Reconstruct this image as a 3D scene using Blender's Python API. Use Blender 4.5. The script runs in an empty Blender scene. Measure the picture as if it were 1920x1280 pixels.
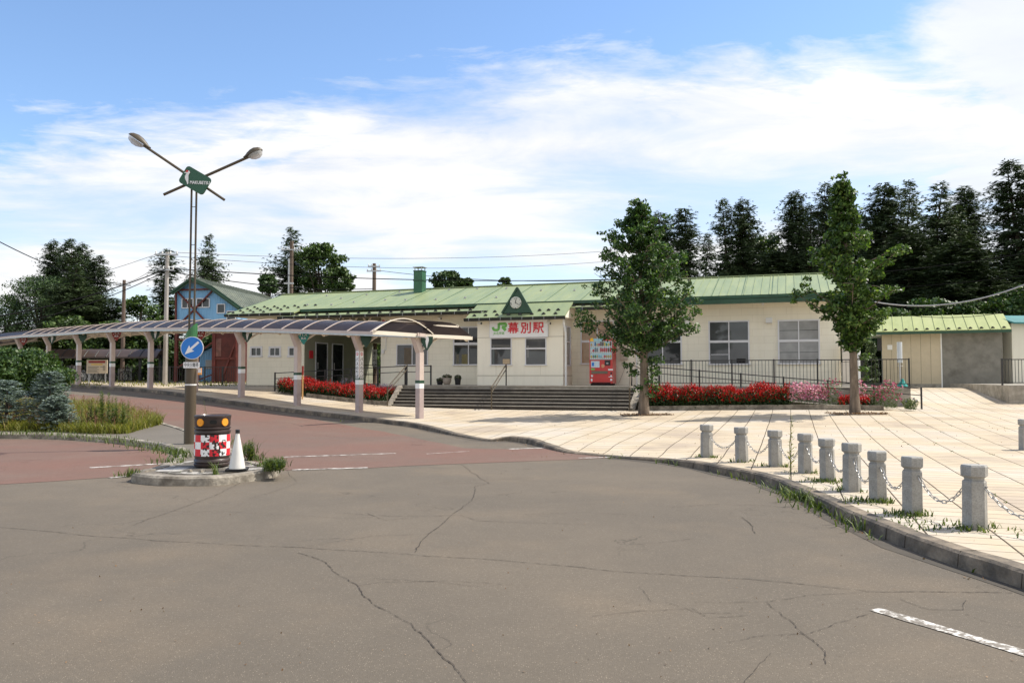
import bpy, bmesh, math, random
import numpy as np
from mathutils import Vector, Matrix, geometry, noise as mnoise
R = math.radians
random.seed(7)
SC = bpy.context.scene
COL = SC.collection
# ---------------------------------------------------------------- camera, sky, sun, exposure
EYE, FOC, HOR = 1.6, 1500.0, 706.0
PITCH = math.atan((HOR-640)/FOC)
cam = bpy.data.cameras.new('camera'); camo = bpy.data.objects.new('camera', cam); COL.objects.link(camo)
camo.location = (0, 0, EYE); camo.rotation_euler = (R(90)+PITCH, 0, 0)
cam.sensor_width = 36; cam.lens = FOC/1920*36; cam.clip_start = .05; cam.clip_end = 3000
SC.camera = camo
SUN_EL, SUN_DIR = R(53), Vector((.965, .26, 0)).normalized()
SC.view_settings.view_transform = 'Standard'; SC.view_settings.look = 'None'
SC.view_settings.exposure = 0.55; SC.view_settings.gamma = 1
W_ = bpy.data.worlds.new('World'); SC.world = W_; W_.use_nodes = True
def sky_world():
    nt = W_.node_tree; nt.nodes.clear(); N = nt.nodes.new; L = nt.links.new
    def math_(op, a, b=None, c=None, clamp=False):
        n = N('ShaderNodeMath'); n.operation = op; n.use_clamp = clamp
        for i, v in enumerate((a, b, c)):
            if v is None: continue
            if isinstance(v, (int, float)): n.inputs[i].default_value = v
            else: L(v, n.inputs[i])
        return n.outputs[0]
    out = N('ShaderNodeOutputWorld')
    sky = N('ShaderNodeTexSky'); sky.sky_type = 'NISHITA'; sky.sun_disc = False
    sky.sun_elevation = SUN_EL; sky.sun_rotation = math.atan2(SUN_DIR.x, SUN_DIR.y)
    sky.air_density = 1.0; sky.dust_density = .2; sky.ozone_density = 4.0
    tc = N('ShaderNodeTexCoord'); sp = N('ShaderNodeSeparateXYZ'); L(tc.outputs['Generated'], sp.inputs[0])
    x, y, z = sp.outputs
    ln = math_('SQRT', math_('ADD', math_('MULTIPLY', x, x), math_('MULTIPLY', y, y)))
    ln = math_('MAXIMUM', ln, .02)
    a = math_('DIVIDE', x, ln); e = math_('DIVIDE', z, ln)
    zz = math_('ADD', math_('MAXIMUM', z, 0.0), .07)
    cb = N('ShaderNodeCombineXYZ'); L(math_('DIVIDE', x, zz), cb.inputs[0]); L(math_('DIVIDE', y, zz), cb.inputs[1])
    def noise(scale, detail, rough, sx=1, sy=1, rot=0, off=0, dist=0):
        mp = N('ShaderNodeMapping'); L(cb.outputs[0], mp.inputs[0])
        mp.inputs['Scale'].default_value = (sx, sy, 1); mp.inputs['Rotation'].default_value = (0, 0, rot)
        mp.inputs['Location'].default_value = (off, off*.7, off*.3)
        n = N('ShaderNodeTexNoise'); L(mp.outputs[0], n.inputs['Vector'])
        n.inputs['Scale'].default_value = scale; n.inputs['Detail'].default_value = detail
        n.inputs['Roughness'].default_value = rough; n.inputs['Distortion'].default_value = dist
        return n.outputs['Fac']
    n1 = noise(1.1, 9, .62, 1.0, 1.5, .35, 3.1, .35)
    n2 = noise(4.5, 7, .62, 1.0, 1.7, .3, 8.2, .4)
    n3 = noise(.45, 4, .5, 1.0, 1.6, .2, 5.0, .2)
    # bank of high cloud whose upper rim climbs from left to right
    edge = math_('ADD', math_('ADD', math_('MULTIPLY', a, .097), .398), math_('MULTIPLY', math_('MULTIPLY', a, a), -.30))
    d = math_('SUBTRACT', edge, e)
    rimn = math_('ADD', math_('MULTIPLY', math_('SUBTRACT', n1, .5), .20), math_('MULTIPLY', math_('SUBTRACT', n2, .5), .15))
    m1 = math_('SMOOTH_MIN', 1.0, math_('MULTIPLY', math_('ADD', math_('ADD', d, rimn), .012), 13.0), .2, clamp=True)
    # thinner gaps where the blue shows through
    gap = N('ShaderNodeMapRange'); gap.interpolation_type = 'SMOOTHSTEP'
    L(math_('ADD', math_('MULTIPLY', n3, .65), math_('MULTIPLY', n1, .35)), gap.inputs[0])
    gap.inputs[1].default_value = .42; gap.inputs[2].default_value = .58; gap.inputs[3].default_value = .42; gap.inputs[4].default_value = 1.0
    low = N('ShaderNodeMapRange'); L(e, low.inputs[0])
    low.inputs[1].default_value = .02; low.inputs[2].default_value = .16; low.inputs[3].default_value = .85; low.inputs[4].default_value = 0
    g2 = math_('MAXIMUM', gap.outputs[0], low.outputs[0])
    m = math_('MULTIPLY', m1, g2)
    # heavier cloud at the right, high up
    ra = N('ShaderNodeMapRange'); ra.interpolation_type = 'SMOOTHSTEP'
    L(math_('ADD', a, math_('MULTIPLY', math_('SUBTRACT', n1, .5), .35)), ra.inputs[0])
    ra.inputs[1].default_value = .425; ra.inputs[2].default_value = .49
    back = N('ShaderNodeMapRange'); L(y, back.inputs[0]); back.inputs[1].default_value = .1; back.inputs[2].default_value = -.3  # unseen cloud behind the camera, added for fill light
    bk = math_('MULTIPLY', back.outputs[0], math_('MULTIPLY', n3, 1.5, clamp=True))
    m = math_('MAXIMUM', m, math_('MAXIMUM', math_('MULTIPLY', ra.outputs[0], .86), bk))
    shade = N('ShaderNodeMapRange'); L(math_('ADD', math_('MULTIPLY', n1, .5), math_('MULTIPLY', n3, .5)), shade.inputs[0])
    shade.inputs[1].default_value = .36; shade.inputs[2].default_value = .62; shade.inputs[3].default_value = .74; shade.inputs[4].default_value = .97
    cc = N('ShaderNodeVectorMath'); cc.operation = 'SCALE'; cc.inputs[0].default_value = (.985, .985, .995); L(shade.outputs[0], cc.inputs['Scale'])
    bs = N('ShaderNodeBackground'); L(sky.outputs[0], bs.inputs[0]); bs.inputs[1].default_value = .15
    bc = N('ShaderNodeBackground'); L(cc.outputs[0], bc.inputs[0]); bc.inputs[1].default_value = .78
    mx = N('ShaderNodeMixShader'); L(m, mx.inputs[0]); L(bs.outputs[0], mx.inputs[1]); L(bc.outputs[0], mx.inputs[2])
    L(mx.outputs[0], out.inputs[0])
sky_world()
sl = bpy.data.lights.new('sun', 'SUN'); sl.energy = 3.9; sl.angle = R(.53); sl.color = (1, .94, .84)
so = bpy.data.objects.new('sun', sl); COL.objects.link(so); so.location = (30, 10, 40)
_sd = Vector((SUN_DIR.x*math.cos(SUN_EL), SUN_DIR.y*math.cos(SUN_EL), math.sin(SUN_EL)))
so.rotation_euler = _sd.to_track_quat('Z', 'Y').to_euler()

# ---------------------------------------------------------------- pixel -> world helpers (measuring only)
_F = Vector((0, math.cos(PITCH), math.sin(PITCH))); _U = Vector((0, -math.sin(PITCH), math.cos(PITCH)))
def ray(px, py): return (_F + Vector((1, 0, 0))*((px-960)/FOC) + _U*((640-py)/FOC))
def WY(px, py, Y):
    d = ray(px, py); t = Y/d.y
    return Vector((0, 0, EYE)) + d*t
CTRL = [(-15,0,0),(0,0,0),(15,0,0),(-14,9,0),(-4,8,0),(5,8,0),(13,8,.0),(-6,13,0),(0,14,0),(5,14,0),(11,14,.0),
 (-14,17,0.0),(-26,18,.12),(-8,20,.0),(-3.2,27.9,.02),(-5.7,29.9,.14),(-8.7,32.4,.34),(-11.6,34.2,.58),(-17.9,39.6,.89),
 (-21.1,42.3,.96),(-24.1,44.4,1.05),(-28,47.7,1.15),(-5.2,34.6,.27),(4.76,31,.21),(12.7,28,.33),(20,31,.37),(21.3,38,.94),(24.5,36.5,.95),(12,22,.12),(19,22,.15),
 (26,15,.05),(5,24,.10),(0,22,.03),(-11.6,41.5,.93),(-17,44,1.0),(-30,62,1.15),(0,60,1.15),(30,60,1.15),(-10,50,1.1),
 (8,40,1.0),(25,45,1.1),(-38,55,1.2),(-36,30,.6),(-36,8,.1),(36,0,0),(36,26,.4),(-20,33,.55),(-24,25,.2),(45,60,1.15),(-45,70,1.2)]
def _tps():
    C = np.array(CTRL, float); n = len(C); D = np.hypot(C[:,None,0]-C[None,:,0], C[:,None,1]-C[None,:,1])
    K = np.where(D > 0, D**2*np.log(np.maximum(D, 1e-9)), 0) + np.eye(n)*1.5
    P = np.c_[np.ones(n), C[:, :2]]
    A = np.zeros((n+3, n+3)); A[:n,:n] = K; A[:n,n:] = P; A[n:,:n] = P.T
    return C, np.linalg.solve(A, np.r_[C[:,2], 0, 0, 0])
_TC, _TW = _tps()
def zr(x, y):
    cx = min(max(x, -38), 38); cy = min(max(y, 0), 60)
    D = np.hypot(_TC[:,0]-cx, _TC[:,1]-cy); n = len(_TC)
    K = np.where(D > 0, D**2*np.log(np.maximum(D, 1e-9)), 0)
    v = float(K@_TW[:n] + _TW[n] + _TW[n+1]*cx + _TW[n+2]*cy)
    t = min(max((cy-14)/6, 0), 1)
    return v*(t if cy < 20 else 1)
def G(px, py, off=0.0, zf=None):
    d = ray(px, py); zf = zf or zr; t0 = 3.0; O = Vector((0, 0, EYE)); last = t0
    t = t0
    while t < 90:
        p = O + d*t
        if p.z <= zf(p.x, p.y)+off:
            a, b = last, t
            for _ in range(25):
                m_ = (a+b)/2; q = O+d*m_
                if q.z <= zf(q.x, q.y)+off: b = m_
                else: a = m_
            return O+d*b
        last = t; t += .25
    return O+d*90
# ---------------------------------------------------------------- object helpers
MX = {}
def tag(o, label=None, cat=None, group=None, kind=None):
    if label: o['label'] = label
    if cat: o['category'] = cat
    if group: o['group'] = group
    if kind: o['kind'] = kind
    return o
def empty(name, loc, rz=0, label=None, cat=None, group=None):
    o = bpy.data.objects.new(name, None); COL.objects.link(o); o.location = loc; o.rotation_euler = (0, 0, rz); o.empty_display_size = .2
    MX[o.name] = Matrix.Translation(Vector(loc)) @ Matrix.Rotation(rz, 4, 'Z')
    return tag(o, label, cat, group)
class MB:
    def __init__(s): s.v = []; s.f = []; s.mi = []; s.cur = 0; s.uvlist = None
    def add(s, vs, fs):
        n = len(s.v); s.v += [Vector(v) for v in vs]; s.f += [tuple(i+n for i in f) for f in fs]; s.mi += [s.cur]*len(fs); return s
    def box(s, x0, x1, y0, y1, z0, z1, M=None):
        vs = [Vector((x, y, z)) for z in (z0, z1) for y in (y0, y1) for x in (x0, x1)]
        if M: vs = [M@v for v in vs]
        return s.add(vs, [(0,2,3,1),(4,5,7,6),(0,1,5,4),(2,6,7,3),(0,4,6,2),(1,3,7,5)])
    def bar(s, a, b, w, h=None, up=(0,0,1)):
        a, b = Vector(a), Vector(b); d = (b-a); L = d.length; d.normalize(); h = h or w
        u = Vector(up); sx = d.cross(u)
        if sx.length < 1e-4: sx = d.cross(Vector((0, 1, 0)))
        sx.normalize(); sz = sx.cross(d).normalized()
        vs = [p + sx*i*w/2 + sz*j*h/2 for p in (a, b) for (i, j) in ((-1,-1),(1,-1),(1,1),(-1,1))]
        return s.add(vs, [(0,1,2,3),(7,6,5,4),(0,4,5,1),(1,5,6,2),(2,6,7,3),(3,7,4,0)])
    def tube(s, pts, rad, n=8, cap=True, closed=False):
        pts = [Vector(p) for p in pts]; m = len(pts)
        rad = rad if isinstance(rad, (list, tuple)) else [rad]*m
        rings = []; ref = None
        for i, p in enumerate(pts):
            if closed: d = pts[(i+1) % m]-pts[i-1]
            else: d = pts[min(i+1, m-1)]-pts[max(i-1, 0)]
            d.normalize()
            if ref is None:
                ref = d.cross(Vector((0, 0, 1)))
                if ref.length < 1e-3: ref = Vector((1, 0, 0))
            ref = (ref - d*ref.dot(d)).normalized(); b = d.cross(ref)
            rings.append([p + (ref*math.cos(2*math.pi*k/n) + b*math.sin(2*math.pi*k/n))*rad[i] for k in range(n)])
        vs = [v for r in rings for v in r]; fs = []
        for i in range(m if closed else m-1):
            j = (i+1) % m
            for k in range(n): fs.append((i*n+k, i*n+(k+1) % n, j*n+(k+1) % n, j*n+k))
        if cap and not closed: fs += [tuple(range(n-1, -1, -1)), tuple((m-1)*n+k for k in range(n))]
        return s.add(vs, fs)
    def lathe(s, prof, n=16, c=(0,0,0), axis=None, rot=0):
        c = Vector(c); m = len(prof); M = axis or Matrix.Identity(4); vs = []
        for r, z in prof:
            for k in range(n):
                a = 2*math.pi*k/n+rot; vs.append(c + (M@Vector((r*math.cos(a), r*math.sin(a), z))))
        fs = [(i*n+k, i*n+(k+1) % n, (i+1)*n+(k+1) % n, (i+1)*n+k) for i in range(m-1) for k in range(n)]
        fs += [tuple(range(n-1, -1, -1)), tuple((m-1)*n+k for k in range(n))]
        return s.add(vs, fs)
    def prism(s, poly, t, O=(0,0,0), X=(1,0,0), Y=(0,0,1)):
        """poly in the X,Y plane, thickness t along -(X x Y) and centred at O"""
        O, X, Y = Vector(O), Vector(X).normalized(), Vector(Y).normalized(); Nn = X.cross(Y).normalized()
        n = len(poly); f = [O + X*a + Y*b for a, b in poly]
        vs = [p + Nn*t/2 for p in f] + [p - Nn*t/2 for p in f]
        return s.add(vs, [tuple(range(n)), tuple(range(2*n-1, n-1, -1))] + [(i, i+n, (i+1) % n+n, (i+1) % n) for i in range(n)])
    def build(s, name, mat, parent=None, world=False, smooth=False, origin=None, **kw):
        me = bpy.data.meshes.new(name)
        vs = s.v
        if world and parent is not None:
            Mi = MX[parent.name].inverted(); vs = [Mi@v for v in vs]
        if origin is not None: vs = [v-Vector(origin) for v in vs]
        me.from_pydata([tuple(v) for v in vs], [], s.f)
        mats = mat if isinstance(mat, (list, tuple)) else [mat]
        for m in mats: me.materials.append(m)
        if len(mats) > 1: me.polygons.foreach_set('material_index', s.mi)
        if smooth:
            me.polygons.foreach_set('use_smooth', [True]*len(me.polygons))
            try: me.set_sharp_from_angle(angle=R(35))
            except Exception: pass
        me.update()
        o = bpy.data.objects.new(name, me); COL.objects.link(o)
        if parent is not None: o.parent = parent
        if origin is not None: o.location = origin
        MX[o.name] = (MX[parent.name] if parent is not None else Matrix.Identity(4)) @ (Matrix.Translation(Vector(origin)) if origin is not None else Matrix.Identity(4))
        return tag(o, **kw)
def copy_tree(o, parent=None):
    c = o.copy(); COL.objects.link(c)
    if parent is not None: c.parent = parent
    for ch in list(o.children): copy_tree(ch, c)
    return c
def text_mb(mb, body, size, O, X, Y, depth=.01, bold=0.0, ax='CENTER', ay='CENTER', fitw=None, space=1.0):
    cu = bpy.data.curves.new('txt', 'FONT'); cu.body = body; cu.size = size; cu.offset = bold; cu.extrude = depth/2
    cu.align_x = ax; cu.align_y = ay; cu.resolution_u = 3; cu.space_line = space
    ob = bpy.data.objects.new('txt', cu); COL.objects.link(ob)
    me = ob.to_mesh(); vs = [v.co.copy() for v in me.vertices]; fs = [tuple(p.vertices) for p in me.polygons]
    ob.to_mesh_clear(); COL.objects.unlink(ob); bpy.data.objects.remove(ob); bpy.data.curves.remove(cu)
    if not vs: return mb
    if fitw:
        w = max(v.x for v in vs)-min(v.x for v in vs); k = fitw/w
        for v in vs: v.x *= k
    O, X, Y = Vector(O), Vector(X).normalized(), Vector(Y).normalized(); Z = X.cross(Y)
    mb.add([O + X*v.x + Y*v.y + Z*v.z for v in vs], fs); return mb
# ---------------------------------------------------------------- materials
def nodes(name):
    m = bpy.data.materials.new(name); m.use_nodes = True; nt = m.node_tree
    return m, nt, nt.nodes['Principled BSDF']
def mat(name, col, rough=.6, var=.08, scale=3.0, bump=0.0, bscale=None, metal=0, col2=None, coat=0, spec=.5, detail=5, stretch=(1,1,1), dirt=None, dscale=.6, dthr=(.55,.75), joints=None):
    m, nt, b = nodes(name); N = nt.nodes.new; L = nt.links.new
    tc = N('ShaderNodeTexCoord'); mp = N('ShaderNodeMapping'); L(tc.outputs['Object'], mp.inputs[0]); mp.inputs['Scale'].default_value = stretch
    n = N('ShaderNodeTexNoise'); L(mp.outputs[0], n.inputs['Vector']); n.inputs['Scale'].default_value = scale; n.inputs['Detail'].default_value = detail; n.inputs['Roughness'].default_value = .6
    cr = N('ShaderNodeValToRGB'); L(n.outputs['Fac'], cr.inputs[0])
    c2 = col2 or tuple(c*(1-var*2) for c in col)
    c1 = col if col2 else tuple(min(c*(1+var), 1) for c in col)
    cr.color_ramp.elements[0].position = .32; cr.color_ramp.elements[1].position = .68
    cr.color_ramp.elements[0].color = (*c2, 1); cr.color_ramp.elements[1].color = (*c1, 1)
    last = cr.outputs[0]
    if dirt:
        n2 = N('ShaderNodeTexNoise'); L(tc.outputs['Object'], n2.inputs['Vector']); n2.inputs['Scale'].default_value = dscale; n2.inputs['Detail'].default_value = 9; n2.inputs['Roughness'].default_value = .68
        r2 = N('ShaderNodeMapRange'); L(n2.outputs['Fac'], r2.inputs[0]); r2.inputs[1].default_value = dthr[0]; r2.inputs[2].default_value = dthr[1]
        mx = N('ShaderNodeMix'); mx.data_type = 'RGBA'; L(r2.outputs[0], mx.inputs[0]); L(last, mx.inputs[6]); mx.inputs[7].default_value = (*dirt, 1); last = mx.outputs[2]
    bh = None
    if name in ('cream_wall', 'cream_panel'):
        ms_ = N('ShaderNodeMapping'); L(tc.outputs['Object'], ms_.inputs[0]); ms_.inputs['Scale'].default_value = (3.2, 3.2, .22)
        n3 = N('ShaderNodeTexNoise'); L(ms_.outputs[0], n3.inputs['Vector']); n3.inputs['Scale'].default_value = 1.6; n3.inputs['Detail'].default_value = 7; n3.inputs['Roughness'].default_value = .65
        r3 = N('ShaderNodeMapRange'); L(n3.outputs['Fac'], r3.inputs[0]); r3.inputs[1].default_value = .5; r3.inputs[2].default_value = .85; r3.inputs[4].default_value = .22
        mx3 = N('ShaderNodeMix'); mx3.data_type = 'RGBA'; L(r3.outputs[0], mx3.inputs[0]); L(last, mx3.inputs[6]); mx3.inputs[7].default_value = (.50,.46,.36,1); last = mx3.outputs[2]
    if joints:
        bw, bhh, js = joints
        bk = N('ShaderNodeTexBrick'); mj = N('ShaderNodeMapping'); L(tc.outputs['Object'], mj.inputs[0]); mj.inputs['Rotation'].default_value = (R(90), 0, 0); L(mj.outputs[0], bk.inputs['Vector'])
        bk.inputs['Scale'].default_value = 1; bk.inputs['Brick Width'].default_value = bw; bk.inputs['Row Height'].default_value = bhh; bk.inputs['Mortar Size'].default_value = js; bk.inputs['Mortar Smooth'].default_value = .3
        bk.inputs['Color1'].default_value = (1,1,1,1); bk.inputs['Color2'].default_value = (.965,.965,.96,1); bk.inputs['Mortar'].default_value = (.84,.83,.8,1)
        mx = N('ShaderNodeMix'); mx.data_type = 'RGBA'; mx.blend_type = 'MULTIPLY'; mx.inputs[0].default_value = 1; L(last, mx.inputs[6]); L(bk.outputs['Color'], mx.inputs[7]); last = mx.outputs[2]
        bh = bk.outputs['Fac']
    L(last, b.inputs['Base Color'])
    b.inputs['Roughness'].default_value = rough; b.inputs['Metallic'].default_value = metal
    b.inputs['Coat Weight'].default_value = coat; b.inputs['Coat Roughness'].default_value = .08; b.inputs['Specular IOR Level'].default_value = spec
    if bump or bh:
        nb = N('ShaderNodeTexNoise'); L(tc.outputs['Object'], nb.inputs['Vector']); nb.inputs['Scale'].default_value = bscale or scale*8; nb.inputs['Detail'].default_value = 4
        bp = N('ShaderNodeBump'); bp.inputs['Strength'].default_value = bump or .05; bp.inputs['Distance'].default_value = .02; L(nb.outputs['Fac'], bp.inputs['Height'])
        if bh:
            b2 = N('ShaderNodeBump'); b2.invert = True; b2.inputs['Strength'].default_value = .35; b2.inputs['Distance'].default_value = .008; L(bh, b2.inputs['Height']); L(bp.outputs[0], b2.inputs['Normal']); L(b2.outputs[0], b.inputs['Normal'])
        else: L(bp.outputs[0], b.inputs['Normal'])
    return m
def leafmat(name, dark, light, yellow=None, trans=.25, rough=.5):
    m, nt, b = nodes(name); N = nt.nodes.new; L = nt.links.new
    g = N('ShaderNodeNewGeometry'); cr = N('ShaderNodeValToRGB'); L(g.outputs['Random Per Island'], cr.inputs[0])
    cr.color_ramp.elements[0].color = (*dark, 1); cr.color_ramp.elements[1].color = (*light, 1)
    cr.color_ramp.elements[0].position = .1; cr.color_ramp.elements[1].position = .9
    if yellow: el = cr.color_ramp.elements.new(.97); el.color = (*yellow, 1)
    L(cr.outputs[0], b.inputs['Base Color']); b.inputs['Roughness'].default_value = rough; b.inputs['Specular IOR Level'].default_value = .35
    if trans:
        t = N('ShaderNodeBsdfTranslucent'); sc_ = N('ShaderNodeMix'); sc_.data_type = 'RGBA'; sc_.blend_type = 'MULTIPLY'; sc_.inputs[0].default_value = 1
        L(cr.outputs[0], sc_.inputs[6]); sc_.inputs[7].default_value = (1.5, 1.6, .7, 1); L(sc_.outputs[2], t.inputs[0])
        mx = N('ShaderNodeMixShader'); mx.inputs[0].default_value = trans; L(b.outputs[0], mx.inputs[1]); L(t.outputs[0], mx.inputs[2])
        L(mx.outputs[0], nt.nodes['Material Output'].inputs[0])
    return m
M = {}
M['wall'] = mat('cream_wall', (.92,.87,.72), .75, .02, .7, .06, 30, joints=(.9,.30,.007), dirt=(.72,.67,.55), dscale=.5, dthr=(.6,.85))
M['wallp'] = mat('cream_panel', (.92,.87,.73), .65, .02, .7, .03, 40, dirt=(.68,.64,.53), dscale=.8, dthr=(.62,.85))
M['inner_shade'] = mat('inner_wall_painted_shade', (.34,.34,.25), .8, .04, .8)  # wall tone darkened: the shade inside the passage is put into the colour
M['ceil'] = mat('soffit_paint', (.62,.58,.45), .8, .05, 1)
M['trim'] = mat('aluminium_frame', (.74,.74,.76), .45, .03, 2, metal=.1)
M['white'] = mat('white_paint', (.82,.82,.80), .45, .03, 3)
M['signw'] = mat('sign_white', (.86,.86,.86), .35, .01, 2)
M['dkgreen'] = mat('dark_green_paint', (.022,.075,.04), .4, .15, 2)
M['green'] = mat('chimney_green', (.035,.125,.065), .45, .1, 2, dirt=(.06,.14,.08), dscale=1.4)
M['black'] = mat('black_metal', (.018,.018,.02), .38, .2, 4)
M['gutter'] = mat('gutter_black', (.014,.02,.018), .35, .2, 3)
M['galv'] = mat('galvanised', (.48,.48,.48), .35, .08, 5, metal=.7)
M['brown'] = mat('brown_steel', (.085,.064,.038), .5, .03, 1)
M['pinkp'] = mat('beige_pink_paint', (.62,.51,.45), .45, .04, 2.5, bump=.03, dirt=(.52,.43,.40), dscale=1.3, dthr=(.6,.85))
M['mauve'] = mat('mauve_paint', (.43,.345,.33), .5, .05, 3, dirt=(.27,.21,.2), dscale=2)
M['creamst'] = mat('cream_steel', (.80,.72,.60), .5, .03, 3)
M['red'] = mat('vending_red', (.62,.022,.018), .28, .04, 2, coat=.4)
M['redp'] = mat('red_print', (.68,.02,.035), .4, .02, 2)
M['jrg'] = mat('emblem_green', (.17,.50,.10), .4, .02, 2)
M['signblue'] = mat('sign_blue', (.015,.20,.66), .35, .04, 6, dirt=(.25,.45,.8), dscale=5, dthr=(.66,.8))
M['orange'] = mat('amber_lens', (.95,.36,.02), .2, .05, 20, coat=.5)
M['granite'] = mat('granite', (.36,.35,.325), .75, .13, 70, .25, 60, detail=3, dirt=(.17,.16,.14), dscale=2.2, dthr=(.42,.75))
M['concrete'] = mat('concrete', (.36,.33,.28), .85, .15, 4, .35, 30, dirt=(.15,.135,.11), dscale=1.2, dthr=(.48,.7))
M['kerb'] = mat('kerb_concrete', (.25,.20,.145), .88, .25, 6, .7, 18, dirt=(.075,.066,.055), dscale=1.3, dthr=(.40,.62))
M['conclt'] = mat('pale_concrete', (.37,.33,.27), .85, .22, 6, .7, 18, dirt=(.13,.11,.085), dscale=2.2, dthr=(.40,.62))
M['step'] = mat('riser_painted_shade', (.060,.050,.041), .8, .2, 3, .3, 30, dirt=(.03,.026,.02), dscale=1.2, dthr=(.45,.7), joints=(.6,5,.01))  # risers far darker than the treads: their shade is put into the colour
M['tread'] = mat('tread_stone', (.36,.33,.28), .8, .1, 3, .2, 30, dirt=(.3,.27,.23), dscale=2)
M['bark'] = mat('bark', (.20,.155,.115), .9, .3, 7, .9, 22, stretch=(1,1,.25), dirt=(.09,.07,.05), dscale=4)
M['darkbark'] = mat('dark_bark', (.075,.055,.04), .9, .25, 6, .5, 20)
M['soil'] = mat('soil', (.11,.075,.045), .95, .35, 9, .8, 30, dirt=(.25,.13,.06), dscale=6)
M['dark'] = mat('dark_void', (.012,.012,.012), .9, .1, 2)
M['wood'] = mat('pole_wood', (.17,.12,.09), .85, .2, 5, .4, 25, stretch=(1,1,.15))
M['concp'] = mat('pole_concrete', (.46,.42,.38), .8, .08, 2, .1, 30)
M['cable'] = mat('cable_black', (.008,.008,.009), .9, .1, 3, spec=.1)
M['cableg'] = mat('cable_grey', (.35,.35,.36), .45, .1, 3)
M['rubber'] = mat('drum_plastic', (.045,.028,.024), .45, .2, 5, coat=.1)
M['conew'] = mat('cone_white', (.76,.74,.70), .5, .04, 5, bump=.05, dirt=(.45,.42,.37), dscale=5, dthr=(.58,.8))
M['terra'] = mat('pot_beige', (.45,.38,.31), .7, .1, 6, .1)
M['tyre'] = mat('tyre', (.02,.02,.02), .7, .1, 5)
M['chrome'] = mat('chain_steel', (.45,.44,.42), .5, .06, 20, metal=.9)
M['tealr'] = mat('teal_roof', (.05,.22,.22), .45, .1, 2)
M['pastelcan'] = mat('display_back', (.42,.62,.70), .5, .05, 3)
def glass(name, col, rough=.04, var=.3, scale=.9, col2=None, spec=.6):
    m = mat(name, col, rough, var, scale, col2=col2, spec=spec, detail=2); return m
M['glassd'] = glass('window_glass_dark', (.022,.024,.025), col2=(.045,.048,.05))
M['glassm'] = glass('window_glass_mid', (.055,.058,.06), col2=(.09,.095,.098))
M['blind'] = glass('window_glass_blind', (.24,.24,.235), rough=.15, col2=(.34,.34,.33), scale=2)
M['ply'] = glass('window_glass_ply', (.36,.22,.11), rough=.12, col2=(.46,.31,.18), scale=3)
def glass_real(name, tint, alpha=.35):
    m, nt, b = nodes(name); N = nt.nodes.new; L = nt.links.new
    b.inputs['Base Color'].default_value = (*tint, 1); b.inputs['Roughness'].default_value = .22; b.inputs['Specular IOR Level'].default_value = .22 if tint[0] < .2 else .5
    t = N('ShaderNodeBsdfTransparent'); t.inputs[0].default_value = (.75,.72,.72,1)
    mx = N('ShaderNodeMixShader'); mx.inputs[0].default_value = alpha; L(t.outputs[0], mx.inputs[1]); L(b.outputs[0], mx.inputs[2])
    if tint[0] < .2:
        b.inputs['Specular IOR Level'].default_value = .1; tr = N('ShaderNodeBsdfTranslucent'); tr.inputs[0].default_value = (.60,.50,.42,1); m3 = N('ShaderNodeMixShader'); m3.inputs[0].default_value = .22; L(b.outputs[0], m3.inputs[1]); L(tr.outputs[0], m3.inputs[2]); L(m3.outputs[0], mx.inputs[2])
    L(mx.outputs[0], nt.nodes['Material Output'].inputs[0])
    return m
M['poly'] = glass_real('smoked_polycarbonate', (.040,.033,.036), .72)
M['lens'] = glass_real('lamp_globe', (.8,.8,.78), .45)

def roofmat(name, c1, c2, c3):
    m, nt, b = nodes(name); N = nt.nodes.new; L = nt.links.new
    tc = N('ShaderNodeTexCoord')
    mp = N('ShaderNodeMapping'); L(tc.outputs['Object'], mp.inputs[0]); mp.inputs['Scale'].default_value = (1.6, .35, .35)
    n = N('ShaderNodeTexNoise'); L(mp.outputs[0], n.inputs['Vector']); n.inputs['Scale'].default_value = 1.3; n.inputs['Detail'].default_value = 8; n.inputs['Roughness'].default_value = .65
    cr = N('ShaderNodeValToRGB'); L(n.outputs['Fac'], cr.inputs[0]); e = cr.color_ramp.elements
    e[0].position = .3; e[0].color = (*c1, 1); e[1].position = .7; e[1].color = (*c3, 1); k = e.new(.5); k.color = (*c2, 1)
    L(cr.outputs[0], b.inputs['Base Color']); b.inputs['Roughness'].default_value = .5; b.inputs['Specular IOR Level'].default_value = .35
    return m
M['roof'] = roofmat('green_metal_roof', (.215,.27,.15), (.265,.315,.165), (.315,.355,.18))
M['roof2'] = roofmat('yellow_green_roof', (.30,.34,.13), (.36,.40,.165), (.40,.43,.19))
M['roofg'] = roofmat('grey_green_roof', (.13,.15,.12), (.18,.20,.16), (.24,.26,.2))
def corrug(name, col, period=.12, col2=None):
    m = mat(name, col, .55, .05, 2, col2=col2); nt = m.node_tree; N = nt.nodes.new; L = nt.links.new; b = nt.nodes['Principled BSDF']
    tc = N('ShaderNodeTexCoord'); w = N('ShaderNodeTexWave'); L(tc.outputs['Object'], w.inputs[0]); w.bands_direction = 'X'; w.inputs['Scale'].default_value = .314/period*1.0
    bp = N('ShaderNodeBump'); bp.inputs['Strength'].default_value = .8; bp.inputs['Distance'].default_value = .02; L(w.outputs['Fac'], bp.inputs['Height']); L(bp.outputs[0], b.inputs['Normal'])
    return m
M['bluec'] = corrug('blue_cladding', (.20,.43,.68), .16)
M['rust'] = mat('red_oxide', (.13,.025,.018), .65, .2, 2, dirt=(.22,.08,.06), dscale=1.5)
M['reddark'] = mat('red_brown_board', (.10,.022,.016), .75, .2, 3, joints=(5,.22,.012))
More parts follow.
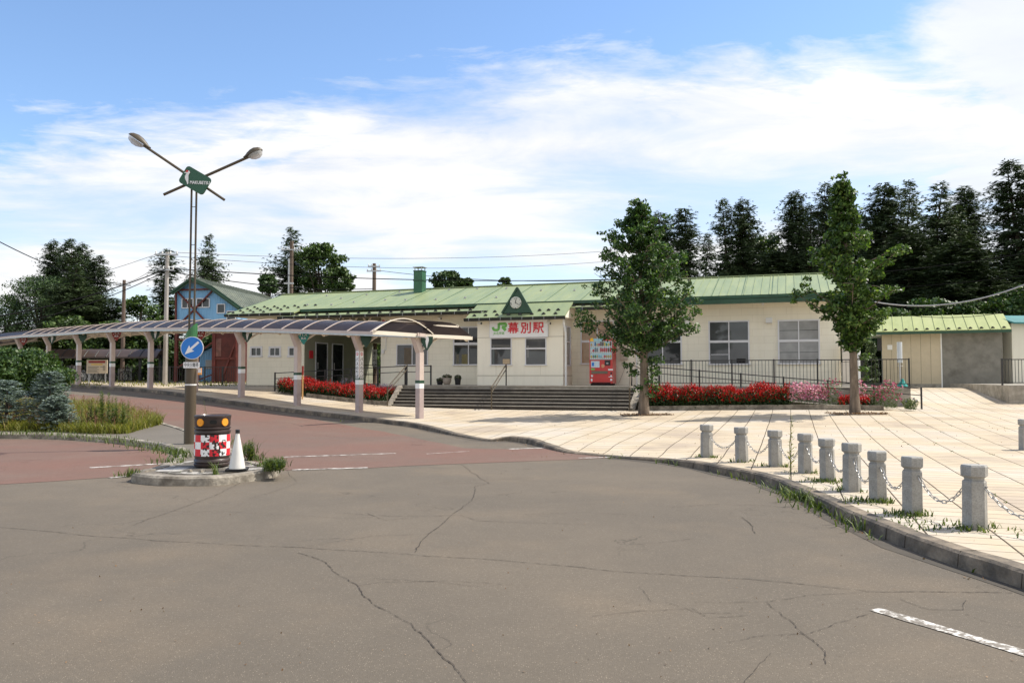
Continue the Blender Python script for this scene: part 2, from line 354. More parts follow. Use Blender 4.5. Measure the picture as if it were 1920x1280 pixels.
# ================================================================ building frame (shared by the paving pattern)
BA = Vector((-9.8, 40.7)); BU = Vector((22.7, -7.9)).normalized(); BN = Vector((BU.y, -BU.x))   # BN points towards the viewer
BROT = math.atan2(BU.y, BU.x)
def bs(px, o=0.0):
    """distance along the facade of the pixel column px on the plane o metres in front of the facade"""
    k = (px-960)/FOC; P = BA + BN*o
    return (k*P.y - P.x)/(BU.x - k*BU.y)
def bz(px, py, o=0.0):
    P = BA + BN*o + BU*bs(px, o); return WY(px, py, P.y).z
def bw(s, o, z=0.0):
    P = BA + BU*s + BN*o; return Vector((P.x, P.y, z))
# ---------------------------------------------------------------- ground materials
def asphalt(name, base, dark, tan, spk=.35):
    m, nt, b = nodes(name); N = nt.nodes.new; L = nt.links.new
    tc = N('ShaderNodeTexCoord'); O = tc.outputs['Object']
    def noi(sc, det, ro=.6, dist=0):
        n = N('ShaderNodeTexNoise'); L(O, n.inputs['Vector']); n.inputs['Scale'].default_value = sc; n.inputs['Detail'].default_value = det; n.inputs['Roughness'].default_value = ro; n.inputs['Distortion'].default_value = dist; return n.outputs['Fac']
    def mr(x, a, c, lo=0, hi=1):
        n = N('ShaderNodeMapRange'); L(x, n.inputs[0]); n.inputs[1].default_value = a; n.inputs[2].default_value = c; n.inputs[3].default_value = lo; n.inputs[4].default_value = hi; return n.outputs[0]
    def mix(f, a, c, bt='MIX'):
        n = N('ShaderNodeMix'); n.data_type = 'RGBA'; n.blend_type = bt
        if isinstance(f, float): n.inputs[0].default_value = f
        else: L(f, n.inputs[0])
        for v, i in ((a, 6), (c, 7)):
            if isinstance(v, tuple): n.inputs[i].default_value = (*v, 1)
            else: L(v, n.inputs[i])
        return n.outputs[2]
    c = mix(mr(noi(.22, 6, .6, .3), .38, .62), dark, base)
    c = mix(mr(noi(.5, 5, .55), .52, .72, 0, .55), c, tan)
    c = mix(mr(noi(3.5, 6, .7), .35, .7, 0, .22), c, tuple(v*.55 for v in base))
    vo = N('ShaderNodeTexVoronoi'); L(O, vo.inputs['Vector']); vo.inputs['Scale'].default_value = 75
    sel = mr(vo.outputs['Distance'], .12, .30, 1, 0)
    vs_ = N('ShaderNodeSeparateColor'); L(vo.outputs['Color'], vs_.inputs[0])
    n = N('ShaderNodeMath'); n.operation = 'MULTIPLY'; L(sel, n.inputs[0]); L(mr(vs_.outputs[0], .55, .8), n.inputs[1])
    n2 = N('ShaderNodeMath'); n2.operation = 'MULTIPLY'; L(n.outputs[0], n2.inputs[0]); n2.inputs[1].default_value = spk
    c = mix(n2.outputs[0], c, tuple(min(v*3.2, .7) for v in base))
    g2 = noi(34, 4, .75); c = mix(mr(g2, .42, .66, 0, .42), c, tuple(v*.5 for v in base)); c = mix(mr(g2, .60, .74, 0, .3), c, tuple(v*2 for v in base))
    gr = noi(140, 3, .7); c = mix(mr(gr, .4, .7, 0, .38), c, tuple(v*.45 for v in base))
    # hairline cracks: edges of a warped cell pattern, present only in patches
    mp = N('ShaderNodeVectorMath'); mp.operation = 'ADD'; L(O, mp.inputs[0])
    nc = N('ShaderNodeTexNoise'); L(O, nc.inputs['Vector']); nc.inputs['Scale'].default_value = 1.3; nc.inputs['Detail'].default_value = 6
    sc2 = N('ShaderNodeVectorMath'); sc2.operation = 'SCALE'; sc2.inputs['Scale'].default_value = 1.3; L(nc.outputs['Color'], sc2.inputs[0]); L(sc2.outputs[0], mp.inputs[1])
    ve = N('ShaderNodeTexVoronoi'); ve.feature = 'DISTANCE_TO_EDGE'; L(mp.outputs[0], ve.inputs['Vector']); ve.inputs['Scale'].default_value = .42
    cr = mr(ve.outputs['Distance'], .0015, .007, 1, 0)
    n3 = N('ShaderNodeMath'); n3.operation = 'MULTIPLY'; L(cr, n3.inputs[0]); L(mr(noi(.35, 3), .50, .60, 0, .55), n3.inputs[1])
    c = mix(n3.outputs[0], c, tuple(v*.3 for v in base))
    L(c, b.inputs['Base Color']); b.inputs['Roughness'].default_value = .85; b.inputs['Specular IOR Level'].default_value = .3
    bp = N('ShaderNodeBump'); bp.inputs['Strength'].default_value = .5; bp.inputs['Distance'].default_value = .012; L(gr, bp.inputs['Height']); L(bp.outputs[0], b.inputs['Normal'])
    return m
M['asph'] = asphalt('asphalt', (.184,.152,.115), (.136,.116,.092), (.240,.184,.126), .65)
M['redasph'] = asphalt('red_asphalt', (.215,.120,.092), (.180,.128,.102), (.22,.16,.125), .3)
M['conapron'] = asphalt('grey_apron', (.20,.175,.145), (.15,.135,.11), (.23,.19,.15), .2)
def pavers():
    m, nt, b = nodes('block_paving'); N = nt.nodes.new; L = nt.links.new
    tc = N('ShaderNodeTexCoord'); mp = N('ShaderNodeMapping'); L(tc.outputs['Object'], mp.inputs[0]); mp.inputs['Rotation'].default_value = (0, 0, -BROT)
    wn = N('ShaderNodeTexNoise'); L(tc.outputs['Object'], wn.inputs['Vector']); wn.inputs['Scale'].default_value = .5; wn.inputs['Detail'].default_value = 3
    wv = N('ShaderNodeVectorMath'); wv.operation = 'SCALE'; wv.inputs['Scale'].default_value = .035; L(wn.outputs['Color'], wv.inputs[0])
    ad = N('ShaderNodeVectorMath'); L(mp.outputs[0], ad.inputs[0]); L(wv.outputs[0], ad.inputs[1])
    def brick(w, h, ms, c1, c2, mo, off=0.0):
        k = N('ShaderNodeTexBrick'); L(ad.outputs[0], k.inputs['Vector']); k.offset = off; k.squash = 1
        k.inputs['Scale'].default_value = 1; k.inputs['Brick Width'].default_value = w; k.inputs['Row Height'].default_value = h; k.inputs['Mortar Size'].default_value = ms; k.inputs['Mortar Smooth'].default_value = .2; k.inputs['Bias'].default_value = -.1
        for i, c in (('Color1', c1), ('Color2', c2), ('Mortar', mo)): k.inputs[i].default_value = (*c, 1)
        return k
    a = brick(.6, .3, .010, (.55,.49,.41), (.475,.42,.345), (.15,.12,.09))
    j = brick(.6, 60, .0105, (1,1,1), (1,1,1), (.24,.21,.13))
    mx = N('ShaderNodeMix'); mx.data_type = 'RGBA'; mx.blend_type = 'MULTIPLY'; mx.inputs[0].default_value = .85; L(a.outputs['Color'], mx.inputs[6]); L(j.outputs['Color'], mx.inputs[7])
    n = N('ShaderNodeTexNoise'); L(tc.outputs['Object'], n.inputs['Vector']); n.inputs['Scale'].default_value = .38; n.inputs['Detail'].default_value = 8; n.inputs['Roughness'].default_value = .62
    cr = N('ShaderNodeValToRGB'); L(n.outputs['Fac'], cr.inputs[0]); e = cr.color_ramp.elements
    e[0].position = .36; e[0].color = (.80,.74,.68,1); e[1].position = .62; e[1].color = (1.0,1.0,1.0,1); k = e.new(.46); k.color = (1.0,.93,.80,1)
    m2 = N('ShaderNodeMix'); m2.data_type = 'RGBA'; m2.blend_type = 'MULTIPLY'; m2.inputs[0].default_value = 1; L(mx.outputs[2], m2.inputs[6]); L(cr.outputs[0], m2.inputs[7])
    n4 = N('ShaderNodeTexNoise'); L(tc.outputs['Object'], n4.inputs['Vector']); n4.inputs['Scale'].default_value = 6; n4.inputs['Detail'].default_value = 7; n4.inputs['Roughness'].default_value = .7
    r4 = N('ShaderNodeMapRange'); L(n4.outputs['Fac'], r4.inputs[0]); r4.inputs[1].default_value = .52; r4.inputs[2].default_value = .75; r4.inputs[3].default_value = 0; r4.inputs[4].default_value = .4
    m3 = N('ShaderNodeMix'); m3.data_type = 'RGBA'; L(r4.outputs[0], m3.inputs[0]); L(m2.outputs[2], m3.inputs[6]); m3.inputs[7].default_value = (.34,.29,.23,1)
    L(m3.outputs[2], b.inputs['Base Color']); b.inputs['Roughness'].default_value = .82; b.inputs['Specular IOR Level'].default_value = .3
    bp = N('ShaderNodeBump'); bp.invert = True; bp.inputs['Strength'].default_value = .6; bp.inputs['Distance'].default_value = .01; L(a.outputs['Fac'], bp.inputs['Height']); L(bp.outputs[0], b.inputs['Normal'])
    return m
M['pave'] = pavers()
M['line'] = mat('road_paint', (.72,.69,.64), .7, .06, 6, dirt=(.2,.16,.13), dscale=7, dthr=(.43,.56))
M['crack'] = mat('crack_dark', (.060,.048,.038), .95, .2, 9)
M['grassg'] = mat('rough_ground', (.07,.085,.025), .95, .3, 1.2, .5, 12, dirt=(.16,.13,.08), dscale=.8)
# ---------------------------------------------------------------- kerb line (positions measured along the pavement edge)
def kpt(px, py, off): return G(px, py, off)
KP = [(-42,57.5,.13),(-34.5,52.2,.13),(-31.2,49.7,.13),(-27.9,47.3,.13),(-24.3,44.0,.13),(-21.3,41.9,.13),(-18.1,39.2,.13)]
KP = [(x, y, h) for x, y, h in KP]
for px, py, h in ((400,747,.13),(453,754,.13),(558,768,.13),(674,781,.13),(760,791,.13),(803,799,.12),(850,812,.06),(905,823,.03),(930,822,.06),(955,818,.11),(990,822,.12),(1030,835,.08),(1062,846,.035),(1110,851,.03),(1160,856,.03),(1230,859,.06),(1275,862,.10),(1330,870,.12),(1390,881,.13),(1440,892,.13),(1482,908,.13),(1535,930,.13),(1600,960,.13),(1700,1000,.13),(1800,1033,.13),(1920,1070,.13)):
    p = kpt(px, py, h); KP.append((p.x, p.y, h))
x, y, h = KP[-1]; x0, y0, _ = KP[-2]; d = Vector((x-x0, y-y0)).normalized()
KP += [(x+d.x*1.0, y+d.y*1.0, .13), (x+d.x*2.5+.4, y+d.y*2.5, .13), (x+7, y+d.y*2.5-1.0, .13), (x+22, y+d.y*2.5-1.4, .13)]
def catmull(P, step=.35):
    out = []
    for i in range(len(P)-1):
        p0, p1, p2, p3 = [Vector(P[min(max(j, 0), len(P)-1)]) for j in (i-1, i, i+1, i+2)]
        n = max(2, int((p2-p1).length/step))
        for k in range(n):
            t = k/n; out.append(.5*((2*p1)+(p2-p0)*t+(2*p0-5*p1+4*p2-p3)*t*t+(3*p1-p0-3*p2+p3)*t**3))
    out.append(Vector(P[-1])); return out
KL = catmull(KP); KA = np.array([(p.x, p.y) for p in KL]); KH = np.array([p.z for p in KL])
def poff(x, y):
    d = np.hypot(KA[:,0]-x, KA[:,1]-y); i = int(d.argmin()); t = min(max((d[i]-.15)/1.6, 0), 1); t = t*t*(3-2*t)
    return KH[i]*(1-t)+.13*t
def zp(x, y): return zr(x, y)+poff(x, y)
def GP(px, py, off=0.0): return G(px, py, off, zp)
def sheet(name, poly, zf, mat_, dz=0.0, step=1.0, near=None, **kw):
    """triangulated sheet that follows a height function inside a polygon"""
    pts = [Vector((p[0], p[1])) for p in poly]; n = len(pts); edges = [(i, (i+1) % n) for i in range(n)]
    xs = [p.x for p in pts]; ys = [p.y for p in pts]
    y = min(ys)
    while y < max(ys):
        x = min(xs); st = step*(1 if near is None or y < near else 1)
        while x < max(xs): pts.append(Vector((x+random.uniform(-.05, .05), y+random.uniform(-.05, .05)))); x += st
        y += st
    r = geometry.delaunay_2d_cdt(pts, edges, [list(range(n))], 2, 1e-5)
    mb = MB(); mb.add([(v.x, v.y, zf(v.x, v.y)+dz) for v in r[0]], r[2])
    fs = []
    for f in mb.f:
        a, b_, c = (mb.v[i] for i in f[:3])
        fs.append(f if (b_-a).cross(c-a).z > 0 else f[::-1])
    mb.f = fs
    return mb.build(name, mat_, smooth=True, **kw)
# ground: one large sheet to the horizon
def axis_pts():
    xs = [-900,-400,-200,-120,-80,-60] + [i*1.5 for i in range(-32, 33)] + [60,80,120,200,400,900]
    ys = [-200,-60,-20] + [i*1.5 for i in range(-4, 54)] + [90,110,140,200,400,1200]
    return xs, ys
xs, ys = axis_pts(); mb = MB()
mb.add([(x, y, zr(x, y)-.02) for y in ys for x in xs], [(j*len(xs)+i, j*len(xs)+i+1, (j+1)*len(xs)+i+1, (j+1)*len(xs)+i) for j in range(len(ys)-1) for i in range(len(xs)-1)])
mb.build('ground', M['grassg'], smooth=True, kind='structure')
# road
road_poly = [(-60,-15),(45,-15),(45, 3)] + [(p.x, p.y+.3) for p in reversed(KL)] + [(-48,60),(-60,60)]
road_poly = [(-60,-15),(45,-15)] + [(KL[-1].x+2, KL[-1].y+.2)] + [(p.x, p.y+.12) for p in reversed(KL[::2])] + [(-60, KL[0].y)]
sheet('road', road_poly, zr, M['asph'], 0.0, 1.5, kind='structure')
# plaza paving behind the kerb
plz = [(p.x+.06, p.y+.10) for p in KL] + [(30, 8),(30, 30),(24.5, 32),(24.5, 37.6),(20.0,38.6),(14,40),(4,44),(-12,48.5),(-24,54),(-40,62)]
sheet('plaza', plz, zp, M['pave'], 0.0, .8, kind='structure')
# kerb stones: one continuous run with a joint every 0.6 m
mb = MB(); acc = 0; prev = None
for i in range(len(KL)-1):
    a, b_ = KL[i], KL[i+1]; d = Vector((b_.x-a.x, b_.y-a.y)); L_ = d.length
    if L_ < 1e-4: continue
    n = Vector((-d.y, d.x)).normalized()    # towards the plaza
    pr = [(-.035, -.10), (-.012, None), (.015, 0), (.16, 0), (.16, -.2)]
    ring = []
    d2 = Vector((KL[min(i+1, len(KL)-1)].x-KL[max(i-1, 0)].x, KL[min(i+1, len(KL)-1)].y-KL[max(i-1, 0)].y)).normalized(); n2 = Vector((-d2.y, d2.x))
    jit = mnoise.noise(Vector((a.x*2.1, a.y*2.1, 0)))*.010
    for w, dz in pr:
        x, y = a.x+n2.x*(w), a.y+n2.y*(w); zb = zr(x, y); top = zb+a.z+.006+jit
        z = zb-.12 if w == -.035 else (top-.022 if dz is None else top+dz)
        ring.append(Vector((x+ (jit*.6), y, z)))
    if prev is not None:
        k = len(mb.v); mb.add(prev+ring, [(j, j+5, j+6, j+1) for j in range(4)])
    prev = ring
mb.f = [f[::-1] for f in mb.f]
mb.build('kerb', M['kerb'], smooth=True, kind='structure')
# joints of the kerb as thin dark slots
mb = MB(); acc = 0; nxt = .6
for i in range(len(KL)-1):
    a, b_ = KL[i], KL[i+1]; L_ = (Vector((b_.x, b_.y))-Vector((a.x, a.y))).length
    if a.y > 42: continue
    acc += L_
    if acc > nxt:
        nxt += .6; d = Vector((b_.x-a.x, b_.y-a.y)).normalized(); n = Vector((-d.y, d.x)); z0 = zr(a.x, a.y)
        mb.bar((a.x-n.x*.031, a.y-n.y*.031, z0-.05), (a.x-n.x*.013, a.y-n.y*.013, z0+a.z-.02), .005, .008, up=(n.x, n.y, 0))
        mb.bar((a.x+n.x*.0, a.y+n.y*.0, z0+a.z-.001), (a.x+n.x*.15, a.y+n.y*.15, z0+a.z+.003), .006, .008)
mb.build('kerb_joints', M['crack'], kind='structure')
# gutter stain / drain strip at the foot of the kerb
def ribbon(pts, w, zf, dz, mb, jag=0.0, wv=0.0):
    vs = []; n = len(pts)
    for i, p in enumerate(pts):
        a, b_ = pts[max(i-1, 0)], pts[min(i+1, n-1)]; d = Vector((b_[0]-a[0], b_[1]-a[1]))
        d = d.normalized() if d.length > 0 else Vector((1, 0)); m_ = Vector((-d.y, d.x)); ww = w*(1+random.uniform(-wv, wv))/2
        jx, jy = m_.x*random.uniform(-jag, jag), m_.y*random.uniform(-jag, jag)
        for s in (-1, 1):
            x, y = p[0]+m_.x*ww*s+jx, p[1]+m_.y*ww*s+jy; vs.append((x, y, zf(x, y)+dz))
    mb.add(vs, [(2*i, 2*i+1, 2*i+3, 2*i+2)[::-1] for i in range(n-1)]); return mb
mb = MB(); gut = [(KL[i].x, KL[i].y) for i in range(0, len(KL), 2)]
gp = []
for i, p in enumerate(gut):
    a, b_ = gut[max(i-1, 0)], gut[min(i+1, len(gut)-1)]; d = Vector((b_[0]-a[0], b_[1]-a[1])).normalized(); gp.append((p[0]+d.y*.13, p[1]-d.x*.13))
ribbon(gp, .10, zr, .003, mb, .05, .8)
M['gstain'] = asphalt('gutter_dust', (.115,.098,.078), (.085,.075,.062), (.18,.14,.10), .15)
mb.build('gutter_dust', M['gstain'], kind='structure')
# red surfacing
def pxpoly(L, zf=zr, n=6, jit=.0):
    P = [G(a, b, 0) for a, b in L]; out = []
    for i in range(len(P)):
        a, b_ = P[i], P[(i+1) % len(P)]
        k = max(1, int((b_-a).length/.6)) if (b_-a).length < 60 else 40
        for j in range(k):
            p = a.lerp(b_, j/k); out.append((p.x+random.uniform(-jit, jit), p.y+random.uniform(-jit, jit)))
    return out
sheet('red_lane', pxpoly([(160,741),(232,743),(330,752),(450,766),(560,781),(640,795),(720,809),(800,826),(870,840),(960,842),(1046,838),(1075,849),(1158,857),(1085,861),(880,869),(690,877),(540,881),(470,880),(420,860),(380,820),(280,790),(180,765),(100,745)], jit=.05), zr, M['redasph'], .004, .9, kind='structure')
sheet('red_lane', pxpoly([(-60,823),(60,824),(120,826),(200,831),(262,838),(305,846),(318,852),(305,868),(240,893),(100,902),(0,908),(-100,912)], jit=.05), zr, M['redasph'], .004, .9, kind='structure')
sheet('red_lane', pxpoly([(-100,776),(-100,750),(100,738),(150,740)], jit=.02), zr, M['redasph'], .004, .9, kind='structure')
# thin road markings
mb = MB()
def wline(a, b, w, mb, z=.008, n=None, jag=.004):
    A, B = G(a[0], a[1]), G(b[0], b[1]); k = n or max(2, int((B-A).length/.12))
    ribbon([(A.x+(B.x-A.x)*i/k, A.y+(B.y-A.y)*i/k) for i in range(k+1)], w, zr, z, mb, jag, .15)
wline((530,857), (742,850), .10, mb); wline((548,881), (690,877), .12, mb); wline((168,877), (332,868), .12, mb)
wline((205,896), (236,893), .12, mb); wline((955,842), (1040,839), .11, mb); wline((1085,859), (1156,857), .10, mb)
wline((800,851), (880,846), .04, mb)
mb.build('lane_line', M['line'], kind='structure')
mb = MB(); wline((1640,1142), (1990,1245), .115, mb, .005, jag=.002)
mb.build('lane_line', mat('worn_road_paint', (.74,.71,.66), .7, .05, 8, dirt=(.19,.165,.135), dscale=13, dthr=(.42,.52)), kind='structure')
# long cracks
def crack(L, w, mb, jag=.012, step=.025, wob=.026):
    P = [G(a, b) for a, b in L]; out = []; sd = random.random()*50
    for i in range(len(P)-1):
        a, b_ = P[i], P[i+1]; k = max(2, int((b_-a).length/step)); d = (b_-a).normalized(); nn = Vector((-d.y, d.x, 0))
        for j in range(k+(i == len(P)-2)):
            p = a.lerp(b_, j/k); q = nn*(mnoise.noise(Vector((p.x*1.7, p.y*1.7, sd)))*wob*2 + mnoise.noise(Vector((p.x*9, p.y*9, sd+7)))*wob*.5 + mnoise.noise(Vector((p.x*31, p.y*31, sd+9)))*wob*.28)
            out.append((p.x+q.x, p.y+q.y))
    ribbon(out, w*.58, zr, .0055, mb, jag*.2, .95)
mb = MB()
crack([(0,988),(160,1003),(340,1016),(560,1026),(760,1038),(960,1052),(1160,1070),(1400,1086),(1640,1108),(1900,1112)], .011, mb)
crack([(560,1036),(610,1056),(650,1085),(680,1112),(740,1155),(790,1195),(840,1240),(890,1290)], .009, mb)
crack([(864,870),(885,886),(918,906),(893,912),(892,928),(870,952),(840,972),(800,1005),(770,1035)], .011, mb)
crack([(918,906),(880,905),(830,908)], .010, mb)
crack([(480,893),(400,930),(330,955),(250,985)], .010, mb)
crack([(560,1026),(700,1006),(840,998)], .006, mb)
crack([(1392,970),(1410,985),(1418,1000)], .012, mb)
crack([(1260,951),(1340,946),(1440,948),(1560,960)], .010, mb)
crack([(1300,1010),(1240,1016),(1180,1022)], .006, mb)
crack([(1640,1108),(1520,1118),(1440,1130),(1300,1128)], .006, mb)
crack([(640,962),(740,968),(850,966)], .010, mb); crack([(980,965),(1100,960),(1200,966)], .008, mb)
crack([(230,958),(430,960),(560,966),(640,972),(700,970)], .006, mb); crack([(690,962),(720,975),(860,966),(890,976),(960,978),(1100,984)], .008, mb)
crack([(1110,1158),(1200,1146),(1300,1140),(1330,1158),(1400,1152)], .005, mb); crack([(1440,1130),(1510,1186),(1530,1200),(1548,1222),(1552,1245)], .007, mb); crack([(1512,1188),(1440,1190),(1370,1205)], .006, mb); crack([(1512,1188),(1560,1168),(1650,1150)], .006, mb)
crack([(1440,1225),(1425,1240),(1400,1270),(1390,1290)], .005, mb); crack([(668,1098),(720,1090),(850,1088),(960,1098)], .006, mb); crack([(1690,1122),(1740,1140),(1800,1142),(1810,1125)], .006, mb); crack([(1810,1150),(1850,1165),(1930,1176)], .005, mb)
crack([(1200,1100),(1212,1120),(1216,1128)], .004, mb); crack([(1250,1128),(1310,1148),(1390,1150)], .006, mb)
crack([(700,1085),(820,1090),(900,1100)], .005, mb)
crack([(480,790),(545,793),(570,800)], .03, mb); crack([(820,905),(900,900),(1000,896)], .010, mb)
crack([(240,762),(420,772)], .03, mb); crack([(380,820),(560,812),(700,826)], .018, mb); crack([(520,868),(560,905),(470,935)], .007, mb)
mb.build('crack', M['crack'], kind='structure')
# ---------------------------------------------------------------- traffic island
IZ = .135
def IG(px, py, off=IZ): return G(px, py, off)
isl = [(-330,818),(-160,811),(0,812),(60,812),(120,814),(200,819),(262,826),(308,833),(334,841),(338,850),(322,862),(296,874),(266,880),(250,885),(262,889),(310,893),(357,893),(400,893),(450,888),(490,882),(516,877),(517,873),(490,868),(462,858),(436,840),(400,822),(345,803),(307,792),(240,770),(150,752),(60,744),(-60,742),(-330,745)]
IP = [IG(a, b) for a, b in isl]
IPs = []
for i in range(len(IP)):
    p0, p1, p2, p3 = IP[i-1], IP[i], IP[(i+1) % len(IP)], IP[(i+2) % len(IP)]
    n = max(2, int((p2-p1).length/.3))
    for k in range(n):
        t = k/n; q = .5*((2*p1)+(p2-p0)*t+(2*p0-5*p1+4*p2-p3)*t*t+(3*p1-p0-3*p2+p3)*t**3); IPs.append(Vector((q.x, q.y)))
area = sum(IPs[i].x*IPs[(i+1) % len(IPs)].y-IPs[(i+1) % len(IPs)].x*IPs[i].y for i in range(len(IPs)))
if area < 0: IPs.reverse()
def inset(P, w):
    out = []
    for i, p in enumerate(P):
        d = (P[(i+1) % len(P)]-P[i-1]).normalized(); out.append(p+Vector((-d.y, d.x))*w)
    return out
def inpoly(P, x, y):
    c = False; j = len(P)-1
    for i in range(len(P)):
        if (P[i].y > y) != (P[j].y > y) and x < (P[j].x-P[i].x)*(y-P[i].y)/(P[j].y-P[i].y)+P[i].x: c = not c
        j = i
    return c
mb = MB(); n = len(IPs); rows = [(-.04, -.05), (-.02, IZ-.03), (.01, IZ), (.15, IZ+.002), (.16, IZ-.03)]; R_ = []
for w, dz in rows:
    q = inset(IPs, w); R_.append([Vector((a.x, a.y, zr(a.x, a.y)+dz+mnoise.noise(Vector((a.x*3, a.y*3, 0)))*.012*(dz > .05))) for a in q])
mb.add([v for r in R_ for v in r], [(j*n+i, j*n+(i+1) % n, (j+1)*n+(i+1) % n, (j+1)*n+i) for j in range(len(rows)-1) for i in range(n)])
mb.build('island_kerb', M['conclt'], smooth=True, kind='structure')
isl_in = inset(IPs, .155)
sheet('island_slab', [(p.x, p.y) for p in isl_in[::2]], zr, M['conapron'], IZ-.02, .9, kind='structure')
nose = [IG(a, b) for a, b in ((250,885),(300,873),(340,862),(380,848),(420,842),(462,860),(500,872),(516,875),(450,887),(357,892),(262,888))]
M['noseslab'] = mat('white_nose_slab', (.46,.44,.40), .8, .12, 5, .3, 30, dirt=(.10,.088,.07), dscale=2.6, dthr=(.44,.52))
# ================================================================ station building (local frame: x along the facade, -y towards the viewer, z up, all in metres)
FL = 1.22                                   # platform floor height
ST = empty('station_building', (BA.x, BA.y, 0), BROT, 'long cream one-storey railway station with green metal roof and clock gable', 'building')
sL, sP0, sP1, sR = bs(463), bs(570), bs(714), bs(1576)
WT = 4.72; RIDGE_Y, RIDGE_Z = 3.6, 6.28; DEP = 7.2
def bx_(mb, s0, s1, o0, o1, z0, z1): return mb.box(s0, s1, -o1, -o0, z0, z1)
# walls: left block, passage walls, main block, entrance block
mb = MB()
bx_(mb, sL, sP0, -DEP, 0, .3, WT)
mb.add([(sL, 0, WT), (sL, DEP, WT), (sL, RIDGE_Y, RIDGE_Z-.15), (sP0, 0, WT), (sP0, DEP, WT), (sP0, RIDGE_Y, RIDGE_Z-.15)], [(0,2,1),(3,4,5)])
bx_(mb, sP1, sR, -DEP, 0, .3, WT)
mb.add([(sR, 0, WT), (sR, DEP, WT), (sR, RIDGE_Y, RIDGE_Z-.15), (sP1, 0, WT), (sP1, DEP, WT), (sP1, RIDGE_Y, RIDGE_Z-.15)], [(0,2,1),(3,4,5)])
mb.build('wall', M['wall'], ST)
mb = MB(); bx_(mb, sP0, sP1, -DEP, -.0, .6, 1.2); mb.build('passage_floor', M['concrete'], ST)
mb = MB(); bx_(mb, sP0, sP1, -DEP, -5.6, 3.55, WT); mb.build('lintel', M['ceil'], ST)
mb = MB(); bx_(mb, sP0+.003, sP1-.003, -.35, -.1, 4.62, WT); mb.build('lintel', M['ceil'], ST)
mb = MB(); bx_(mb, sP0+.003, sP1-.003, -5.59, -.36, 4.3, 4.60); mb.build('passage_ceiling', M['inner_shade'], ST)
mb = MB(); mb.box(sP0-.01, sP0+.012, .04, 7.19, 1.201, 4.3); mb.build('passage_shade_sheet', M['inner_shade'], ST)  # dark sheet added over the wall to deepen the passage shade
mb = MB(); mb.box(sP1-.012, sP1+.01, .04, 7.19, 1.201, 4.3); mb.build('passage_shade_sheet', M['inner_shade'], ST)  # same added dark sheet on the opposite passage wall
# Y shaped braces over the passage opening
sy = [bs(x, .05) for x in (585, 609, 636, 662, 688)]
for i, c in enumerate(sy):
    mb = MB(); 
    mb.bar((c, -.06, 4.02), (c, -.06, 4.2), .09, .06, up=(0,1,0)); mb.bar((c, -.06, 4.19), (c-.26, -.06, 4.63), .085, .06, up=(0,1,0)); mb.bar((c, -.062, 4.19), (c+.26, -.062, 4.63), .085, .06, up=(0,1,0))
    mb.build('brace', M['creamst'], ST)
mb = MB(); bx_(mb, sP0+.01, sP1-.01, .02, .12, 3.9, 4.02); mb.build('cross_beam', M['creamst'], ST)
# entrance block
eL, eR = bs(895, 1.5), bs(1056, 1.5); EZ = 4.16
mb = MB(); bx_(mb, eL, eR, .002, 1.5, .9, EZ+.02)
mb.add([(eR, -1.5, EZ+.02), (eR, -.002, EZ+.02), (eR, -.002, 4.72)], [(0,1,2)]); mb.add([(eL, -1.5, EZ+.02), (eL, -.002, EZ+.02), (eL, -.002, 4.72)], [(0,2,1)])
mb.cur = 1; zt = bz(960, 681, 1.5)
for z, h in ((bz(960, 704, 1.5), .016), (bz(960, 632, 1.5), .012)): bx_(mb, eL+.004, eR+.006, 1.5, 1.506, z-h, z+h); bx_(mb, eR, eR+.006, .02, 1.5, z-h, z+h)
mb.cur = 1
for px in (930, 1013):
    s = bs(px, 1.5); bx_(mb, s-.005, s+.005, 1.5, 1.503, bz(960, 703, 1.5), bz(960, 685, 1.5))
for px in (905, 1040, 973): pass
mb.build('entrance_wall', [M['wallp'], mat('panel_joint', (.50,.46,.36), .7, .05, 2)], ST)
# --- roofs
slope_t = .045
def roofplane(mb, s0, s1, oa, za, ob, zb, t=.05, side0=True):
    """slab between (o=oa,z=za) lower edge and (o=ob,z=zb) upper edge"""
    mb.add([(s0,-oa,za),(s1,-oa,za),(s1,-ob,zb),(s0,-ob,zb),(s0,-oa,za-t),(s1,-oa,za-t),(s1,-ob,zb-t),(s0,-ob,zb-t)],
        [(0,1,2,3),(7,6,5,4),(0,4,5,1),(1,5,6,2),(2,6,7,3),(3,7,4,0)])
def seams(mb, s0, s1, oa, za, ob, zb, sp, w=.022, h=.022):
    s = s0+sp/2
    while s < s1: mb.bar((s, -oa+.0, za+h*.4), (s, -ob, zb+h*.4), w, h); s += sp
rl, rr = sL-.35, bs(1584, .7); mo, mz = .7, 4.98; ms = bs(562, .7)
k = (RIDGE_Z-mz)/(RIDGE_Y+mo)
mb = MB(); roofplane(mb, rl, rr, mo, mz, -RIDGE_Y, RIDGE_Z, .07)
lo = 1.25; lz = mz-(lo-mo)*k; roofplane(mb, rl, ms, lo, lz, mo+.001, mz-.0003, .07)
mb.add([(rl, RIDGE_Y, RIDGE_Z), (rr, RIDGE_Y, RIDGE_Z), (rr, DEP+.6, RIDGE_Z-(DEP+.6-RIDGE_Y)*k), (rl, DEP+.6, RIDGE_Z-(DEP+.6-RIDGE_Y)*k)], [(0,1,2,3)])
xs0 = bs(1290, -1)
seams(mb, rl, xs0, mo, mz, -RIDGE_Y, RIDGE_Z, .46, .008, .008); seams(mb, xs0, rr, mo, mz, -RIDGE_Y, RIDGE_Z, .335, .022, .03)
mb.cur = 1
for px in (640, 700, 762, 832, 905, 965, 1035, 1100, 1165, 1340, 1395, 1450):
    s = bs(px, -.5); mb.bar((s, -mo+.02, mz+.006), (s, RIDGE_Y-.05, RIDGE_Z-.0), .025, .02)
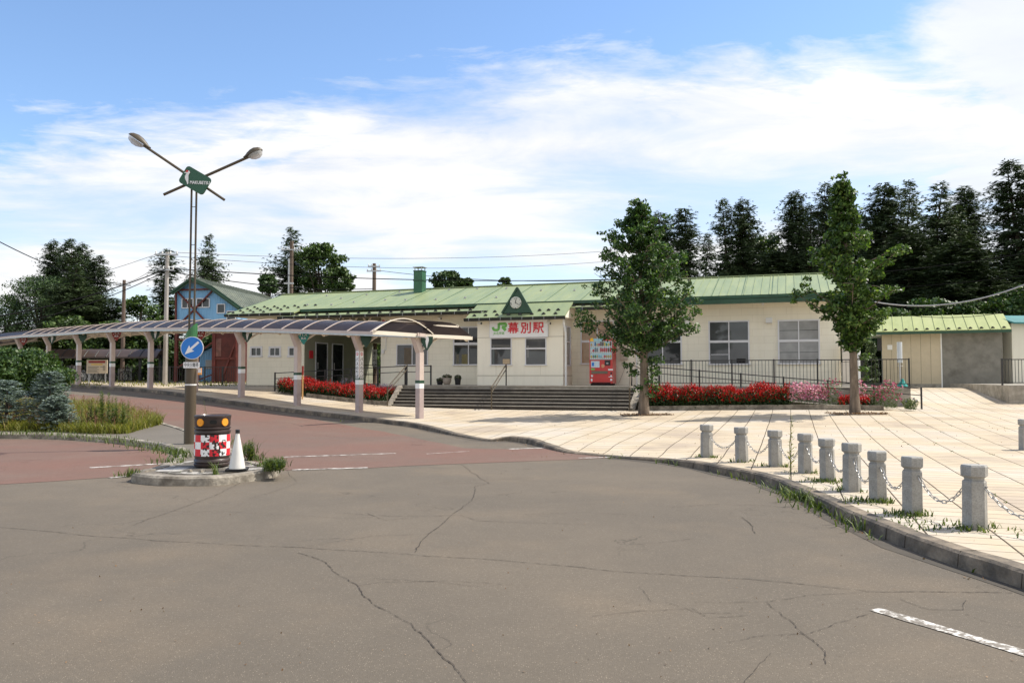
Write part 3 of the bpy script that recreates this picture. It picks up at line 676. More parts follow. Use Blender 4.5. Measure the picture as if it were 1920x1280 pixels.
mb.build('roof', [M['roof'], mat('joint_green', (.07,.13,.07), .6, .1, 2)], ST)
mb = MB(); mb.bar((rl-.02, RIDGE_Y, RIDGE_Z+.02), (rr+.02, RIDGE_Y, RIDGE_Z+.02), .22, .05); mb.build('ridge_cap', M['roof'], ST)
mb = MB(); bx_(mb, ms, rr+.015, mo+.002, mo+.03, mz-.13, mz+.012); bx_(mb, rl-.03, rl-.002, -RIDGE_Y, lo, 0, 0)
mb = MB(); bx_(mb, ms, rr+.015, mo+.002, mo+.035, mz-.12, mz+.012); mb.build('fascia', M['dkgreen'], ST)
for s in (rl-.025, rr+.003):
    mb = MB(); mb.add([(s, -lo if s < 0 else -mo, (lz if s < 0 else mz)+.01), (s, RIDGE_Y, RIDGE_Z+.01), (s, RIDGE_Y, RIDGE_Z-.16), (s, -lo if s < 0 else -mo, (lz if s < 0 else mz)-.16), (s+.022, -lo if s < 0 else -mo, (lz if s < 0 else mz)+.01), (s+.022, RIDGE_Y, RIDGE_Z+.01), (s+.022, RIDGE_Y, RIDGE_Z-.16), (s+.022, -lo if s < 0 else -mo, (lz if s < 0 else mz)-.16)],
        [(0,3,2,1),(4,5,6,7),(0,1,5,4),(3,7,6,2),(0,4,7,3)]); mb.build('barge_board', M['dkgreen'], ST)
# lower skirt roof over the front, left of the porch and a little right of it
sk0, sk1, sk2 = bs(522, 1.55), bs(884, 1.5), bs(1155, 1.2)
skz0, skz1 = 4.80, 4.60
mb = MB(); roofplane(mb, sk0, sk1+.8, 1.5, skz1, .45, skz0+.02, .05); roofplane(mb, eR+.0, sk2, 1.15, skz1+.06, .45, skz0+.02, .05)
mb.build('skirt_roof', M['roof'], ST)
mb = MB(); s3 = bs(1575, .8); roofplane(mb, sk2+.01, rr, .95, 4.80, .45, 4.84, .03); mb.build('skirt_roof', M['roof'], ST)
mb = MB(); bx_(mb, sk2+.01, rr+.01, .952, .985, 4.62, 4.815); mb.build('fascia', M['dkgreen'], ST)
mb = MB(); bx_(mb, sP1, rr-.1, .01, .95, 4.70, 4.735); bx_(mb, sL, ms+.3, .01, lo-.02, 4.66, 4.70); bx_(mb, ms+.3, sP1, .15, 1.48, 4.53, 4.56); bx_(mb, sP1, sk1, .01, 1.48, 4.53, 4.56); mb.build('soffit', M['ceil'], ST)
# porch roof
po, pz = 2.15, 4.22; pl, pr = bs(873, po), bs(1057, po)+.06; pt = (.75, 4.93)
mb = MB(); roofplane(mb, pl, pr, po, pz, pt[0], pt[1], .05); mb.build('porch_roof', M['roof'], ST)
mb = MB(); mb.add([(pl+.01, -po, pz-.05), (pl+.01, -pt[0], pz-.05), (pl+.01, -pt[0], pt[1]-.05)], [(0,2,1)]); mb.build('porch_gable_board', M['wallp'], ST); mb = MB(); mb.add([(pr-.06, -po, pz-.05), (pr-.06, -.01, pz-.05), (pr-.06, -pt[0], pt[1]-.05)], [(0,1,2)])
mb.build('porch_gable_board', M['wallp'], ST)
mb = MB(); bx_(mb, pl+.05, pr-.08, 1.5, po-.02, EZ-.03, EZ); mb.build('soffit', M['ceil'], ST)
# gutters with their brackets
def gutter(s0, s1, o, z, sp=.62, h=.13):
    mb = MB(); n = 7; prof = [(math.cos(math.pi*(1+i/(n-1)))*.075, math.sin(math.pi*(1+i/(n-1)))*h) for i in range(n)]
    a = [(s0, -o+x, z+y) for x, y in prof]; b = [(s1, -o+x, z+y) for x, y in prof]
    mb.add(a+b, [(i, i+n, i+n+1, i+1) for i in range(n-1)]+[tuple(range(n)), tuple(range(2*n-1, n-1, -1))])
    m2 = mb; mb.cur = 1; s = s0+sp/2
    while s < s1: m2.bar((s, -o-.08, z+.02), (s, -o-.078, z-h*.95), .016, .012); m2.bar((s, -o-.08, z+.012), (s, -o+.12, z+.03), .014, .01); s += sp
    mb.build('gutter', [M['gutter'], M['galv']], ST)
gutter(rl-.05, ms+.0, lo+.06, lz-.03); gutter(sk0-.05, sk1+.55, 1.57, skz1-.03, .66); gutter(pl-.05, pr+.02, po+.07, pz-.03, .5); gutter(eR+.5, sk2, 1.22, skz1+.03)
# snow guards
sg = MB(); sg.box(-.085, .085, -.03, .0, 0, .045); sg.box(-.045, .045, -.028, .004, .0451, .085)
proto = sg.build('snow_guard', M['black'], ST); proto.location = (0, 0, -50); first = [True]
def guard(s, o, z):
    g = proto if first[0] else proto.copy()
    if not first[0]: COL.objects.link(g); g.parent = ST
    first[0] = False; g.location = (s, -o, z)
s = bs(545, 1.4)+.3
while s < sk1-.1: guard(s, 1.36, skz1+.03); s += .58
for r in range(4):
    n = (4, 5, 6, 7)[r]
    o = 1.15-r*.42; z = mz+(mo-o)*k+.01
    for i in range(n): guard(rl+.35+r*.12+i*.62, o, z)
pk = (pt[1]-pz)/(po-pt[0])
s = pl+.35
i = 0
while s < pr-.2: guard(s, po-.18, pz+.18*pk); s += .54
for px in (893, 910, 928, 1012, 1029, 1047): guard(bs(px, 1.6), 1.6, pz+(po-1.6)*pk)
for px in (1076, 1094, 1111, 1128): guard(bs(px, 1.05), 1.02, skz1+.10)
# staggered roof anchors on the main slope
an = MB(); an.box(-.045, .045, -.05, .03, 0, .07); anp = an.build('roof_anchor', M['galv'], ST)
pts = [(576,572),(612,555),(621,572),(639,560),(663,567),(687,553),(722,563),(749,548),(760,563),(786,546),(817,562),(842,544),(872,559),(895,542),(931,558),(950,541),(1015,545),(1078,545)]
for i, (px, py) in enumerate(pts):
    best = min(((abs(bz(px, py, -y)-(mz+(y+mo)*k)), y) for y in [j*.05-.5 for j in range(80)]))[1]
    a = anp if i == 0 else anp.copy()
    if i: COL.objects.link(a); a.parent = ST
    a.location = (bs(px, -best), best, mz+(best+mo)*k)
# chimney
cs = bs(788, -3.0); mb = MB(); w = .245
mb.box(cs-w, cs+w, 2.9-w, 2.9+w, 5.7, 7.15); mb.build('chimney', M['green'], ST); ch = ST.children[-1]
ch = [o for o in ST.children if o.name.startswith('chimney')][0]
mb = MB(); mb.box(cs-w-.02, cs+w+.02, 2.9-w-.02, 2.9+w+.02, 6.62, 6.67); mb.box(cs-w-.02, cs+w+.02, 2.9-w-.02, 2.9+w+.02, 7.13, 7.18); mb.build('band', M['dkgreen'], ch)
mb = MB(); 
for a in (-1, 1):
    for b_ in (-1, 1): mb.box(cs+a*w*.8-.02, cs+a*w*.8+.02, 2.9+b_*w*.8-.02, 2.9+b_*w*.8+.02, 7.18, 7.34)
mb.box(cs-w*1.15, cs+w*1.15, 2.9-w*1.15, 2.9+w*1.15, 7.34, 7.37); mb.build('cowl', M['galv'], ch)
# clock gable
co = 1.90; c0, c1 = bs(941, co), bs(997, co); cz = bz(968, 586.5, co); ct = bz(966, 539, co); cm = (c0+c1)/2+.03
mb = MB(); mb.add([(c0,-co,cz),(c1,-co,cz),(cm,-co,ct),(c0,-co+.14,cz),(c1,-co+.14,cz),(cm,-co+.14,ct)], [(0,1,2),(5,4,3),(0,3,4,1),(1,4,5,2),(2,5,3,0)])
gb = mb.build('clock_gable', M['dkgreen'], ST)
mb = MB()
for a, b_ in (((c0, cz), (cm, ct)), ((c1, cz), (cm, ct))): mb.bar((a[0], -co-.02, a[1]), (b_[0], -co-.02, b_[1]), .08, .05, up=(0,1,0))
mb.build('gable_rim', M['dkgreen'], gb)
cks, ckz = bs(967.5, co), bz(967.5, 567.5, co); cr_ = .262
MZ = Matrix(((1,0,0,0),(0,0,1,0),(0,1,0,0),(0,0,0,1))).to_4x4()
MF = Matrix(((1,0,0,0),(0,0,-1,0),(0,1,0,0),(0,0,0,1)))    # local z -> towards viewer (-y)
mb = MB(); mb.lathe([(cr_, 0), (cr_, .05), (cr_-.03, .06)], 32, (cks, -co, ckz), MF); ck = mb.build('clock', mat('clock_face', (.62,.63,.55), .4, .02, 3), gb)
mb = MB(); 
for i in range(12):
    a = i*math.pi/6; p = Vector((cks+math.sin(a)*cr_*.82, -co-.064, ckz+math.cos(a)*cr_*.82)); big = i % 3 == 0
    if i in (0, 3, 6, 9): text_mb(mb, {0:'12', 3:'3', 6:'6', 9:'9'}[i], .13, p+Vector((0, 0, -.045)), (1,0,0), (0,0,1), .004, .002)
    else: mb.box(p.x-.012, p.x+.012, p.y-.002, p.y+.002, p.z-.012, p.z+.012)
for ang, L_, w in ((R(6), .115, .028), (R(122), .185, .018)):
    d = Vector((math.sin(ang), 0, math.cos(ang))); b0 = Vector((cks, -co-.074, ckz)); mb.bar(b0-d*.03, b0+d*L_, w, .006, up=(0,1,0))
mb.build('clock_marks', M['black'], gb)
# --- windows
def window(px0, px1, py0, py1, o, rows, cols, gl, face=.05, fr=.06, parent=ST, thick=None, s01=None, z01=None):
    c = (px0+px1)/2 if px0 is not None else 0
    s0, s1 = s01 or (bs(px0, o), bs(px1, o)); z1, z0 = (bz(c, py0, o), bz(c, py1, o)) if z01 is None else (z01[1], z01[0])
    mb = MB(); a = fr
    bx_(mb, s0, s0+a, o-.1, o+face, z0+a, z1-a); bx_(mb, s1-a, s1, o-.1, o+face, z0+a, z1-a); bx_(mb, s0, s1, o-.1, o+face, z1-a, z1); bx_(mb, s0-.03, s1+.03, o-.1, o+face+.03, z0, z0+a)
    ys_ = [z0+a]+[z0+a+(z1-z0-2*a)*r for r in rows]+[z1-a]
    for i, r in enumerate(rows):
        t = thick or .03; z = ys_[i+1]; bx_(mb, s0+a, s1-a, o-.1, o+face-.005, z-t, z+t)
    for c_ in cols: x = s0+(s1-s0)*c_; bx_(mb, x-.022, x+.022, o-.1, o+face-.012, z0+a, z1-a)
    f = mb.build('window', M['trim'], parent)
    m2 = MB(); bx_(m2, s0+a, s1-a, o-.1, o+.012, z0+a, z1-a); m2.build('pane', gl, f); return f, s0, s1, z0, z1
f, s0, s1, z0, z1 = window(1089, 1152, 601, 683, 0, [.53], [.5], M['ply'], thick=.05)
f, s0, s1, z0, z1 = window(1207, 1279, 602, 684, 0, [.53], [.5], M['glassd'], thick=.05)
f, s0, s1, z0, z1 = window(1329, 1406, 601, 684, 0, [.53], [.5], M['glassm'], thick=.05)
f, s0, s1, z0, z1 = window(1459, 1538, 599, 683, 0, [.53], [.5], M['blind'], thick=.05)
for fr_ in (.27, .76):
    mb = MB(); zz = z0+(z1-z0)*fr_; bx_(mb, s0+.07, s1-.07, .012, .016, zz-.012, zz+.012); mb.build('blind_rail', M['glassm'], f)
f3 = [o for o in ST.children if o.name.startswith('window')][2]
mb = MB(); q0, q1 = bs(1333, 0), bs(1366, 0); zz = bz(1350, 664.5, 0); bx_(mb, q0, q1, .012, .02, zz-.012, zz+.012); mb.build('inner_rail', M['trim'], f3)
mb = MB(); bx_(mb, bs(1381, 0), bs(1398, 0), .012, .014, bz(1390, 681, 0), bz(1390, 672, 0)); mb.build('sill_clutter', M['dark'], f3)
window(744, 803, 645, 685, 0, [], [.5], M['glassm'], fr=.045)
window(850, 908, 612, 685, 0, [.56], [.5], M['glassd'], thick=.06)
window(920, 960, 633, 685, 1.5, [.62], [], M['glassm'], fr=.045)
window(985, 1025, 633, 685, 1.5, [.62], [], M['glassm'], fr=.045)
for a, b_ in ((469, 492), (504, 527), (540, 563)): window(a, b_, 649, 669.5, 0, [], [.5], M['glassd'], fr=.10, face=.03)
# side window of the entrance block
mb = MB(); zz0, zz1 = bz(960, 684, 1.5), bz(960, 614, 1.5)
mb.box(eR-.05, eR+.05, -1.15, -1.09, zz0, zz1); mb.box(eR-.05, eR+.05, -.41, -.35, zz0, zz1); mb.box(eR-.05, eR+.05, -1.15, -.35, zz1, zz1+.06); mb.box(eR-.05, eR+.07, -1.15, -.35, zz0-.06, zz0); mb.box(eR-.05, eR+.045, -1.09, -.41, zz0+1.0, zz0+1.05)
fw = mb.build('window', M['trim'], ST); mb = MB(); mb.box(eR-.05, eR+.01, -1.09, -.41, zz0, zz1); mb.build('pane', M['blind'], fw)
# things pasted inside the panes: a sheet of card and folded curtains
mb = MB(); bx_(mb, bs(943, 1.5), bs(956, 1.5), 1.513, 1.518, bz(950, 682, 1.5), bz(950, 673, 1.5)); mb.build('card', mat('tan_card', (.5,.38,.24), .7, .05, 2), ST)
def drape(px0, px1, py0, py1, o, col, n=4):
    mb = MB(); s0, s1 = bs(px0, o), bs(px1, o); z0, z1 = bz(px0, py1, o), bz(px0, py0, o); w = (s1-s0)/n
    for i in range(n): mb.add([(s0+w*i, -o-.014, z0), (s0+w*(i+.5), -o-.022, z0), (s0+w*(i+1), -o-.014, z0), (s0+w*i, -o-.014, z1), (s0+w*(i+.5), -o-.022, z1), (s0+w*(i+1), -o-.014, z1)], [(0,1,4,3),(1,2,5,4)])
    mb.build('curtain', mat('curtain_cloth', col, .35, .08, 4), ST)
drape(855.5, 860.5, 664, 682.5, 0, (.13,.12,.08), 2); drape(866, 877, 664, 682.5, 0, (.17,.145,.05), 3); drape(758, 772, 652, 682.5, 0, (.13,.10,.065), 1)
drape(924, 927, 648, 682, 1.5, (.10,.12,.12), 1); drape(989, 991, 648, 670, 1.5, (.25,.25,.25), 1)
# passage side wall: doors
mb = MB()
for y0 in (1.0, 2.6): mb.box(sP0, sP0+.05, y0, y0+.07, 1.2, 3.35); mb.box(sP0, sP0+.05, y0+1.1, y0+1.17, 1.2, 3.35); mb.box(sP0, sP0+.05, y0, y0+1.17, 3.35, 3.42)
dfr = mb.build('door_frame', M['trim'], ST)
for y0 in (1.07, 2.67):
    mb = MB(); mb.box(sP0, sP0+.03, y0, y0+1.03, 1.21, 3.35); d_ = mb.build('door', M['glassd'], ST)
    mb = MB(); mb.box(sP0+.03, sP0+.07, y0+.12, y0+.16, 2.0, 2.35); mb.build('handle', M['galv'], d_)
mb = MB(); mb.box(sP0, sP0+.06, .45, .75, 2.55, 2.95); mb.build('extinguisher_box', M['redp'], ST)
# dark interior ceiling lamps, vents, cameras, pipes
for px, py in ((1289, 605), (1443, 602)):
    s, z = bs(px, 0), bz(px, py, 0); mb = MB(); bx_(mb, s-.13, s+.13, 0, .16, z-.1, z+.14); mb.add([(s-.13,-.16,z-.1),(s+.13,-.16,z-.1),(s+.13,-.24,z-.06),(s-.13,-.24,z-.06),(s-.13,-.16,z+.1),(s+.13,-.16,z+.1)], [(0,1,2,3),(3,2,5,4),(0,3,4),(1,5,2)])
    mb.build('vent_hood', M['white'], ST)
for px, o in ((902, 1.5), (1031, 1.5), (827, 0), (640, .1)):
    s, z = bs(px, o), bz(px, 606 if o > 1 else 597, o)
    mb = MB(); mb.bar((s, -o, z+.1), (s, -o-.16, z+.1), .04); mb.tube([(s-.09, -o-.13, z+.03), (s+.09, -o-.22, z-.02)], [.05, .062], 10); cmr = mb.build('security_camera' if o > 1 else 'floodlight', M['white'], ST)
    mb = MB(); mb.tube([(s+.085, -o-.217, z-.018), (s+.10, -o-.228, z-.024)], [.045, .045], 10); mb.build('lens', M['black'], cmr)
mb = MB(); s = eR+.07; mb.tube([(s-.02, -1.62, pz-.12), (s-.02, -1.62, pz-.3), (s+.05, -1.5, pz-.7), (s+.05, -1.5, FL)], .045, 8)
for z in (1.75, 2.5, 3.2): mb.tube([(s+.05, -1.5, z), (s+.05, -1.5, z+.04)], .06, 8)
mb.build('downpipe', M['white'], ST, smooth=True)
mb = MB(); s = bs(716, 0); mb.tube([(s+.25, -.05, 4.6), (s+.25, -.05, 2.9)], .02, 6); mb.box(s+.02, s+.16, -.1, 0, 2.75, 2.95); mb.build('switch_box', M['white'], ST)
mb = MB(); s = bs(720, 0); mb.lathe([(.03,0),(.07,.02),(.07,.1),(.03,.14)], 10, (s, -.08, 4.25)); mb.build('alarm_lamp', M['redp'], ST, smooth=True)
mb = MB(); s = bs(1171, 0); bx_(mb, s-.16, s+.16, 0, .12, 2.35, 3.0); mb.tube([(s, -.06, 2.35), (s+.0, -.08, 1.9), (s-.25, -.1, 1.3)], .012, 5); mb.build('meter_box', mat('meter_beige', (.55,.5,.4), .6, .1, 3), ST)
mb = MB(); s = bs(1168, 0); mb.tube([(s+.62, -.04, 4.3), (s+.62, -.04, 1.22)], .035, 8); mb.build('downpipe', M['white'], ST, smooth=True)
mb = MB(); z = bz(1400, 590.5, 0); bx_(mb, bs(1290), bs(1425), 0, .012, z-.012, z+.012); s = bs(1425); bx_(mb, s-.012, s+.012, 0, .014, 2.4, z); mb.build('conduit', M['wall'], ST)
s = bs(1432, .5); mb = MB(); mb.lathe([(.02,-.1),(.05,-.08),(.06,0)], 10, (s, -.5, 4.66)); mb.build('eave_lamp', M['white'], ST)
# dark plinth
mb = MB(); bx_(mb, sL-.02, sP0+.02, .0, .035, .6, bz(520, 722, 0)); mb.build('plinth', M['concrete'], ST)

# ---------------------------------------------------------------- station sign
sgn = empty('station_sign', bw(bs(972, 1.5), 1.52, bz(972, 632, 1.5)), BROT, 'white fascia sign reading JR 幕別駅 above the two entrance windows', 'sign')
s0, s1 = bs(919, 1.6), bs(1027, 1.6); W2 = (s1-s0)/2; z1 = bz(972, 598.5, 1.6); z0 = bz(972, 632, 1.6); H = z1-z0; cx = bs(972, 1.5); off = (s0+s1)/2-cx
mb = MB(); mb.box(-W2+off, W2+off, -.12, 0, 0, H); mb.build('panel', M['signw'], sgn)
mb = MB()
for a, b_ in ((-W2+off-.02, -W2+off), (W2+off, W2+off+.02)): mb.box(a, b_, -.13, 0, 0, H)
mb.box(-W2+off, W2+off, -.13, 0, H, H+.02); mb.box(-W2+off, W2+off, -.13, 0, -.02, 0); mb.build('frame', M['trim'], sgn)
def spx(px): return (px-919)/108*2*W2-W2+off
def spz(py): return (632-py)/33.5*H
LETY = 616.5
mb = MB()
for chx, px in (('幕', 963.5), ('別', 987.5), ('駅', 1010.3)): text_mb(mb, chx, .52, (spx(px), -.124, spz(LETY)), (1,0,0), (0,0,1), .008, .011)
mb.build('lettering', M['redp'], sgn)
mb = MB(); text_mb(mb, 'JR北海道', .135, (spx(936.5), -.124, spz(624.6)), (1,0,0), (0,0,1), .006, .001); mb.build('lettering', M['jrg'], sgn)
def stroke(mb, pts, w, O, t=.008):
    """flat ribbon of even width in the sign plane"""
    P = [Vector((spx(a), 0, spz(b))) for a, b in pts]; L_, Rr = [], []
    for i, p in enumerate(P):
        d = (P[min(i+1, len(P)-1)]-P[max(i-1, 0)]).normalized(); n = Vector((-d.z, 0, d.x)); L_.append(p+n*w/2); Rr.append(p-n*w/2)
    y0, y1 = -.12-t, -.119; n = len(P)
    vs = [Vector((v.x, y0, v.z)) for v in L_+Rr] + [Vector((v.x, y1, v.z)) for v in L_+Rr]; fs = []
    for i in range(n-1): fs += [(i, i+1, n+i+1, n+i)]
    fs += [(i+1, i, 2*n+i, 2*n+i+1) for i in range(n-1)] + [(n+i, n+i+1, 3*n+i+1, 3*n+i) for i in range(n-1)]
    mb.add(vs, fs)
mb = MB(); arc = [(936.2-2.8+2.8*math.cos(a), 615.6+2.8*math.sin(a)) for a in [i*math.pi/2/6 for i in range(7)]]
stroke(mb, [(936.3,606.6),(949,606.6)] , .115, 0)
stroke(mb, [(936.2,605.4),(936.2,612)]+[(936.2,614)]+[(935.6,616.6),(934,618),(931.5,618.3),(928.5,618.2),(926.4,617.2),(925.3,615),(925.2,612.4)], .115, 0)
stroke(mb, [(948,606.6),(949.2,607.2),(950,609),(949.4,611.2),(947.8,612.3),(945,612.5),(942,612.5)], .115, 0, .0085); stroke(mb, [(943,612.6),(949.4,619.2)], .13, 0, .009)
mb.build('emblem', M['jrg'], sgn)

# ---------------------------------------------------------------- platform slab and steps
PO = 2.95
pf = MB(); a0, a1 = bs(757, PO), bs(1182, PO); ta0 = bs(735, 5.0); ta1 = bs(1190, 5.0)
NR = 7; TD = .33
def stair_z(i): return FL-(i+1)*(FL-.30)/NR
stp = empty('entrance_steps', bw((a0+a1)/2, PO, .3), BROT, 'wide flight of grey stone steps climbing to the station entrance', 'steps')
MXs = MX[stp.name]; sc_ = (a0+a1)/2
def sb(mb, s0, s1, o0, o1, z0, z1): return mb.box(s0-sc_, s1-sc_, -(o1-PO), -(o0-PO), z0-.3, z1-.3)
# the landing slab under everything in front of the building
mb = MB(); aR = bs(1706, 2.7)
mb.box(a0-.3, a1+.3, -PO+.001, .0, .0, FL-.045); mb.box(a1+.3, aR, -2.72, 0, .0, FL-.02); mb.box(sP0, a0-.3, -1.7, 0, .0, FL-.1)
ld = mb.build('landing', M['concrete'], ST)
mb = MB(); mb.box(a0-.02, a1+.02, -PO-.03, -.01, FL-.045, FL); mb.build('landing_top', M['tread'], ST)
ext = lambda i: ((ta0-a0)*(i+1)/NR*1.0, .03)
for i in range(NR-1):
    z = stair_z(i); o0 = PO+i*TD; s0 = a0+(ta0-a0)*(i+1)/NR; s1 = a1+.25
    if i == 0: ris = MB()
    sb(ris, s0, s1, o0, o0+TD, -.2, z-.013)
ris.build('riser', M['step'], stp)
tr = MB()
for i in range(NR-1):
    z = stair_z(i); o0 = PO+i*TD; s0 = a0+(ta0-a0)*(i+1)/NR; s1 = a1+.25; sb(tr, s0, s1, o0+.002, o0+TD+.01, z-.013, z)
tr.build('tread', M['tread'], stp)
# sloping cheek walls
def cheek(sA, sB, w, name='cheek_wall'):
    mb = MB(); oe = PO+(NR-1)*TD+.1
    P = [(PO-.1, FL+.03), (PO+.05, FL+.03), (oe, .40), (oe, -.1), (PO-.1, -.1)]
    top = [(sA if i < 2 or i == 4 else sB, o, z) for i, (o, z) in enumerate(P)]
    vs = [Vector((s-sc_, -(o-PO), z-.3)) for s, o, z in top] + [Vector((s+w-sc_, -(o-PO), z-.3)) for s, o, z in top]
    mb.add(vs, [tuple(range(5)), tuple(range(9, 4, -1))]+[(i, i+5, (i+1) % 5+5, (i+1) % 5) for i in range(5)]); mb.build(name, M['conclt'], stp)
cheek(a0-.24, ta0-.24, .22); cheek(a1+.26, a1+.30, .26)
# stair handrails
def stair_rail(s_top, s_bot, label):
    oT, oB = PO-.12, PO+(NR-1)*TD+.18; zb = .36
    e_ = empty('handrail', bw(s_bot, oB, zb), BROT, label, 'handrail', 'handrails on the entrance steps')
    def L(s, o, z): return Vector((s-s_bot, -(o-oB), z-zb))
    mb = MB(); mb.tube([L(s_top, oT, FL), L(s_top, oT, FL+.92)], .03, 8); mb.build('post', M['black'], e_)
    mb = MB(); mb.tube([L(s_bot, oB, zb-.1), L(s_bot, oB, zb+.80)], .03, 8); mb.build('post', M['brown'], e_)
    mb = MB(); mb.tube([L(s_top, oT, FL+.90), L(s_bot, oB, zb+.80)], .026, 8); mb.build('rail', M['brown'], e_)
    mb = MB(); mb.tube([L(s_top, oT, FL+.70), L(s_bot, oB, zb+.60)], .022, 8); mb.build('rail', M['brown'], e_)
stair_rail(bs(949, PO-.12), bs(921.5, PO+2.16), 'brown handrail in the middle of the entrance steps')
stair_rail(bs(763, PO-.12), bs(727, PO+2.16), 'brown handrail at the left end of the entrance steps')
stair_rail(bs(1184, PO-.12), bs(1180, PO+2.16), 'brown handrail at the right end of the steps behind the tree')
# --- generic flat railing
def railing(name, A, B, h, nposts, label, bars=True, mid=(), group=None, r=.022, postr=.028, bsp=.125, cat='railing', hB=None):
    A, B = Vector(A), Vector(B); d = B-A; e_ = empty(name, A, 0, label, cat, group)
    for i in range(nposts):
        t = i/(nposts-1); p = d*t; mb = MB(); mb.bar(p, p+Vector((0, 0, h+.04)), postr*2, postr*2, up=(d.x, d.y, 0)); mb.build('post', M['black'], e_)
    mb = MB(); mb.bar(Vector((0,0,h)), d+Vector((0,0,h)), .05, .035); mb.build('top_rail', M['black'], e_)
    for m_ in mid: mb = MB(); mb.bar(Vector((0,0,m_)), d+Vector((0,0,m_)), .04, .03); mb.build('rail', M['black'], e_)
    if bars:
        mb = MB(); mb.bar(Vector((0,0,.1)), d+Vector((0,0,.1)), .04, .03); mb.build('bottom_rail', M['black'], e_)
        mb = MB(); n = int(d.length/bsp)
        for i in range(1, n): p = d*(i/n); mb.bar(p+Vector((0,0,.1)), p+Vector((0,0,h)), .016, .016, up=(d.x, d.y, 0))
        mb.build('bars', M['black'], e_)
    return e_
zf = 1.24; oF = 2.6
railing('railing', bw(bs(1222, oF), oF, zf), bw(bs(1704, oF), oF, zf), 1.0, 7, 'long black barred railing along the upper landing right of the steps')
railing('ramp_handrail', bw(bs(1236, 3.75), 3.75, 1.16), bw(bs(1726, 3.75), 3.75, .38), .80, 7, 'black two-bar handrail sloping down beside the right-hand ramp', bars=False, mid=(.56,))
# ramp body (right)
rs0, rs1 = bs(1205, 3.7), bs(1722, 3.7)
mb = MB(); mb.add([bw(rs0, 2.73, 1.14), bw(rs0, 3.95, 1.14), bw(rs1, 3.95, .34), bw(rs1, 2.73, .34)]+[bw(rs0, 2.73, -.2), bw(rs0, 3.95, -.2), bw(rs1, 3.95, -.2), bw(rs1, 2.73, -.2)], [(0,1,2,3),(1,5,6,2),(2,6,7,3),(0,4,5,1)])
tag(mb.build('ramp', M['concrete'], origin=bw(rs0, 3.3, .4)), 'concrete wheelchair ramp rising behind the right-hand flower bed', 'ramp')
# left ramp + rail
l0, l1, l2 = bs(528, 2.6), bs(763, 2.9), bs(806, 1.5)
pL = GP(518, 735); A = bw(bs(516, 2.7), 2.7, 0); A.z = zp(A.x, A.y)-.0
Bp = bw(bs(760, 2.75), 2.75, FL)
railing('ramp_handrail', A, Bp, .86, 6, 'black two-bar handrail rising behind the left-hand flower bed', bars=False, mid=(.6,))
railing('ramp_handrail', bw(bs(763, 2.2), 2.2, FL), bw(bs(808, 2.2), 2.2, FL), .86, 2, 'short black two-bar rail on the landing left of the flower pots', bars=False, mid=(.6,))
mb = MB(); a_, b_ = bs(560, 2.6), a0-.3
mb.add([bw(a_, 1.71, zp(*bw(a_, 2)[:2])+.02), bw(a_, 2.9, zp(*bw(a_, 2)[:2])+.02), bw(b_, 2.9, FL-.02), bw(b_, 1.71, FL-.02), bw(a_, 1.71, .2), bw(a_, 2.9, .2), bw(b_, 2.9, .2), bw(b_, 1.71, .2)], [(0,1,2,3),(1,5,6,2),(0,4,5,1),(3,2,6,7)])
tag(mb.build('ramp', M['concrete'], origin=bw(b_, 2.4, .8)), 'concrete ramp rising behind the left-hand red flower bed', 'ramp')
railing('railing', bw(sP0+.3, -5.2, 1.2), bw(sP1-.2, -5.2, 1.2), 1.05, 4, 'dark green rail across the back of the passage through the station', bars=False, mid=(.5,))
# ---------------------------------------------------------------- vending machine
vo = 1.15; vs0, vs1 = bs(1105, vo), bs(1148.5, vo); vw = vs1-vs0; vh = 1.93; vz = FL+.09
vm = empty('vending_machine', bw((vs0+vs1)/2, vo-.37, FL), BROT, 'red drinks vending machine standing against the station wall beside the entrance', 'vending machine')
hw, hd = vw/2, .37
mb = MB(); mb.box(-hw, hw, -hd+.02, hd, .09, .09+vh); mb.build('body', M['red'], vm)
mb = MB(); mb.box(-hw+.04, hw-.04, -hd+.06, hd-.06, 0, .09); mb.build('base', M['dark'], vm)
def vpx(px): return (px-1105)/43.5*vw-hw
def vpz(py): return .09+(719-py)/75.5*vh
mb = MB(); x0, x1, zA, zB = vpx(1107), vpx(1147), vpz(678), vpz(648)
mb.box(x0-.02, x1+.02, -hd-.02, -hd+.02, zA-.02, zA); mb.box(x0-.02, x1+.02, -hd-.02, -hd+.02, zB, zB+.02); mb.box(x0-.02, x0, -hd-.02, -hd+.02, zA, zB); mb.box(x1, x1+.02, -hd-.02, -hd+.02, zA, zB); mb.build('display_frame', M['galv'], vm)
mb = MB(); mb.box(x0, x1, -hd+.002, -hd+.019, zA, zB); mb.build('display_back', M['pastelcan'], vm)
cols = [(.55,.05,.05),(.05,.25,.10),(.7,.7,.7),(.06,.15,.35),(.5,.35,.15),(.15,.08,.05),(.25,.5,.6),(.65,.5,.1),(.2,.2,.22)]
cm = [mat('can_colour', c, .3, .05, 20) for c in cols]
rh = (zB-zA)/3
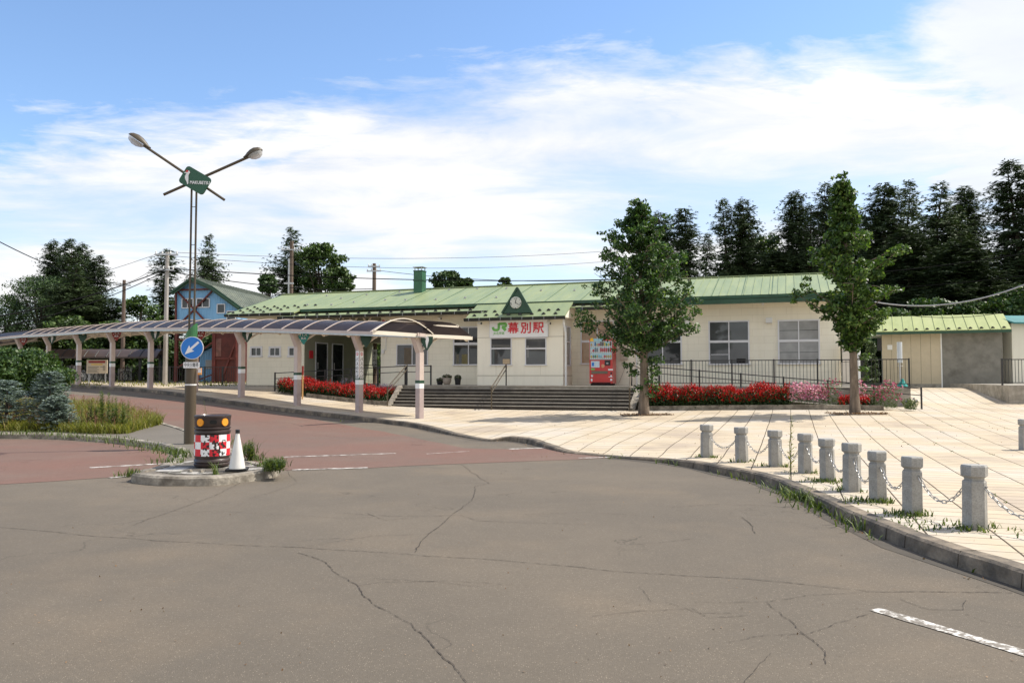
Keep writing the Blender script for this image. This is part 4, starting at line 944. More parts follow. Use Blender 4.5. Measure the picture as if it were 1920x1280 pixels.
for r in range(3):
    mb = MB(); zz = zA+rh*r+.03; nb = 11
    for i in range(nb):
        x = x0+.05+(x1-x0-.1)*i/(nb-1); mb.cur = (random.randrange(9) if not (r == 1 and 6 <= i <= 8) else 0); hh = random.choice((.12, .19, .17)) if r else .12
        mb.lathe([(.028, 0), (.03, .01), (.03, hh*.75), (.018, hh*.9), (.016, hh)], 7, (x, -hd-.004, zz+.035))
    mb.build('sample_drinks', cm, vm)
    mb = MB(); mb.box(x0, x1, -hd-.012, -hd+.0, zz-.01, zz+.03); mb.build('price_rail', M['white'], vm)
    mb = MB()
    for i in range(nb): x = x0+.05+(x1-x0-.1)*i/(nb-1); mb.box(x-.016, x+.016, -hd-.018, -hd-.012, zz, zz+.018)
    mb.build('select_buttons', M['black'], vm)
mb = MB(); mb.box(x0, vpx(1131), -hd-.01, -hd+.019, vpz(648.5), vpz(643)); mb.build('poster', mat('pale_blue_print', (.35,.62,.72), .4, .2, 25), vm)
mb = MB(); mb.prism([(-.09,-.06),(.09,-.06),(.05,.08),(-.05,.08)], .01, (vpx(1110), -hd-.02, vpz(645))); mb.build('sticker', mat('yellow_sticker', (.85,.5,.03), .4, .05, 5), vm)
mb = MB(); mb.box(vpx(1108), vpx(1124), -hd+.0, -hd+.03, vpz(692), vpz(681)); mb.build('notice', mat('notice_print', (.62,.74,.82), .4, .15, 30), vm)
mb = MB(); mb.box(vpx(1109.5), vpx(1114), -hd-.004, -hd+.0, vpz(689.5), vpz(683.5)); mb.build('notice_mark', M['signblue'], vm)
mb = MB(); mb.box(vpx(1108), vpx(1115), -hd+.01, -hd+.026, vpz(696.5), vpz(693.5)); mb.build('sticker', M['jrg'], vm)
mb = MB(); mb.box(vpx(1134), vpx(1144), -hd-.02, -hd+.03, vpz(688.5), vpz(680)); mb.build('coin_panel', M['black'], vm)
mb = MB(); mb.box(vpx(1137), vpx(1141), -hd-.028, -hd-.02, vpz(686), vpz(684)); mb.build('coin_slot', M['galv'], vm)
mb = MB(); mb.lathe([(.075, 0), (.08, .012), (.06, .02)], 18, (vpx(1130.5), -hd+.02, vpz(689.5)), MF); mb.build('sticker', mat('round_sticker', (.75,.35,.2), .4, .1, 15), vm)
mb = MB(); mb.box(vpx(1109), vpx(1139), -hd-.01, -hd+.03, vpz(702.5), vpz(698)); mb.build('dispensing_flap', mat('flap_olive', (.17,.15,.10), .35, .1, 4), vm)
for a, b_, c, d_ in ((1140,1149,697,694.5),(1144,1147,707,705),(1141,1148,708.5,707.2),(1108,1111.5,708,704.5),(1107.5,1110.5,715.5,711),(1144,1147.5,714.5,711)):
    mb = MB(); mb.box(vpx(a), vpx(b_), -hd+.01, -hd+.026, vpz(c), vpz(d_)); mb.build('sticker', M['signw'], vm)
mb = MB(); mb.box(vpx(1144.5), vpx(1147), -hd-.0, -hd+.028, vpz(703.5), vpz(700)); mb.build('coin_return', M['black'], vm)
mb = MB(); mb.box(-hw+.1, hw-.1, -hd+.004, -hd+.021, .1, .14); mb.build('kick_plate', M['dark'], vm)
# ---------------------------------------------------------------- plant pots
def pot(px, o, kind, label):
    e_ = empty('potted_plant', bw(bs(px, o), o, FL), random.random()*3, label, 'plant pot', 'plant pots on the landing')
    if kind == 'urn': mb = MB(); mb.lathe([(.11,0),(.13,.02),(.17,.08),(.215,.2),(.20,.27),(.22,.30),(.22,.33),(.19,.33),(.19,.28)], 18); mb.build('pot', M['terra'], e_, smooth=True); h = .33; w = .2
    else: hh = .17 if kind == 'low' else .30; mb = MB(); mb.lathe([(.12,0),(.15,hh-.03),(.17,hh-.03),(.17,hh),(.14,hh),(.14,hh-.03)], 14); mb.build('pot', M['black'], e_); h = hh; w = .15
    mb = MB()
    for i in range(260):
        a = random.random()*6.28; r = w*random.random()**.5*1.15; z = h+random.random()*.19*(1-r/w*.4); c = Vector((r*math.cos(a), r*math.sin(a), z)); u = Vector((random.gauss(0,1), random.gauss(0,1), random.gauss(0,1))).normalized(); v = u.cross(Vector((random.gauss(0,1), random.gauss(0,1), 1))).normalized(); q = .035
        mb.add([c-u*q, c+v*q*.5, c+u*q, c-v*q*.5], [(0,1,2,3)])
    mb.build('foliage', M['leafpot'], e_)
M['leafpot'] = leafmat('pot_leaf', (.02,.035,.012), (.06,.09,.03), (.25,.10,.08), .1)
pot(825, 1.0, 'low', 'small low black pot left of the beige urn by the station wall'); pot(838, .9, 'urn', 'round beige urn of leafy plants between the two black pots'); pot(858.5, 1.0, 'tall', 'taller black pot of dark leaves nearest the entrance wall')
# ================================================================ covered walkway (posts, arched smoked roof)
PB = [(-32.0,51.0),(-30.6,49.9),(-27.6,47.6),(-24.1,44.4),(-21.1,42.3),(-17.9,39.6),(-11.6,34.2),(-8.7,32.4),(-5.7,29.9),(-3.2,27.9)]
PBZ = {}
for px, py, sy in ((147,720,44.4),(210,724,42.3),(282,728,39.6),(453,745,34.2),(558,758,32.4),(674,773,29.9),(787,784,27.9)): PBZ[sy] = WY(px, py, sy).z
def postxy(px, Y): p = WY(px, 700, Y); return (p.x, Y)
PP = [(37,50.0),(90,47.5),(147,44.6),(210,42.1),(282,39.4),(366,36.8),(453,34.3),(558,32.0),(674,29.9),(787,27.9)]
posts = [Vector((*postxy(a, b), 0)) for a, b in PP]
for p in posts: p.z = zp(p.x, p.y)
# eave height line measured on the photo (front beam), as a smooth rise to the left
def beam_z(p): return 0
BZ = [WY(px, py, Y).z for (px, Y), py in zip(PP, (632,628.5,625,620.5,618.5,618,619,621.5,625.5,629))]
end = posts[-1] + (posts[-1]-posts[-2]).normalized()*.25
_e = [WY(-260, 676, 54), WY(-130, 655, 52.6), WY(-40, 641, 51.4)]
line = _e + [Vector((p.x, p.y, z)) for p, z in zip(posts, BZ)] + [Vector((end.x, end.y, BZ[-1]))]
CLN = catmull(line, .45)
def nrm2(i, P):
    a, b_ = P[max(i-1, 0)], P[min(i+1, len(P)-1)]; d = Vector((b_.x-a.x, b_.y-a.y)).normalized(); return Vector((-d.y, d.x, 0)), Vector((d.x, d.y, 0))
cw = empty('covered_walkway', posts[-1], 0, 'long curved bus-stop canopy with smoked arched roof on beige Y posts along the kerb', 'canopy')
CWW, RISE = 2.7, .46
def arch(t, w=CWW, rise=RISE, r0=0): a = math.pi*(.5-(t-.5)*.86); s = math.sin(math.pi*.07); return (-.35 + w*(.5+(t-.5)*1.0), r0 + rise*(math.sin(math.pi*(.1+.8*t))-math.sin(math.pi*.1))/(1-math.sin(math.pi*.1)))
# glazing
NA = 12
def strip(t0, t1, mat_, name, dz, thick=.012):
    mb = MB(); rows = []
    for i, p in enumerate(CLN):
        n, d = nrm2(i, CLN); rows.append([p + n*arch(t0+(t1-t0)*k/NA)[0] + Vector((0,0,arch(t0+(t1-t0)*k/NA)[1]+dz)) for k in range(NA+1)] + [p + n*arch(t0+(t1-t0)*k/NA)[0] + Vector((0,0,arch(t0+(t1-t0)*k/NA)[1]+dz-thick)) for k in range(NA, -1, -1)])
    m_ = 2*(NA+1); mb.add([v for r in rows for v in r], [(i*m_+k, (i+1)*m_+k, (i+1)*m_+(k+1) % m_, i*m_+(k+1) % m_)[::-1] for i in range(len(rows)-1) for k in range(m_)] + [tuple(range(m_)), tuple(range((len(rows))*m_-1, (len(rows)-1)*m_-1, -1))])
    return mb.build(name, mat_, cw, world=True, smooth=True)
strip(.0, 1, M['poly'], 'roof_glazing', .06)
def longbeam(off, dz, w, h, mat_, name):
    mb = MB(); rows = []
    for i, p in enumerate(CLN):
        n, d = nrm2(i, CLN); c = p+n*off+Vector((0,0,dz)); rows.append([c-n*w/2-Vector((0,0,h/2)), c+n*w/2-Vector((0,0,h/2)), c+n*w/2+Vector((0,0,h/2)), c-n*w/2+Vector((0,0,h/2))])
    mb.add([v for r in rows for v in r], [(i*4+k, i*4+(k+1) % 4, (i+1)*4+(k+1) % 4, (i+1)*4+k) for i in range(len(rows)-1) for k in range(4)]+[(3,2,1,0), tuple((len(rows)-1)*4+k for k in range(4))])
    return mb.build(name, mat_, cw, world=True)
longbeam(-.37, .02, .09, .13, M['pinkp'], 'front_beam'); longbeam(-.42, -.055, .07, .05, M['galv'], 'gutter'); longbeam(CWW-.35, .0, .09, .13, M['creamst'], 'rear_beam')
longbeam(.28, -.02, .14, .12, M['creamst'], 'purlin'); longbeam(1.6, RISE-.06, .08, .09, M['creamst'], 'purlin')
def along(dist_from_end):
    """point on the canopy line measured back from its near end"""
    acc = 0
    for i in range(len(CLN)-1, 0, -1):
        a, b_ = CLN[i], CLN[i-1]; L_ = (b_-a).length
        if acc+L_ >= dist_from_end: t = (dist_from_end-acc)/L_; n, d = nrm2(i, CLN); return a.lerp(b_, t), n, d
        acc += L_
    return CLN[0], *nrm2(0, CLN)
def rib(p, n, d, w, h, dz, mat_, name, par=None):
    mb = MB(); rows = []
    for k in range(17):
        t = k/16; a, z = arch(t); c = p+n*a+Vector((0,0,z+dz))
        a1, z1 = arch(min(t+.02, 1)); a0, z0 = arch(max(t-.02, 0)); tg = (n*(a1-a0)+Vector((0,0,z1-z0))).normalized(); up = Vector((0,0,1)); up = (up-tg*up.dot(tg)).normalized()
        rows.append([c-d*w/2-up*h/2, c+d*w/2-up*h/2, c+d*w/2+up*h/2, c-d*w/2+up*h/2])
    mb.add([v for r in rows for v in r], [(i*4+k, (i+1)*4+k, (i+1)*4+(k+1) % 4, i*4+(k+1) % 4) for i in range(16) for k in range(4)]+[(0,1,2,3), (67,66,65,64)])
    return mb.build(name, mat_, cw, world=True)
i = 0; dd = .04
while dd < 36:
    p, n, d = along(dd); rib(p, n, d, .045, .03, .07, M['creamst'] if i == 0 else M['pinkp'], 'glazing_bar'); dd += 1.29; i += 1
dd = .28
while dd < 33:
    p, n, d = along(dd); rib(p, n, d, .10, .16, -.06, M['creamst'], 'arch_rib'); dd += 1.61
# posts
def post(p, bz_, idx):
    n, d = nrm2(min(range(len(CLN)), key=lambda i: (Vector((CLN[i].x-p.x, CLN[i].y-p.y))).length), CLN)
    e_ = p.copy(); h = bz_-p.z; w = .103
    def ring(c, a, b_, z): return [c-n*a-d*b_+Vector((0,0,z)), c+n*a-d*b_+Vector((0,0,z)), c+n*a+d*b_+Vector((0,0,z)), c-n*a+d*b_+Vector((0,0,z))]
    def seg(rings, mat_, name, parent=cw):
        mb = MB(); mb.add([v for r in rings for v in r], [(i*4+k, i*4+(k+1) % 4, (i+1)*4+(k+1) % 4, (i+1)*4+k) for i in range(len(rings)-1) for k in range(4)]+[(3,2,1,0), tuple((len(rings)-1)*4+k for k in range(4))]); return mb.build(name, mat_, parent, world=True)
    hs = 1.22
    ps = seg([ring(p, w, w, hs), ring(p, w*.98, w*.98, h-.62), ring(p-n*.09, .11, .10, h-.42), ring(p-n*.21, .17, .09, h-.06)], M['pinkp'], 'post')
    seg([ring(p, w, w, -.1), ring(p, w, w, 1.04)], M['mauve'], 'lower_sleeve', ps)
    seg([ring(p, w+.004, w+.004, 1.04), ring(p, w+.004, w+.004, 1.22)], M['signw'], 'band', ps)
    seg([ring(p, w+.01, w+.01, 1.22), ring(p, w+.01, w+.01, 1.32)], M['dkgreen'], 'band', ps)
    seg([ring(p+n*.05, .05, .08, h-.5), ring(p+n*.75, .05, .06, h-.12), ring(p+n*1.0, .05, .05, h-.02)], M['creamst'], 'bracket', ps)
    return ps, n, d, h
M['pgreen'] = mat('pennant_green', (.014,.06,.032), .4, .05, 3); M['pteal'] = mat('pennant_teal', (.02,.28,.24), .4, .05, 3); M['pred'] = mat('pennant_red', (.30,.03,.02), .45, .1, 3)
styles = ['g','g','gb','g','r','gb','gb','t','plain','gb']; styles = ['r','gb','g','r','gb','r','gb','t','plain','gb']
for i, (p, z) in enumerate(zip(posts, BZ)):
    ps, n, d, h = post(p, z, i); st = styles[i]
    if i == 5: pass
    # pennant sign: a small shield hanging beside the post head, facing along the road
    X = Vector((1, 0, 0)) if i > 6 else Vector((.95, .3, 0)).normalized(); Zc = Vector((0,0,1)); O = p + Vector((.26, -.13, h-.26))
    mt = {'g': M['pgreen'], 'gb': M['pgreen'], 'r': M['pred'], 't': M['pteal'], 'plain': M['pgreen']}[st]
    mb = MB(); mb.prism([(-.21,.22),(-.20,.02),(-.02,-.26),(.02,-.26),(.20,.02),(.21,.22)], .05, O, X, Zc); pn = mb.build('pennant_sign', mt, ps, world=True)
    Y_ = X.cross(Zc).normalized()   # towards the viewer
    F_ = O + Y_*.031
    if st == 'gb':
        mb = MB(); mb.prism([(-.13,.20),(-.02,.24),(.06,.19),(.07,.08),(.03,-.06),(.0,-.20),(-.03,-.06),(-.05,.06),(-.03,.14)], .008, F_, X, Zc); mb.build('bird_mark', M['signw'], pn, world=True)
    if st in 'rt':
        mb = MB(); text_mb(mb, 'バス' , .16, F_+Zc*.12, X, Zc, .008, .003); text_mb(mb, 'BUS', .11, F_-Zc*.02, X, Zc, .008, .003); mb.build('lettering', M['signw'], pn, world=True)
    if st == 'plain':
        w = .110
        for (nn, c) in ((-n, p-n*w), (d, p+d*w)):
            Xs = Vector((0,0,1)).cross(nn); z0, z1 = h-1.68, h-.66
            mb = MB(); mb.prism([(-.085, z0), (.085, z0), (.085, z1), (-.085, z1)], .014, c, Xs, Zc); pl_ = mb.build('timetable_strip', M['signw'], ps, world=True)
            mb = MB(); text_mb(mb, 'バ\nス\nの\nり\nば', .155, c+nn*.008+Zc*((z0+z1)/2-.12), Xs, Zc, .006, .001, space=1.02); mb.build('lettering', M['black'], pl_, world=True)
            mb = MB(); mb.prism([(.055*math.cos(a), .055*math.sin(a)) for a in [k*math.pi/8 for k in range(16)]], .01, c+nn*.010+Zc*(z1-.1), Xs, Zc); mb.build('round_mark', M['redp'], pl_, world=True)
            mb = MB(); mb.prism([(-.03,-.025),(.03,-.025),(.03,.03),(-.03,.03)], .01, c+nn*.013+Zc*(z1-.1), Xs, Zc); mb.build('bus_mark', M['signw'], pl_, world=True)
# ================================================================ double-arm street lamp on the island
LY = 17.9
LB = IG(355.5, 830); LB = WY(355.5, 831, LB.y); LY = LB.y
def LP(px, py, dy=0.0): return WY(px, py, LY+dy)
lamp = empty('street_lamp', LB, 0, 'tall brown double-arm street lamp with green MAKUBETSU board standing on the island', 'street lamp')
lx = LB.x
mb = MB(); zc = LP(358, 642).z; mb.tube([LB-Vector((0,0,.1)), Vector((lx, LY, zc))], .122, 20); mb.build('base_column', M['brown'], lamp, world=True, smooth=True)
mb = MB(); zt_ = LP(358, 628).z; ztt = LP(370, 606).z; n = 20; r = .125
ring0 = [Vector((lx+r*math.cos(2*math.pi*k/n), LY+r*math.sin(2*math.pi*k/n), zc)) for k in range(n)]; ring1 = [Vector((v.x, v.y, zt_+(v.x-lx+r)/(2*r)*(ztt-zt_))) for v in ring0]
mb.add(ring0+ring1, [(k, (k+1) % n, n+(k+1) % n, n+k) for k in range(n)]+[tuple(n+k for k in range(n))]); mb.build('collar', mat('collar_green', (.03,.16,.05), .4, .1, 3, coat=.2), lamp, world=True)
for z in (LP(355, 721).z,): mb = MB(); mb.tube([Vector((lx, LY, z-.015)), Vector((lx, LY, z+.015))], .126, 20); mb.build('strap', M['white'], lamp, world=True)
zs = LP(366, 345).z
for dx, dpt in ((-.055, 0), (.055, 0)):
    mb = MB(); mb.tube([Vector((lx+dx, LY, zc)), Vector((lx+dx, LY, zs))], .024, 8); mb.build('thin_pole', M['brown'], lamp, world=True, smooth=True)
for py in (388, 459, 530): mb = MB(); z = LP(360, py).z; mb.tube([Vector((lx-.055, LY, z)), Vector((lx+.055, LY, z))], .008, 5); mb.build('tie', M['brown'], lamp, world=True)
cen = LP(366, 338)
def armp(px, py, q=0): return LP(px, py, q)
for (a, b_, q) in (((421,375), (280,280), .06), ((307,365), (458,298), -.02)):
    mb = MB(); A, B = armp(*a, q), armp(*b_, q); mb.tube([A, B+(B-A).normalized()*.16], .031, 10); arm = mb.build('arm', M['brown'], lamp, world=True, smooth=True)
    tip = armp(*((240, 254) if b_[0] < 300 else (493, 283)), q); d = (B-A).normalized(); up = Vector((0,0,1)); up = (up-d*up.dot(d)).normalized(); sd = d.cross(up); Lh = (tip-B).length
    mb = MB(); prof = [(0,.035),(.12,.05),(.25,.085),(.45,.12),(.65,.13),(.85,.10),(.95,.06),(1.0,.02)]; n = 14; vs = []
    for t, r_ in prof:
        for k in range(n+1): aa = math.pi*k/n; vs.append(B + d*t*Lh + up*(math.sin(aa)*r_*.95+.02) + sd*math.cos(aa)*r_)
    m_ = n+1
    vs2 = []
    mb.add(vs, [(i*m_+k, (i+1)*m_+k, (i+1)*m_+k+1, i*m_+k+1)[::-1] for i in range(len(prof)-1) for k in range(n)]+[(i*m_, i*m_+n, (i+1)*m_+n, (i+1)*m_) for i in range(len(prof)-1)])
    hd_ = mb.build('lamp_head', M['brown'], lamp, world=True, smooth=True)
    mb = MB(); vs = []; prof = [(.22,.03),(.32,.075),(.5,.11),(.7,.115),(.88,.08),(.95,.03)]
    for t, r_ in prof:
        for k in range(n+1): aa = math.pi*k/n; vs.append(B + d*t*Lh - up*(math.sin(aa)*r_*1.15-.012) + sd*math.cos(aa)*r_)
    mb.add(vs, [(i*m_+k, (i+1)*m_+k, (i+1)*m_+k+1, i*m_+k+1) for i in range(len(prof)-1) for k in range(n)])
    mb.build('globe', M['lens'], hd_, world=True, smooth=True)
    mb = MB(); mb.tube([B+d*.35*Lh-up*.03, B+d*.8*Lh-up*.03], .03, 8); mb.build('bulb', M['signw'], hd_, world=True, smooth=True)
# board
def rrect(hw_, hh, r, n=6):
    P = []
    for cx_, cy_, a0_ in ((hw_-r, hh-r, 0), (-hw_+r, hh-r, 90), (-hw_+r, -hh+r, 180), (hw_-r, -hh+r, 270)):
        for k in range(n+1): a = R(a0_+90*k/n); P.append((cx_+r*math.cos(a), cy_+r*math.sin(a)))
    return P
Cb = LP(366, 338.5, -.08); ang = R(-30); Xb = Vector((math.cos(ang), 0, math.sin(ang))); Yb = Vector((-math.sin(ang), 0, math.cos(ang)))
mb = MB(); mb.prism(rrect(.315, .215, .075), .05, Cb, Xb, Yb); bd = mb.build('name_board', mat('board_green', (.02,.10,.055), .4, .04, 3), lamp, world=True)
s_ = LY/FOC
def bpt(px, py): p = LP(px, py, -.115); return Vector((p.x, p.y, p.z))
mb = MB(); text_mb(mb, 'MAKUBETSU', .1, bpt(374.6, 342.8), (1, 0, -.04), (0,0,1), .006, .002, fitw=37*s_); mb.build('lettering', M['signw'], bd, world=True)
def flat(pts, mat_, name, q=-.115):
    c = LP(352, 332, q); mb = MB(); P = [LP(200+a/5.333, 220+b_/5.333, q) for a, b_ in pts]; mb.prism([(p.x-c.x, p.z-c.z) for p in P][::-1], .006, c, (1,0,0), (0,0,1)); mb.build(name, mat_, bd, world=True)
flat([(800,545),(815,532),(832,540),(834,556),(822,568),(818,580),(816,665),(806,670),(798,640),(784,615),(782,590),(792,572),(802,562),(778,556),(778,550)], M['signw'], 'bird_emblem')
flat([(788,547),(796,530),(812,528),(816,540),(806,548)], M['redp'], 'bird_crest', -.12)
# ---------------------------------------------------------------- keep-left sign clamped to the lamp
rs = empty('road_sign', LP(359, 700, -.14), 0, 'round blue sign with white down-left arrow above a small white plate on the lamp column', 'road sign')
c = LP(360.2, 652.2, -.16); rr_ = 21.2*s_
mb = MB(); mb.prism([(rr_*math.cos(k*math.pi/24), rr_*math.sin(k*math.pi/24)) for k in range(48)], .012, c, (1,0,0), (0,0,1)); dk = mb.build('disc', M['signw'], rs, world=True)
mb = MB(); mb.prism([(rr_*.95*math.cos(k*math.pi/24), rr_*.95*math.sin(k*math.pi/24)) for k in range(48)], .006, c-Vector((0,.006,0)), (1,0,0), (0,0,1)); mb.build('blue_face', M['signblue'], dk, world=True)
a = R(222); ux, uy = math.cos(a), math.sin(a); vx, vy = -uy, ux; q = rr_
ar = [(-.78,.10),(.12,.10),(.02,.34),(.84,0),(.02,-.34),(.12,-.10),(-.78,-.10)]
mb = MB(); mb.prism([((x*ux+y*vx)*q, (x*uy+y*vy)*q) for x, y in ar][::-1], .004, c-Vector((0,.011,0)), (1,0,0), (0,0,1)); mb.build('arrow', M['signw'], dk, world=True)
c2 = LP(358.8, 684.3, -.16); mb = MB(); mb.prism(rrect(14.8*s_, 5.6*s_, .015), .012, c2, (1,0,0), (0,0,1)); pt_ = mb.build('plate', M['signw'], rs, world=True)
mb = MB(); text_mb(mb, '中央分離帯', .1, c2-Vector((0,.007,.0))+Vector((0,0,-.0)), (1,0,0), (0,0,1), .004, .0, fitw=26*s_); mb.build('lettering', M['black'], pt_, world=True)
mb = MB()
mb.bar(LP(359, 652, -.155), LP(359, 652, -.0), .04, .05); mb.build('clamp', M['galv'], rs, world=True)
mb = MB(); mb.bar(LP(359, 685, -.155), LP(359, 685, -.0), .04, .05); mb.build('clamp', M['galv'], rs, world=True)
mb = MB(); mb.box(-.042, .042, -.01, .01, -.075, .075); sn = mb.build('sticker_sheet', M['orange'], None, origin=(0,0,0)); sn.location = LP(374.5, 696, -.02)
tag(sn, 'small orange and white notice fixed to the right of the lamp column', 'notice')
mb = MB(); mb.box(-.036, .036, -.014, -.01, -.03, .066); q_ = mb.build('paper', M['signw'], sn)
# ================================================================ drum, cone
dp = IG(397.5, 873); DRz = IG(397, 876).z; dY = dp.y; sdd = dY/FOC
dr = empty('traffic_drum', dp, -math.atan2(dp.x, dp.y), 'black plastic traffic drum with torn red and white checks on the island nose', 'traffic drum')
Rd = 32.5*sdd; Hd = 95*sdd
prof = [(.86,0),(.97,.02),(.99,.06),(.94,.075),(.99,.10),(.97,.14),(.93,.155),(.955,.19),(.96,.21),(.965,.62),(.93,.635),(1.0,.66),(.99,.70),(.93,.715),(.995,.74),(.99,.765),(.93,.775),(.975,.80),(.98,.90),(1.0,.95),(1.02,.97),(1.0,.995),(.93,1.0),(.90,.985),(.6,.98)]
mb = MB(); mb.lathe([(a*Rd, b_*Hd) for a, b_ in prof], 36); mb.build('body', M['rubber'], dr, smooth=True)
# check bands: curved patches, each cell sits 2 mm proud, some torn
def patch(mb, a0, a1, z0, z1, r, torn=0.0, n=6, m=5, sd=0):
    for i in range(n):
        for j in range(m):
            b0, b1 = a0+(a1-a0)*i/n, a0+(a1-a0)*(i+1)/n; c0_, c1_ = z0+(z1-z0)*j/m, z0+(z1-z0)*(j+1)/m
            if torn and mnoise.noise(Vector(((b0)*7, c0_*22, sd+3.3)))*.95+.2*mnoise.noise(Vector((b0*25, c0_*70, sd))) > .42-torn: continue
            mb.add([(r*math.cos(b0), r*math.sin(b0), c0_), (r*math.cos(b1), r*math.sin(b1), c0_), (r*math.cos(b1), r*math.sin(b1), c1_), (r*math.cos(b0), r*math.sin(b0), c1_)], [(0,1,2,3)])
mR, mW = MB(), MB(); nc_ = 12
for row in range(3):
    z0, z1 = (.215+.405*row/3)*Hd, (.215+.405*(row+1)/3)*Hd
    for c_ in range(nc_):
        a0_ = 2*math.pi*c_/nc_ - math.pi/2 - .16; a1_ = a0_+2*math.pi/nc_; front = abs(((a0_+a1_)/2+math.pi/2-.12+math.pi) % (2*math.pi)-math.pi) < .55
        patch(mR if (row+c_) % 2 == 0 else mW, a0_, a1_, z0, z1, Rd*.965+.003, .19 if front else .0, 12, 10)
mR.build('red_checks', M['redp'], dr); mW.build('white_checks', M['signw'], dr)
for a in (-math.pi/2-.72, -math.pi/2+.72, -math.pi/2+2.4, -math.pi/2-2.4):
    mb = MB(); cc_ = Vector((math.cos(a)*Rd*.985, math.sin(a)*Rd*.985, Hd*.865)); nn = Vector((math.cos(a), math.sin(a), 0)); X = Vector((0,0,1)).cross(nn)
    mb.prism([(.062*math.cos(k*math.pi/10), .062*math.sin(k*math.pi/10)) for k in range(20)], .02, cc_, X, (0,0,1)); mb.build('reflector', M['orange'], dr)
mb = MB(); mb.prism(rrect(.055, .03, .028), .03, (0.01, -Rd*.99, Hd*.875), (1,0,0), (0,0,1)); mb.build('hand_hole', M['dark'], dr)
cp = IG(444.5, 881); scn = cp.y/FOC
cn = empty('traffic_cone', cp, .2, 'weathered white traffic cone beside the checked drum on the island', 'traffic cone')
Hc = 75*scn; mb = MB(); mb.box(-.16, .16, -.16, .16, 0, .03); mb.build('base', M['tyre'], cn)
mb = MB(); mb.lathe([(.125,.03),(.12,.06),(.083,.06+(Hc-.1)*.4),(.028,Hc-.06),(.026,Hc-.05)], 24); mb.build('cone', M['conew'], cn, smooth=True)
mb = MB(); mb.lathe([(.034,Hc-.055),(.034,Hc-.0),(.02,Hc+.003)], 14); mb.build('cap', M['black'], cn, smooth=True)
for px, py, r in ((356,884,.05),(377,885,.055),(383,883,.03)):
    p = IG(px, py); mb = MB()
    vs = [Vector((random.uniform(.6,1)*r*math.cos(k), random.uniform(.6,1)*r*math.sin(k), 0)) for k in (0,1.2,2.4,3.6,5)]; mb.add([v for v in vs]+[v*.7+Vector((0,0,r*.7)) for v in vs], [(0,1,6,5),(1,2,7,6),(2,3,8,7),(3,4,9,8),(4,0,5,9),(5,6,7,8,9)])
    o = mb.build('broken_stone', M['conclt'], None); o.location = p; tag(o, {356:'leftmost small broken stone on the island nose before the drum', 377:'largest broken stone lying at the foot of the drum', 383:'smallest broken stone lying at the foot of the drum'}[px], 'stone', 'broken stones by the drum')
# white slab patches on the nose
def fpoly(L, dz, name, m_):
    P = [IG(a, b_) for a, b_ in L]; mb = MB(); mb.add([(p.x, p.y, zr(p.x, p.y)+dz) for p in P], [tuple(range(len(P)))]); 
    if (P[1]-P[0]).cross(P[2]-P[1]).z < 0: mb.f = [f[::-1] for f in mb.f]
    mb.build(name, m_, kind='structure')
fpoly([(290,881),(318,872),(345,864),(392,858),(440,858),(480,872),(500,876),(448,883),(398,887),(330,887)], IZ-.012, 'nose_slab', M['noseslab'])
# ================================================================ bollards and chains
BP_ = [(1325,857.5),(1391,865.5),(1454,874),(1510,886),(1552,901),(1597.5,920),(1646.5,939),(1711,963),(1828,990)]
HB = .605
bnames = ['farthest stone bollard of the chained row by the kerb', 'second stone bollard from the far end of the chained row', 'third stone bollard from the far end, just left of the tall weed', 'fourth stone bollard from the far end, just right of the tall weed', 'middle stone bollard of the nine in the chained row', 'fourth stone bollard from the near end of the chained row', 'third stone bollard from the near end of the chained row', 'second nearest stone bollard, left of the nearest one in the row', 'nearest and largest stone bollard of the chained row']
BB = [GP(a, b_) for a, b_ in BP_]
d9 = (BB[-1]-BB[-2]); nx = BB[-1]+d9*1.0+Vector((.25, -.1, 0)); nx.z = zp(nx.x, nx.y)
def mk_bollard():
    e_ = empty('bollard', (0,0,0))
    mb = MB(); mb.lathe([(.113,-.05),(.113,.0),(.109,.445),(.102,.458)], 6, rot=math.pi/6); sh = mb.build('shaft', M['granite'], e_)
    mb = MB(); mb.lathe([(.090,.457),(.090,.483)], 6, rot=math.pi/6); mb.build('neck', M['granite'], e_)
    mb = MB(); mb.lathe([(.094,.482),(.120,.502),(.122,.59),(.112,HB)], 6, rot=math.pi/6); mb.build('cap', M['granite'], e_)
    return e_
b0 = mk_bollard(); allb = []
for i, p in enumerate(BB+[nx]):
    if i == 9: continue
    o = b0 if i == 0 else copy_tree(b0); o.location = p; o.rotation_euler = (random.uniform(-.028,.028), random.uniform(-.028,.028), .35+random.uniform(-.25,.25)); s = random.uniform(.975, 1.02); o.scale = (s, s, s)
    tag(o, bnames[i], 'bollard', 'stone bollards linked by chain'); allb.append(o)
fp = GP(1922, 843); o = copy_tree(b0); o.location = fp; tag(o, 'stone bollard cut off by the right edge, out on the paving', 'bollard', 'stone bollards linked by chain')
def link_mesh():
    mb = MB(); P = []; L_, r = .037, .0145
    for k in range(6): a = math.pi*(-.5+k/5); P.append((L_*.55+r*math.cos(a), r*math.sin(a), 0))
    for k in range(6): a = math.pi*(.5+k/5); P.append((-L_*.55+r*math.cos(a), r*math.sin(a), 0))
    mb.tube(P, .0052, 5, closed=True); return mb
LM = link_mesh()
